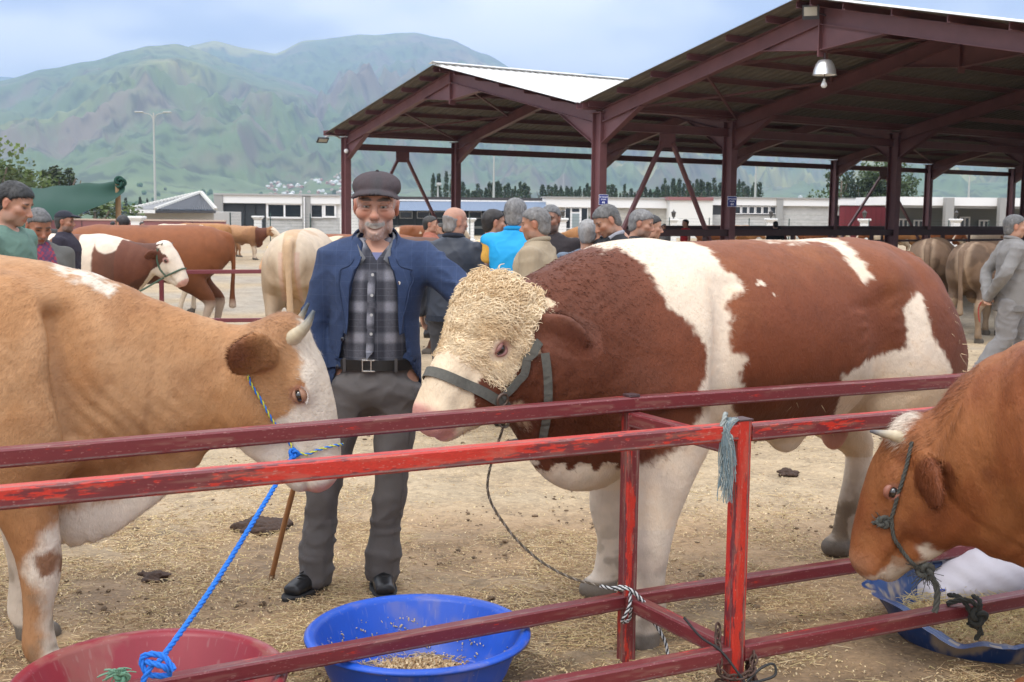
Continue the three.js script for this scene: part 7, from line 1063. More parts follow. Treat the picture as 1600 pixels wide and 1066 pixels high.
  by('', 'weathered man in a grey jacket and red checked shirt looking down', 53, 324, 7.9, 0.75, { color: [0.12, 0.115, 0.10], hair: [0.03, 0.03, 0.03], hairGrey: 0.25, pitch: 0.36, lean: 0.06, beard: 0.75, beardColor: [0.22, 0.19, 0.17], skin: [0.30, 0.13, 0.075], cell: 0.008, strands: 2000, topColor2: (x, y, z) => (z > 0.07 && Math.abs(x) < 0.075 + 0.1 * (1.45 - y) ? mix3([0.30, 0.03, 0.05], [0.04, 0.04, 0.10], (Math.floor(x * 50) + Math.floor(y * 50)) % 2 ? 0.85 : Math.floor(x * 25) % 3 ? 0.0 : 0.5) : [0.12, 0.115, 0.10]) });
  by('', 'man in a dark cap and dark jacket in front of the maroon wall', 101, 331, 13.2, PI / 2 + 0.05, { color: [0.022, 0.018, 0.03], hair: [0.03, 0.03, 0.03], cap: ballCap, capColor: [0.018, 0.02, 0.03], beard: 0.6, beardColor: [0.10, 0.085, 0.075], skin: [0.30, 0.145, 0.09] });
  by('', 'dark haired man with a pale collar behind the spotted cow', 192, 337, 16.5, PI + 0.5, { color: [0.45, 0.44, 0.52], hair: [0.014, 0.012, 0.012], top: 'tshirt', yaw: 0.2, cell: 0.0125, hairT: 0.014 });
  by('', 'dark haired man seen between the old man and the bald man', 673, 338, 17, PI / 2, { color: [0.30, 0.10, 0.06], hair: [0.02, 0.018, 0.016], cell: 0.0125 });
  by('', 'small far man just left of the bald man', 688, 349, 24, -PI / 2, { color: [0.05, 0.05, 0.06], hair: [0.03, 0.025, 0.02], cell: 0.016 });
  by('', 'far man in a beige shirt by the maroon wall', 176, 346, 36, PI, { color: [0.45, 0.36, 0.26], hair: [0.012, 0.012, 0.012], cell: 0.018 }); by('', 'far man in a tan shirt at the white gate pillar', 222, 347, 42, PI / 2, { color: [0.42, 0.30, 0.2], hair: [0.012, 0.012, 0.012], cell: 0.018 });
  by('', 'far man in a red shirt in the pens', 1071, 343, 38, -PI / 2 + 0.3, { color: [0.42, 0.02, 0.025], top: 'tshirt', hair: [0.02, 0.018, 0.016], cell: 0.016 }); by('', 'far man dressed in black in the pens', 1212, 346, 38, PI, { color: [0.012, 0.012, 0.014], hair: [0.015, 0.014, 0.014], cell: 0.016 }); by('', 'far man bending beside the man in black', 1230, 352, 42, -PI / 2, { color: [0.2, 0.05, 0.04], hair: [0.03, 0.028, 0.025], cell: 0.016, lean: 0.5 }); by('', 'far man in a white shirt left of the man in red', 1038, 350, 46, 0.3, { color: [0.45, 0.43, 0.42], hair: [0.02, 0.018, 0.016], cell: 0.018 });
  // the walking man in grey, hands clasped behind his back
  { const px = 1581, d = 12.1, c = PX.at(px, 450, d), o = thing('person', 'man in a grey suit walking away to the right with hands clasped behind him', 'person', [c.x, gh(c.x, -d), -d], PI / 2 - 0.06);
    person(o, { h: 1.73, color: [0.20, 0.19, 0.18], trousers: [0.20, 0.19, 0.185], hair: [0.035, 0.035, 0.035], hairGrey: 0.3, shoe: [0.42, 0.36, 0.26], hem: 0.78, wide: 1.05, fold: 0.012, trFold: 0.016, collar: [0.19, 0.18, 0.17], strands: 2000, arms: [[[0.27, 1.15, -0.17], [0.03, 0.92, -0.23]], [[-0.27, 1.15, -0.17], [-0.02, 0.90, -0.24]]], legs: [[[0.095, 0.92, 0], [0.10, 0.53, 0.17], [0.10, 0.10, 0.16]], [[-0.095, 0.92, -0.02], [-0.10, 0.50, -0.08], [-0.10, 0.17, -0.32]]], toe: [[0.02, 0, 0.17], [0, -0.075, 0.15]], legR: [[0.13, 0.115], [0.11, 0.10], [0.095, 0.085], [0.09, 0.082], [0.088, 0.08]] });
    const b = thing('prayer_beads', 'short red string dangling from the clasped hands of the man in grey', 'beads', o.position.clone(), o.rotation.y); part('string', rope([[0.0, 0.86, -0.29], [0.01, 0.80, -0.31], [0.0, 0.72, -0.31], [-0.01, 0.66, -0.30]], 0.008, 2, 6), mat([0.3, 0.03, 0.02], 0.6), b); }
}

// the old man in the flat cap, one arm over the bull
const manPos = PX.at(588, 925, 4.9);
const man = thing('person', 'smiling old man in flat cap and blue checked blazer between tan cow and bull', 'person', [manPos.x, gh(0, -4.9), -4.9], 0.02);
{
  const xl = (y) => { const t = [[0.80, -0.19], [0.86, -0.172], [0.957, -0.14], [1.1, -0.112], [1.27, -0.086], [1.38, -0.05], [1.5, -0.04]]; for (let i = 1; i < t.length; i++) if (y < t[i][0]) return lerp(t[i - 1][1], t[i][1], clamp((y - t[i - 1][0]) / (t[i][0] - t[i - 1][0]))); return -0.04; };
  const xr = (y) => { const t = [[0.80, 0.21], [0.86, 0.19], [0.957, 0.142], [1.1, 0.118], [1.27, 0.10], [1.38, 0.07], [1.5, 0.05]]; for (let i = 1; i < t.length; i++) if (y < t[i][0]) return lerp(t[i - 1][1], t[i][1], clamp((y - t[i - 1][0]) / (t[i][0] - t[i - 1][0]))); return 0.05; };
  const plaid = dataTex(512, 512, (u, v) => { const bx = sstep(0.30, 0.46, u) * sstep(0.78, 0.62, u), by = sstep(0.28, 0.44, v) * sstep(0.76, 0.6, v), th = Math.max(sstep(0.012, 0.004, Math.abs(u - 0.14)), sstep(0.012, 0.004, Math.abs(u - 0.9)), sstep(0.012, 0.004, Math.abs(v - 0.1)), sstep(0.012, 0.004, Math.abs(v - 0.88))), n = tfbm(u, v, 60, 3, 2), k = 0.05 + 0.16 * (bx + by) + 0.26 * bx * by + 0.10 * th; const q = k * (0.6 + 0.8 * n) * 0.55; return [0.010 + q * 0.78, 0.011 + q * 0.78, 0.020 + q * 0.86]; });
  plaid.repeat.set(1 / 0.125, 1 / 0.125);
  const check = dataTex(512, 512, (u, v) => { const l = Math.max(sstep(0.016, 0.006, Math.abs(u - 0.5)), sstep(0.016, 0.006, Math.abs(v - 0.5))) * 0.5 + 0.25 * Math.max(sstep(0.012, 0.004, Math.abs(u - 0.2)), sstep(0.012, 0.004, Math.abs(v - 0.8))), n = tfbm(u, v, 64, 3, 5), w = tfbm(u, v, 5, 3, 15), k = (0.72 + 0.5 * n) * (0.85 + 0.3 * w); return [0.024 * k + l * 0.05, 0.044 * k + l * 0.055, 0.105 * k + l * 0.06]; });
  check.repeat.set(1 / 0.06, 1 / 0.06);
  const blazerM = clothMat([1, 1, 1], { map: check }), shirtM = clothMat([1, 1, 1], { map: plaid }), grey = clothMat([0.17, 0.17, 0.175]);
  const k = person(man, {
    h: 1.70, hs: 1.1, cell: 0.008, fineHead: true, customTop: true, eyes: true, smile: true, jaw: 0.80, cuff: -0.06, wide: 0.94, skin: [0.45, 0.24, 0.165], hair: [0.42, 0.40, 0.37], hairGrey: 0.6, hairT: 0.006, brow: [0.05, 0.042, 0.036], beard: 0.26, beardColor: [0.46, 0.40, 0.36], pitch: 0.03, yaw: 0.03, roll: -0.02, trousers: [0.115, 0.105, 0.102], trFold: 0.010, shoeMat: mat([0.012, 0.012, 0.013], 0.38),
    arms: [[[0.37, 1.275, 0.10], [0.56, 1.27, 0.36]], [[-0.262, 1.14, -0.03], [-0.25, 0.885, 0.06]]],
    legs: [[[0.095, 0.92, 0], [0.07, 0.49, 0.02], [0.02, 0.10, -0.03]], [[-0.095, 0.92, 0], [-0.205, 0.49, 0.03], [-0.262, 0.10, 0.0]]], toe: [[0.03, 0, 0.17], [-0.07, 0, 0.155]],
    legR: [[0.113, 0.105], [0.093, 0.088], [0.075, 0.071], [0.071, 0.066], [0.08, 0.071]],
    shoeMore: (i, a, t, shoe, s) => { part('sole', (() => { const sh = new THREE.Shape(); sh.absellipse(0, 0, 0.052, 0.15, 0, 6.283); const g = new THREE.ExtrudeGeometry(sh, { depth: 0.018, bevelEnabled: true, bevelSize: 0.004, bevelThickness: 0.003, bevelSegments: 1, curveSegments: 20 }); g.rotateX(-Math.PI / 2); g.rotateY(Math.atan2(t[0], t[2])); g.translate(a.x + t[0] * 0.42, 0.002, a.z + t[2] * 0.42); return g; })(), mat([0.02, 0.02, 0.02], 0.8), shoe); const l = []; for (let q = 0; q < 4; q++) { const z = a.z + 0.045 + q * 0.022, x = a.x + t[0] * (0.3 + q * 0.1), y = 0.10 - q * 0.008; l.push(tube([[x - 0.022, y - 0.008, z], [x, y + 0.003, z + 0.004], [x + 0.022, y - 0.008, z]], 0.003, { seg: 3, n: 5 })); } part('laces', l, mat([0.02, 0.02, 0.02], 0.8), shoe); },
    headMore: (F, T, q, s) => {
      const C = (p2, r, kk, op) => F.chain(p2.map((v) => T(...v)), r.map((v) => [v[0] * s, v[1] * s]), { k: kk * s, op, n: 4, side: V3(1, 0, 0).applyQuaternion(q) }), E = (c, r, kk, op = 'add') => F.ell(T(...c).toArray(), r.map((v) => v * s), { k: kk * s, op, q });
      C([[-0.033, -0.066, 0.070], [-0.016, -0.078, 0.087], [0, -0.081, 0.091], [0.016, -0.078, 0.087], [0.033, -0.066, 0.070]], [[0.004, 0.004], [0.0085, 0.013], [0.0105, 0.015], [0.0085, 0.013], [0.004, 0.004]], 0.003, 'sub');
      C([[-0.028, -0.083, 0.072], [0, -0.0975, 0.088], [0.028, -0.083, 0.072]], [[0.004, 0.005], [0.006, 0.007], [0.004, 0.005]], 0.008); C([[-0.03, -0.060, 0.076], [-0.012, -0.062, 0.091], [0, -0.0635, 0.094], [0.012, -0.062, 0.091], [0.03, -0.060, 0.076]], [[0.004, 0.005], [0.006, 0.007], [0.005, 0.006], [0.006, 0.007], [0.004, 0.005]], 0.008);
      for (const d of [1, -1]) { E([d * 0.050, -0.030, 0.062], [0.020, 0.017, 0.018], 0.016); E([d * 0.031, 0.0085, 0.0835], [0.0182, 0.0072, 0.0112], 0.004); E([d * 0.031, -0.0095, 0.082], [0.0172, 0.0066, 0.0108], 0.005); C([[d * 0.056, 0.004, 0.066], [d * 0.066, 0.010, 0.052]], [[0.0012, 0.0012], [0.001, 0.001]], 0.004, 'sub'); C([[d * 0.056, -0.003, 0.066], [d * 0.067, -0.008, 0.05]], [[0.0012, 0.0012], [0.001, 0.001]], 0.004, 'sub'); C([[d * 0.022, -0.034, 0.094], [d * 0.044, -0.055, 0.076], [d * 0.05, -0.085, 0.056]], [[0.003, 0.003], [0.0042, 0.004], [0.003, 0.003]], 0.010, 'sub'); C([[d * 0.022, -0.11, 0.0], [d * 0.012, -0.19, 0.012]], [[0.012, 0.012], [0.012, 0.012]], 0.02); }
      E([0, -0.108, 0.060], [0.024, 0.018, 0.022], 0.02); E([0, -0.036, 0.112], [0.015, 0.012, 0.014], 0.01);
      for (const y of [0.045, 0.058]) C([[-0.04, y, 0.084], [0, y + 0.003, 0.094], [0.04, y, 0.084]], [[0.001, 0.001], [0.0016, 0.0016], [0.001, 0.001]], 0.004, 'sub');
    },
    cap: (F, T, q, s) => { F.ell(T(0, 0.078, -0.012).toArray(), [0.090, 0.050, 0.118].map((v) => v * s), { q: q.clone().multiply(new THREE.Quaternion().setFromEuler(new THREE.Euler(0.16, 0, 0))), k: 0.01 }); F.ell(T(0, 0.062, -0.012).toArray(), [0.087, 0.035, 0.108].map((v) => v * s), { q, k: 0.015 }); F.chain([T(-0.078, 0.040, 0.052), T(-0.048, 0.050, 0.098), T(0, 0.054, 0.116), T(0.048, 0.050, 0.098), T(0.078, 0.040, 0.052)], [[0.006, 0.022], [0.007, 0.034], [0.007, 0.038], [0.007, 0.034], [0.006, 0.022]].map((r) => r.map((v) => v * s)), { side: V3(0, -0.25, 1).applyQuaternion(q), k: 0.008, n: 5 }); F.ell(T(0, 0.02, -0.015).toArray(), [0.083, 0.05, 0.10].map((v) => v * s), { q, op: 'sub', k: 0.004 }); },
    capMat: (() => { const t = dataTex(256, 256, (u, v) => { const n = tfbm(u, v, 64, 3, 3), b = tfbm(u, v, 4, 3, 8), q = 0.8 + 0.4 * n; return [0.048 * q * (0.8 + 0.4 * b), 0.036 * q, 0.038 * q]; }); t.repeat.set(6, 6); return mat([1, 1, 1], 0.95, { map: t, bumpMap: clothBump, bumpScale: 0.003 }); })(),
  });
  const { T, iT, A, s, hs, sh, arms } = k, R2 = (l) => l.map((r) => r.map((v) => v * s)), lo = [-0.5, 0.75, -0.4], hi = [0.75, 1.6, 0.6], uvm = (x, y, z, nx) => [Math.abs(nx) > 0.75 ? z + 0.3 : x, y];
  // cap details, beard, moustache, teeth
  const capM = man.children.find((c) => c.name === 'cap'); part('button', new THREE.SphereGeometry(0.008, 10, 8).translate(...T(0, 0.128, -0.02).toArray()), clothMat([0.03, 0.022, 0.024]), capM);
  const teeth = []; for (let i = 0; i < 8; i++) { const t = (i - 3.5) / 4.2, c = T(t * 0.024, -0.0762 + 0.0065 * t * t, 0.0885 - 0.013 * t * t); teeth.push(box(0.0064 * hs, 0.0105 * hs, 0.004, c.x, c.y, c.z, 0.0015)); } part('teeth', teeth, mat([0.62, 0.57, 0.49], 0.3), man);
  const hairOn = (n, keep, comb, len, name, lift, wid = 0.0011, seed = 5) => fur(k.geo, n, { color: (x, y, z) => { const q = 0.75 + 0.5 * vnoise(x * 300, y * 300, z * 300); return (name === 'eyebrows' ? [0.13, 0.115, 0.10] : name === 'moustache' ? [0.46, 0.43, 0.39] : [0.56, 0.53, 0.50]).map((v) => v * q); }, comb, keep, len, wid, lift, jitter: 0.5, seed, name, shade: 0.25 }, man);
  hairOn(4600, (x, y, z) => { const h = iT(x, y, z); return h.y < -0.05 && h.y > -0.125 && h.z > -0.01 && Math.hypot(h.x / 0.034, (h.y + 0.074) / 0.022) > 1 && (h.y < -0.075 || Math.abs(h.x) > 0.045) ? 1 : 0; }, () => [0, -1, 0.1], 0.0065, 'beard', 0.55);
  hairOn(1500, (x, y, z) => { const h = iT(x, y, z); return h.y < -0.0505 && h.y > -0.063 && h.z > 0.062 && Math.abs(h.x) < 0.033 && (Math.abs(h.x) > 0.016 || h.z < 0.099) ? 1 : 0; }, (x, y, z) => [iT(x, y, z).x * 12, -1, 0.2], 0.013, 'moustache', 0.35, 0.0013, 7);
  hairOn(420, (x, y, z) => { const h = iT(x, y, z), b = Math.hypot((Math.abs(h.x) - 0.033) / 0.024, (h.y - 0.026) / 0.007); return b < 1 && h.z > 0.05 ? 1 : 0; }, (x, y, z) => [Math.sign(iT(x, y, z).x), 0.25, 0], 0.010, 'eyebrows', 0.3, 0.0012, 8);
  hairOn(1500, (x, y, z) => { const h = iT(x, y, z); return Math.abs(h.x) > 0.058 && h.y > -0.03 && h.y < 0.055 && h.z > -0.08 && h.z < 0.045 && Math.hypot((h.y + 0.005) / 0.035, (h.z + 0.012) / 0.024) > 1 ? 1 : 0; }, () => [0, -1, -0.3], 0.014, 'sideburns', 0.3, 0.0013, 9);
  // shirt and undershirt
  const torso = (F, e) => F.chain([A(0, 0.90, -0.005), A(0, 1.02, 0), A(0, 1.18, 0.005), A(0, 1.34, 0), A(0, 1.44, -0.02)], R2([[0.115 + e, 0.155 + e], [0.11 + e, 0.145 + e], [0.12 + e, 0.155 + e], [0.125 + e, 0.175 + e], [0.07 + e, 0.13 + e]]), { side: [1, 0, 0], k: 0.03, n: 4, cap: 0.7 });
  const U = new Field(lo, hi, 0.009); torso(U, 0.006); U.chain([A(0, 1.42, -0.02), A(0, 1.465, -0.02)], R2([[0.075, 0.07], [0.066, 0.062]]), { side: [1, 0, 0], k: 0.02, cap: 0.2 }); U.put(lo, hi, (x, y, z) => Math.max(1.2 - y, y - 1.405 - Math.max(0, 0.06 - z) * 0.5), 'and', 0.005); part('undershirt', U.mesh({ smooth: 1 }), clothMat([0.14, 0.15, 0.26]), man);
  const S = new Field(lo, hi, 0.008); torso(S, 0.014); S.chain([A(0, 1.42, -0.02), A(0, 1.47, -0.025)], R2([[0.082, 0.078], [0.074, 0.07]]), { side: [1, 0, 0], k: 0.02, cap: 0.2 });
  S.put([-0.09, 1.3, 0.02], [0.09, 1.55, 0.3], (x, y, z) => Math.max(Math.abs(x - 0.012) - 0.72 * (y - 1.372), 0.02 - z), 'sub', 0.004); S.ell(A(0, 1.53, 0).toArray(), [0.06, 0.05, 0.062], { op: 'sub', k: 0.01 }); S.put(lo, hi, (x, y) => 0.93 - y, 'and', 0.006); const SK = S.keep();
  const shirt = part('shirt', S.mesh({ smooth: 1, uv: uvm, disp: (x, y, z) => 0.006 * (fbm(x * 10, y * 7, z * 10, 3) - 0.5) + 0.0035 * Math.sin(x * 55 + y * 22 + 5 * vnoise(x * 6, y * 6, 2)) * sstep(1.1, 0.95, y) }), shirtM, man);
  for (let i = 0; i < 6; i++) { const y = [1.325, 1.235, 1.155, 1.075, 1.0, 0.965][i]; if (i === 5) continue; const c = SK.stick(V3(0.0 - i * 0.003, y, 0.2), 0.006), b = part('button', new THREE.CylinderGeometry(0.006, 0.006, 0.003, 14).rotateX(Math.PI / 2), mat([0.45, 0.44, 0.42], 0.3), shirt); b.position.copy(c); b.lookAt(c.clone().add(SK.grad(c))); }
  part('placket', (() => { const p2 = [], n2 = []; for (let i = 0; i <= 20; i++) { const q = SK.stick(V3(-0.002 - i * 0.0008, 1.34 - i * 0.0185, 0.22), 0.0035); p2.push(q); n2.push(SK.grad(q)); } return strap(p2, n2, 0.03, 0.003); })(), shirtM, shirt);
  for (const d of [1, -1]) { const p2 = sampleCurve([A(0, 1.515, -0.088), A(d * 0.06, 1.512, -0.06), A(d * 0.086, 1.488, 0.0), A(d * 0.074, 1.44, 0.075), A(d * 0.05 + 0.008, 1.395, 0.122)], 18), n2 = p2.map((q) => V3(q.x, (q.y - 1.40) * 1.2, q.z + 0.03).normalize()); part('shirt_collar', strap(p2, n2, 0.048, 0.005), grey, shirt); }
  // blazer, open in front
  const J = new Field(lo, hi, 0.008); torso(J, 0.027); J.chain([A(0, 0.80, -0.01), A(0, 0.96, -0.005), A(0, 1.1, 0)], R2([[0.155, 0.192], [0.145, 0.178], [0.14, 0.175]]), { side: [1, 0, 0], k: 0.04, n: 3 });
  for (const i of [0, 1]) { const q = [sh[i], sh[i].clone().lerp(arms[i][0], 0.5), arms[i][0], arms[i][0].clone().lerp(arms[i][1], 0.5), arms[i][1].clone().lerp(arms[i][0], 0.02)]; J.chain(q, R2([[0.074, 0.072], [0.068, 0.066], [0.061, 0.06], [0.056, 0.056], [0.052, 0.052]]), { k: 0.045, n: 4, side: i ? [1, 0, 0] : [0, 0, 1], cap: 0.25 }); J.ell(sh[i].clone().add(V3(i ? 0.03 : -0.03, 0.0, 0)).toArray(), [0.07, 0.055, 0.075], { k: 0.05 }); }
  J.chain([A(0, 1.43, -0.03), A(0, 1.49, -0.05)], R2([[0.09, 0.105], [0.08, 0.088]]), { side: [1, 0, 0], k: 0.03, cap: 0.3 });
  J.put(lo, hi, (x, y, z) => 0.845 - 0.02 * Math.sin(x * 6) - y, 'and', 0.01); J.put([-0.25, 0.7, 0.0], [0.25, 1.6, 0.4], (x, y, z) => Math.max(xl(y) - x, x - xr(y), 0.0 - z), 'sub', 0.008); J.ell(A(0, 1.53, 0.01).toArray(), [0.078, 0.085, 0.08], { op: 'sub', k: 0.012 }); J.put([-0.3, 0.6, -0.3], [0.3, 1.02, 0.3], (x, y, z) => Math.hypot(x / 0.172, z / 0.135) * 0.14 - 0.14 + Math.max(0, y - 0.97), 'sub', 0.01);
  const JK = J.keep(), folds = (x, y, z) => { const cr = (a, b, c) => { const r = 1 - Math.abs(2 * vnoise(a, b, c) - 1); return r * r * r * r; }; let e = 0.010 * (fbm(x * 7, y * 5, z * 7, 3) - 0.5) + 0.006 * (cr(x * 6 + y * 5, y * 5 - x * 4, z * 5) - 0.25); const q = sstep(0.22, 0.30, Math.abs(x)); e += q * 0.012 * (cr(x * 7 + y * 9, y * 14 + z * 4, z * 8) - 0.2); if (x > 0.25) e += 0.012 * (cr(x * 16 + y * 8, y * 7, z * 9) - 0.2); return e + 0.003 * Math.sin(x * 40 + y * 9) * sstep(1.2, 0.9, y); };
  const blazer = part('blazer', J.mesh({ smooth: 1, disp: folds, uv: uvm }), blazerM, man);
  for (const d of [1, -1]) {   // lapels with a notch, and the collar
    const P = [], I = [], UV = [], n = 30, m = 7; for (let i = 0; i <= n; i++) { const t = i / n, y = lerp(1.40, 1.075, t) * 1, inn = (d > 0 ? xr(y) : xl(y)) - d * 0.006, w = t < 0.2 ? 0.034 + 0.12 * t : 0.010 + 0.082 * (1 - Math.pow((t - 0.2) / 0.8, 1.25)); for (let j = 0; j <= m; j++) { const q = JK.stick(V3(inn + d * w * clamp((j - 0.5) / (m - 1)), y + (j / m) * 0.012, 0.17), j === 0 || j === m ? -0.004 : 0.021); P.push(q.x, q.y, q.z); UV.push(q.x * 0.9 + q.y * 0.3, q.y); if (i && j) { const o = i * (m + 1) + j; I.push(o, o - 1, o - m - 2, o, o - m - 2, o - m - 1); } } }
    const g = new THREE.BufferGeometry(); g.setAttribute('position', new THREE.Float32BufferAttribute(P, 3)); g.setAttribute('uv', new THREE.Float32BufferAttribute(UV, 2)); g.setIndex(I); g.computeVertexNormals(); const lp = part('lapel', g, blazerM, blazer); { const ed = []; for (let i = 2; i <= n; i += 2) { const q = i * (m + 1) + m - 1; ed.push(V3(P[q * 3], P[q * 3 + 1], P[q * 3 + 2])); } part('lapel_edge', tube(ed, 0.0034, { seg: 3, n: 6 }), blazerM, lp); }
    if (d > 0) { const c = JK.stick(V3(0.118, 1.285, 0.2), 0.019), b = part('pin_badge', new THREE.CylinderGeometry(0.0075, 0.0075, 0.003, 18).rotateX(Math.PI / 2), mat([0.75, 0.72, 0.62], 0.3, { metalness: 0.6 }), lp); b.position.copy(c); const b2 = part('pin_dot', new THREE.CylinderGeometry(0.0035, 0.0035, 0.002, 12).rotateX(Math.PI / 2).translate(0, 0, 0.002), mat([0.08, 0.02, 0.02], 0.4), lp); b2.position.copy(c); }
    const pk = []; for (let i = 0; i <= 12; i++) { const q = JK.stick(V3(d * lerp(0.135, 0.205, i / 12), 0.975 + 0.012 * i / 12, 0.15), 0.003); pk.push(q); } part('pocket_flap', strap(pk, pk.map((q) => JK.grad(q)), 0.045, 0.004), blazerM, blazer);
  }
  { const c2 = sampleCurve([A(0.085, 1.40, 0.105), A(0.105, 1.47, 0.03), A(0.075, 1.51, -0.065), A(0, 1.525, -0.10), A(-0.075, 1.51, -0.065), A(-0.105, 1.47, 0.03), A(-0.075, 1.40, 0.105)], 40); part('collar', strap(c2, c2.map((q) => V3(q.x, 0.07, q.z + 0.01).normalize()), 0.05, 0.006), blazerM, blazer); }
  for (let i = 0; i < 2; i++) { const c = JK.stick(V3(-0.150 + 0.0 * i, [1.055, 0.935][i], 0.2), 0.004); part('button', new THREE.SphereGeometry(0.0095, 14, 10).scale(1, 1, 0.45).translate(c.x, c.y, c.z), mat([0.012, 0.013, 0.02], 0.3), blazer); }
  // belt, buckle, loops, fly
  { const by = 0.955, el = (a, r = 0) => V3((0.176 + r) * Math.cos(a), by, (0.136 + r) * Math.sin(a)), p2 = []; for (let i = 0; i <= 60; i++) p2.push(el(i / 60 * 6.283)); const belt = part('belt', strap(p2, p2.map((q) => V3(q.x, 0, q.z * 1.5).normalize()), 0.042, 0.005, true), mat([0.012, 0.012, 0.012], 0.4), man);
    const bq = el(1.66, 0.008); part('buckle', [box(0.05, 0.006, 0.005, bq.x, by + 0.022, bq.z), box(0.05, 0.006, 0.005, bq.x, by - 0.022, bq.z), box(0.006, 0.05, 0.005, bq.x - 0.024, by, bq.z), box(0.006, 0.038, 0.004, bq.x + 0.01, by, bq.z)], mat([0.55, 0.54, 0.52], 0.25, { metalness: 0.9 }), belt);
    for (const a of [1.05, 2.25]) { const q = el(a, 0.008); part('belt_loop', box(0.012, 0.056, 0.004, q.x, by, q.z).rotateY(0), clothMat([0.085, 0.077, 0.075]), man); } }
  const hand = arms[1][1].clone().add(V3(0, -0.075, 0.03)), tip = PX.ground(424, 903).sub(man.position), dn = tip.clone().sub(hand), st = thing('walking_stick', 'plain wooden walking stick held upright beside the old man', 'stick', man.position.clone()); part('shaft', tube([hand.clone().addScaledVector(dn, -0.12), hand.clone().addScaledVector(dn, 0.35).add(V3(0.004, 0, 0)), hand.clone().addScaledVector(dn, 0.7), tip], 0.0115, { seg: 6, n: 10 }), mat([0.30, 0.135, 0.05], 0.55), st); part('ferrule', tube([hand.clone().addScaledVector(dn, 0.975), tip], 0.0125, { seg: 1, n: 10 }), mat([0.2, 0.1, 0.05], 0.7), st); part('handle', tube([hand.clone().addScaledVector(dn, -0.12), hand.clone().addScaledVector(dn, -0.16).add(V3(-0.01, 0.02, 0)), hand.clone().addScaledVector(dn, -0.15).add(V3(-0.06, 0.03, 0.01))], 0.0125, { seg: 5, n: 10 }), mat([0.28, 0.12, 0.045], 0.5), st);
}

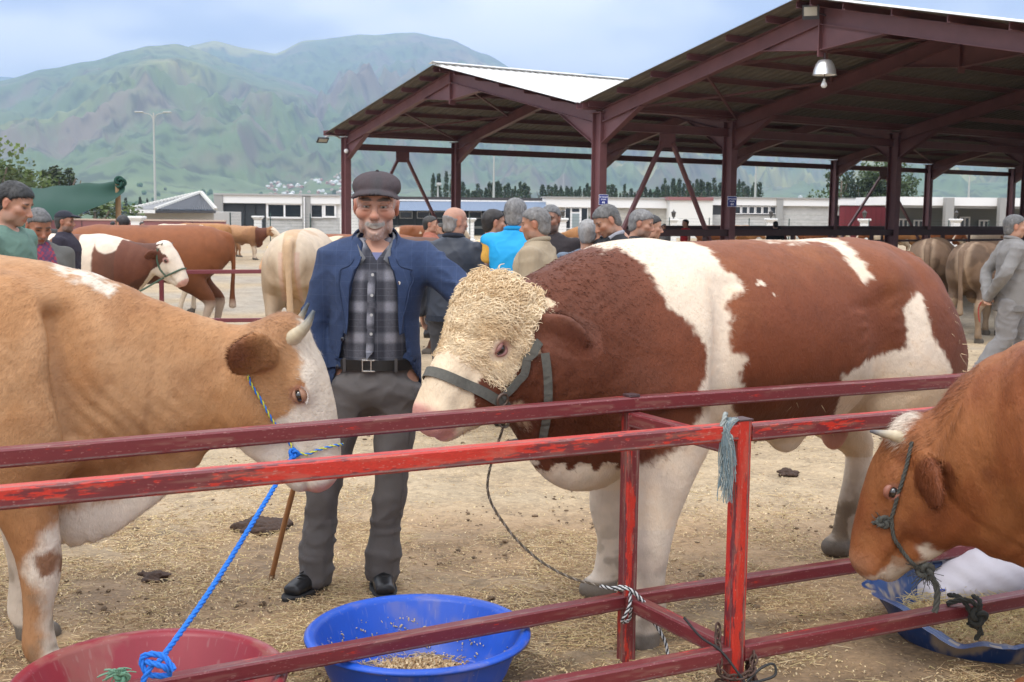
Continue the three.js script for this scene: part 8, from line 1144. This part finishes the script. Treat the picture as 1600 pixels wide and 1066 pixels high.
// ---------------------------------------------------------------- basins, ropes, sack, dung
{
  const lathe = (pts, n = 72) => new THREE.LatheGeometry(pts.map((p) => new THREE.Vector2(...p)), n);
  const worn = (base, seed, dirt) => { const t = dataTex(360, 360, (u, v) => { const n = tfbm(u, v, 6, 5, seed), s = sstep(0.6, 0.7, tfbm(u, v, 30, 4, seed + 4)) * 0.5, sc = sstep(0.74, 0.8, tfbm(u, v * 0.3, 90, 2, seed + 8)) * 0.3, d = sstep(0.56, 0.74, tfbm(u, v, 8, 4, seed + 20)) * dirt; return base.map((b, i) => { let c = b * (0.85 + 0.3 * n); c = lerp(c, [0.33, 0.26, 0.17][i], d); c = lerp(c, [0.4, 0.36, 0.32][i], sc * 0.5); return lerp(c, b * 1.5, s * 0.15); }); }); t.repeat.set(3, 1); return mat([1, 1, 1], 0.42, { map: t }); };
  const feed = (o, r, y, n, seed, tones) => { const R = rng(seed), g = new THREE.CircleGeometry(r, 48, 0, 6.283), G = new THREE.RingGeometry(0.001, r, 48, 12), p = G.attributes.position; for (let i = 0; i < p.count; i++) { const x = p.getX(i), z = p.getY(i), q = Math.hypot(x, z) / r; p.setXYZ(i, x, y + 0.02 * (1 - q * q) + 0.022 * (fbm(x * 14, z * 14, seed, 3) - 0.5), z); } G.computeVertexNormals(); part('feed', G, mat([0.36, 0.25, 0.14], 0.95, { map: grain }), o); const list = []; for (let i = 0; i < n; i++) { const a = R() * 6.283, q = Math.sqrt(R()) * r * 0.98, t = tones[(R() * tones.length) | 0], f = 0.8 + 0.5 * R(), s = 0.004 + 0.01 * R() * R(); list.push([V3(Math.cos(a) * q, y + 0.02 * (1 - (q / r) ** 2) + 0.006, Math.sin(a) * q), new THREE.Quaternion().setFromEuler(new THREE.Euler(R() * 3, R() * 6, R() * 3)), V3(s, s * 0.3, s * 0.5), lin(t[0] * f, t[1] * f, t[2] * f)]); } scatter('grains', new THREE.IcosahedronGeometry(1, 0), mat([1, 1, 1], 0.9), list, o); };
  const tones = [[0.5, 0.36, 0.2], [0.42, 0.28, 0.14], [0.58, 0.46, 0.28], [0.32, 0.2, 0.1]];
  const basin = (name, label, c, r, h, m, rim = 0.024) => { const o = thing(name, label, 'basin', [c.x, gh(c.x, c.z), c.z]); part('bowl', lathe([[0.001, 0.006], [r * 0.66, 0.006], [r * 0.70, 0.012], [r * 0.78, h * 0.35], [r - rim - 0.012, h * 0.93], [r - rim, h], [r - rim * 0.4, h + 0.006], [r, h - 0.004], [r, h - 0.014], [r - rim * 0.5, h - 0.012], [r - rim - 0.006, h * 0.86], [r * 0.80, h * 0.32], [r * 0.72, 0.002], [0.001, 0.0]].map((p) => [p[0], p[1]])), m, o); return o; };
  const b1 = basin('feed_basin', 'bright blue plastic basin with a little bran in the middle of the foreground', V3(-0.30, 0, -3.86), 0.372, 0.185, worn([0.012, 0.085, 0.50], 3, 0.22), 0.03); feed(b1, 0.19, 0.014, 2200, 5, tones);
  { const R = rng(15), l = []; for (let i = 0; i < 700; i++) { const a = R() * 6.283, t = R(), r = lerp(0.26, 0.33, t), y = lerp(0.02, 0.15, t); if (fbm(Math.cos(a) * 4, Math.sin(a) * 4, t * 3, 3) < 0.5) continue; const s = 0.003 + 0.006 * R(); l.push([V3(Math.cos(a) * r, y + 0.004, Math.sin(a) * r), new THREE.Quaternion().setFromEuler(new THREE.Euler(R() * 3, R() * 6, R() * 3)), V3(s, s * 0.3, s * 0.5), lin(0.5, 0.4, 0.24)]); } scatter('chaff', new THREE.IcosahedronGeometry(1, 0), mat([1, 1, 1], 0.9), l, b1); }
  const b2 = basin('feed_basin', 'dark red plastic basin at the bottom left by the tan cow', V3(-1.06, 0, -3.45), 0.40, 0.185, worn([0.26, 0.022, 0.035], 13, 0.25), 0.03); feed(b2, 0.2, 0.012, 900, 6, tones);
  // the broken blue tub: its near side torn down, its left lip bent out
  { const c = V3(1.77, 0, -4.36), o = thing('broken_tub', 'broken dirty blue plastic tub with hay under the head of the red brown cow', 'basin', [c.x, gh(c.x, c.z), c.z]), P = [], I = [], U = [], nA = 120, prof = [[0.001, 0.01], [0.26, 0.01], [0.30, 0.03], [0.33, 0.10], [0.35, 0.17], [0.365, 0.235], [0.385, 0.245], [0.385, 0.225], [0.372, 0.215], [0.358, 0.16], [0.338, 0.09], [0.305, 0.015], [0.26, 0.0], [0.001, 0.0]];
    const g = lathe(prof, nA), p = g.attributes.position; for (let i = 0; i < p.count; i++) { let x = p.getX(i), y = p.getY(i), z = p.getZ(i); const a = Math.atan2(z, x), near = sstep(0.2, 0.75, Math.sin(a + 0.1)), cap = lerp(0.175, 0.095 + 0.012 * Math.sin(a * 5) + 0.007 * Math.sin(a * 17), near); y = Math.min(y, cap); const left = Math.exp(-(((Math.abs(a) - 2.9) / 0.3) ** 2)); x -= left * 0.06 * sstep(0.1, 0.22, y); x *= 1.05; y += 0.008 * Math.sin(a * 3) * (y > 0.1 ? 1 : 0); p.setXYZ(i, x, y, z); } g.computeVertexNormals();
    part('tub', g, worn([0.008, 0.038, 0.14], 33, 0.8), o); feed(o, 0.29, 0.055, 1400, 8, tones);
    const R = rng(18), l = []; for (let i = 0; i < 900; i++) { const a = R() * 6.283, q = Math.sqrt(R()) * 0.30, f = 0.7 + 0.5 * R(); l.push([V3(Math.cos(a) * q, 0.078 + R() * 0.03, Math.sin(a) * q), new THREE.Quaternion().setFromEuler(new THREE.Euler((R() - 0.5) * 0.8, R() * 6, (R() - 0.5) * 0.8)), V3(0.03 + R() * 0.06, 0.002, 0.002), lin(0.5 * f, 0.4 * f, 0.19 * f)]); } scatter('hay', new THREE.CylinderGeometry(0.5, 0.5, 1, 4).rotateZ(Math.PI / 2), mat([1, 1, 1], 0.8), l, o); }
  // sack
  { const F = new Field([-0.5, -0.02, -0.3], [0.5, 0.4, 0.3], 0.012); F.chain([[-0.36, 0.07, 0.03], [-0.16, 0.11, 0], [0.1, 0.14, 0], [0.36, 0.13, -0.02]], [[0.05, 0.10], [0.11, 0.16], [0.14, 0.19], [0.12, 0.17]], { n: 5 }); F.put([-0.5, -0.02, -0.3], [0.5, 0.4, 0.3], (x, y) => 0.002 - y, 'and', 0.02); const o = thing('sack', 'white plastic feed sack lying behind the broken blue tub', 'sack', [1.98, gh(1.98, -4.78), -4.78], 0.25); part('bag', F.mesh({ smooth: 1, disp: (x, y, z) => 0.016 * (fbm(x * 8, y * 8, z * 8, 3) - 0.5) + 0.006 * Math.sin((x * 0.8 + y * 1.4) * 60 + 6 * vnoise(x * 6, y * 6, z * 6)) * vnoise(x * 7 + 3, y * 7, z * 7) }), mat([0.44, 0.42, 0.46], 0.5), o); part('blue_print', box(0.05, 0.09, 0.01, -0.335, 0.075, 0.115, 0.004).rotateY(0), mat([0.03, 0.06, 0.3], 0.5), o); }
  // dung
  const dung = (label, px, py, r, seed, name = 'dung_pile') => { const c = PX.ground(px, py), F = new Field([-r * 1.8, -0.02, -r * 1.8], [r * 1.8, 0.16, r * 1.8], 0.008), R = rng(seed); for (let i = 0; i < 14; i++) { const a = R() * 6.283, q = R() * r * 1.1; F.ell([Math.cos(a) * q * 1.2, 0.004 + R() * 0.016, Math.sin(a) * q], [0.03 + R() * 0.05, 0.012 + R() * 0.018, 0.03 + R() * 0.045].map((v) => v * r / 0.12), { k: 0.012 }); } const o = thing(name, label, 'dung', c); part('heap', F.mesh({ smooth: 1, disp: (x, y, z) => 0.024 * (fbm(x * 40, y * 40, z * 40, 4) - 0.5) + 0.010 * (vnoise(x * 120, y * 120, z * 120) - 0.5) }), mat([0.055, 0.028, 0.016], 0.85, { map: grain }), o); };
  dung('dark heap of cow dung on the ground behind the blue rope', 412, 828, 0.125, 3); dung('small flat dung patch on the pale ground beyond the near fence post', 1230, 742, 0.07, 5); dung('small dark clod of dung left of the old man', 240, 905, 0.05, 9);
  // rope from the bull's halter to the fence, and its black and white knot
  const lw = (p) => p.clone().applyAxisAngle(V3(0, 1, 0), bullAt.phi).add(bullAt.P), chin = lw(bullKit.stick(bullKit.H(0.285, -0.31, -0.01), 0.012));
  { const e = PX.at(978, 925, 4.05), o = thing('lead_rope', 'dark twisted rope sagging from the chin of the bull to the fence rail', 'rope', [e.x, 0, e.z]), L = (v) => v.clone().sub(o.position), pts = [chin, PX.at(762, 765, 4.26), PX.at(790, 822, 4.24), PX.at(838, 872, 4.2), PX.at(890, 902, 4.14), PX.at(940, 916, 4.08), e].map(L), g = rope(pts, 0.0052, 3, 7);
    part('strand', [g[0], g[1]], mat([0.10, 0.075, 0.05], 0.85), o); part('strand', g[2], mat([0.24, 0.20, 0.16], 0.85), o); part('clip', new THREE.TorusGeometry(0.016, 0.005, 8, 18).translate(...L(chin).toArray()), mat([0.2, 0.18, 0.16], 0.4, { metalness: 0.7 }), o); }
  const bw = [mat([0.03, 0.03, 0.032], 0.8), mat([0.55, 0.55, 0.54], 0.8)];
  { const q = (px, py, d) => PX.at(px, py, d), o = thing('tied_rope', 'black and white cord knotted round the lower rail at the far fence post', 'rope', [0.39, 0, -4.05]), L = (v) => v.clone().sub(o.position), runs = [[q(938, 916, 4.03), q(955, 919, 4.0), q(975, 917, 4.0), q(992, 928, 3.99), q(1004, 944, 4.0), q(1012, 958, 4.02), q(1016, 962, 4.05)], [q(960, 921, 4.0), q(984, 921, 3.99), q(1000, 934, 3.98), q(1015, 952, 3.98), q(1026, 962, 4.0)], [q(985, 925, 4.0), q(984, 945, 3.985), q(977, 962, 3.98), q(972, 972, 4.0), q(982, 970, 4.02), q(986, 950, 3.99)], [q(1008, 955, 3.99), q(1030, 985, 3.97), q(1040, 1005, 3.96), q(1044, 1025, 3.95)]];
    runs.forEach((r) => { const g = rope(r.map(L), 0.0062, 4, 7); part('strand', [g[0], g[2]], bw[0], o); part('strand', [g[1], g[3]], bw[1], o); }); }
  // frayed rope on the near post
  { const R = rng(77), top = V3(0.672, 0.955, -3.553), o = thing('frayed_rope', 'frayed grey blue rope end hanging from the top of the near fence post', 'rope', top), g = [], g2 = []; for (let i = 0; i < 150; i++) { const L = 0.12 + 0.13 * R(), dx = (R() - 0.5) * 0.02, dz = R() * 0.012 + 0.026, x0 = -0.022 - R() * 0.018, sw = (R() - 0.5) * 0.03; (R() < 0.55 ? g : g2).push(tube([[x0 + 0.03 * R(), 0.006 - R() * 0.012, 0.01 * R()], [x0 - 0.006, -0.012 - R() * 0.03, dz], [x0 + dx + 0.01 * Math.sin(i), -L * 0.5, dz + sw * 0.4], [x0 + dx + sw, -L, dz + 0.01 * R()]], 0.0013, { seg: 3, n: 4 })); }
    part('fibres', g, mat([0.30, 0.33, 0.31], 0.9), o).userData.kind = 'stuff'; part('fibres', g2, mat([0.17, 0.23, 0.25], 0.9), o).userData.kind = 'stuff'; part('loop', [...rope([[-0.05, -0.02, 0.03], [-0.04, 0.006, 0.02], [-0.03, 0.01, -0.02], [-0.035, -0.03, -0.035]], 0.008, 3, 7), ...rope([[-0.055, -0.035, 0.03], [-0.02, -0.05, 0.032], [-0.03, -0.06, 0.034]], 0.008, 3, 7)], mat([0.25, 0.27, 0.25], 0.9), o); }
  // chain and wire at the foot of the near post
  { const o = thing('chain', 'rusty chain wound round the foot of the near fence post', 'chain', [0.69, 0, -3.578]), rust = mat([0.085, 0.05, 0.038], 0.75, { metalness: 0.4 }), path = [], c = new THREE.CatmullRomCurve3([[-0.05, 0.30, 0.0], [-0.055, 0.24, 0.04], [-0.045, 0.18, 0.055], [0.0, 0.17, 0.06], [0.045, 0.185, 0.05], [0.06, 0.22, 0.0], [0.05, 0.17, -0.03], [0.06, 0.145, 0.03], [0.02, 0.13, 0.06], [-0.03, 0.15, 0.058], [-0.06, 0.14, 0.02]].map((p) => V3(...p))), N = 30; for (let i = 0; i < N; i++) { const p = c.getPointAt(i / N), tg = c.getTangentAt(i / N), t = new THREE.TorusGeometry(0.0115, 0.0034, 6, 14).scale(1.5, 1, 1), m = part('link', t, rust, o); m.position.copy(p); m.quaternion.setFromUnitVectors(V3(1, 0, 0), tg); m.rotateX(i % 2 ? 0.3 : 1.75); }
    const w = thing('wire_loop', 'black bent wire tied at the foot of the near fence post', 'wire', [0.69, 0, -3.578]), bk = mat([0.018, 0.018, 0.018], 0.6); part('wire', tube([[-0.16, 0.345, 0.03], [-0.11, 0.29, 0.045], [-0.05, 0.25, 0.05], [0.0, 0.19, 0.065], [0.03, 0.15, 0.07]], 0.0042, { seg: 8 }), bk, w); part('wire', tube([[0.03, 0.16, 0.065], [0.08, 0.20, 0.05], [0.115, 0.205, 0.04], [0.12, 0.175, 0.045], [0.08, 0.16, 0.055], [0.03, 0.155, 0.07], [-0.04, 0.125, 0.07], [-0.13, 0.135, 0.065]], 0.0042, { seg: 8 }), bk, w); }
  // dark strap knotted on the near lower rail
  { const c = PX.at(1508, 948, 4.0), o = thing('tied_strap', 'dark cord knotted round the lower rail above the broken tub', 'strap', c), m = mat([0.035, 0.036, 0.03], 0.95), R = rng(5); const s = (pts, w) => { const q = sampleCurve(pts.map((p) => V3(...p)), 16); return strap(q, q.map((v, i) => V3(0.2 * Math.sin(i), 0.3, 1).normalize()), w, 0.006); };
    part('cord', [...rope([[-0.075, 0.02, 0.034], [-0.03, 0.036, 0.04], [0.015, 0.026, 0.042], [0.035, -0.02, 0.042], [0.03, -0.06, 0.03], [0.0, -0.045, 0.036]], 0.010, 3, 7), ...rope([[-0.05, 0.034, -0.02], [-0.03, 0.042, 0.03], [0.0, 0.0, 0.044], [0.022, -0.045, 0.042], [0.05, -0.085, 0.035]], 0.009, 3, 7), ...rope([[0.03, 0.034, -0.01], [0.036, 0.03, 0.036], [0.03, -0.03, 0.046], [0.04, -0.075, 0.04], [0.03, -0.105, 0.03]], 0.009, 3, 7)], m, o); part('knot', new THREE.TorusKnotGeometry(0.018, 0.010, 48, 6, 2, 3).translate(0.028, -0.02, 0.045), m, o); }
  { const c = PX.at(196, 1050, 2.98), o = thing('green_tie', 'frayed pale green cloth tie on the lower rail beside the blue knot', 'tie', c), R = rng(6), g = []; for (let i = 0; i < 46; i++) { const a = Math.PI * (0.15 + 0.7 * R()) * (R() < 0.5 ? 1 : 1) + (R() < 0.5 ? 0.9 : 0), L = 0.02 + 0.045 * R(); g.push(tube([[0.004 * (R() - 0.5), 0.0, 0.03], [Math.cos(a) * L * 0.5, Math.sin(a) * L * 0.3 + 0.008, 0.035 + 0.01 * R()], [Math.cos(a) * L, Math.sin(a) * L * 0.4 - 0.01 * R(), 0.03 + 0.02 * (R() - 0.5)]], 0.0017, { seg: 3, n: 4 })); } part('threads', g, mat([0.16, 0.30, 0.20], 0.9), o).userData.kind = 'stuff'; part('knot', new THREE.TorusKnotGeometry(0.012, 0.006, 40, 6, 2, 3).translate(0, 0, 0.032), mat([0.12, 0.26, 0.17], 0.9), o); }
  // maroon rail behind the tan cow
  { const d = 15.35, a = PX.at(-60, 428, d), b = PX.at(560, 423, d), g = gh(0, -d), o = thing('pen_rail', 'maroon steel rail between the spotted cow and the cream cow', 'rail', [a.x, g, -d]), m = mat([0.17, 0.035, 0.045], 0.5), y = a.y - g; part('rail', sweep(rectP(0.05, 0.05), [0, y, 0], [b.x - a.x, b.y - g, 0]), m, o); for (const t of [0, 0.5, 1]) part('post', sweep(rectP(0.05, 0.05), [(b.x - a.x) * t, -0.1, -0.051], [(b.x - a.x) * t, y + 0.02, -0.051], V3(0, 0, 1)), m, o); part('rail', sweep(rectP(0.05, 0.05), [0, y - 0.62, 0], [b.x - a.x, b.y - g - 0.62, 0]), m, o); }
}

renderer.render(scene, camera);
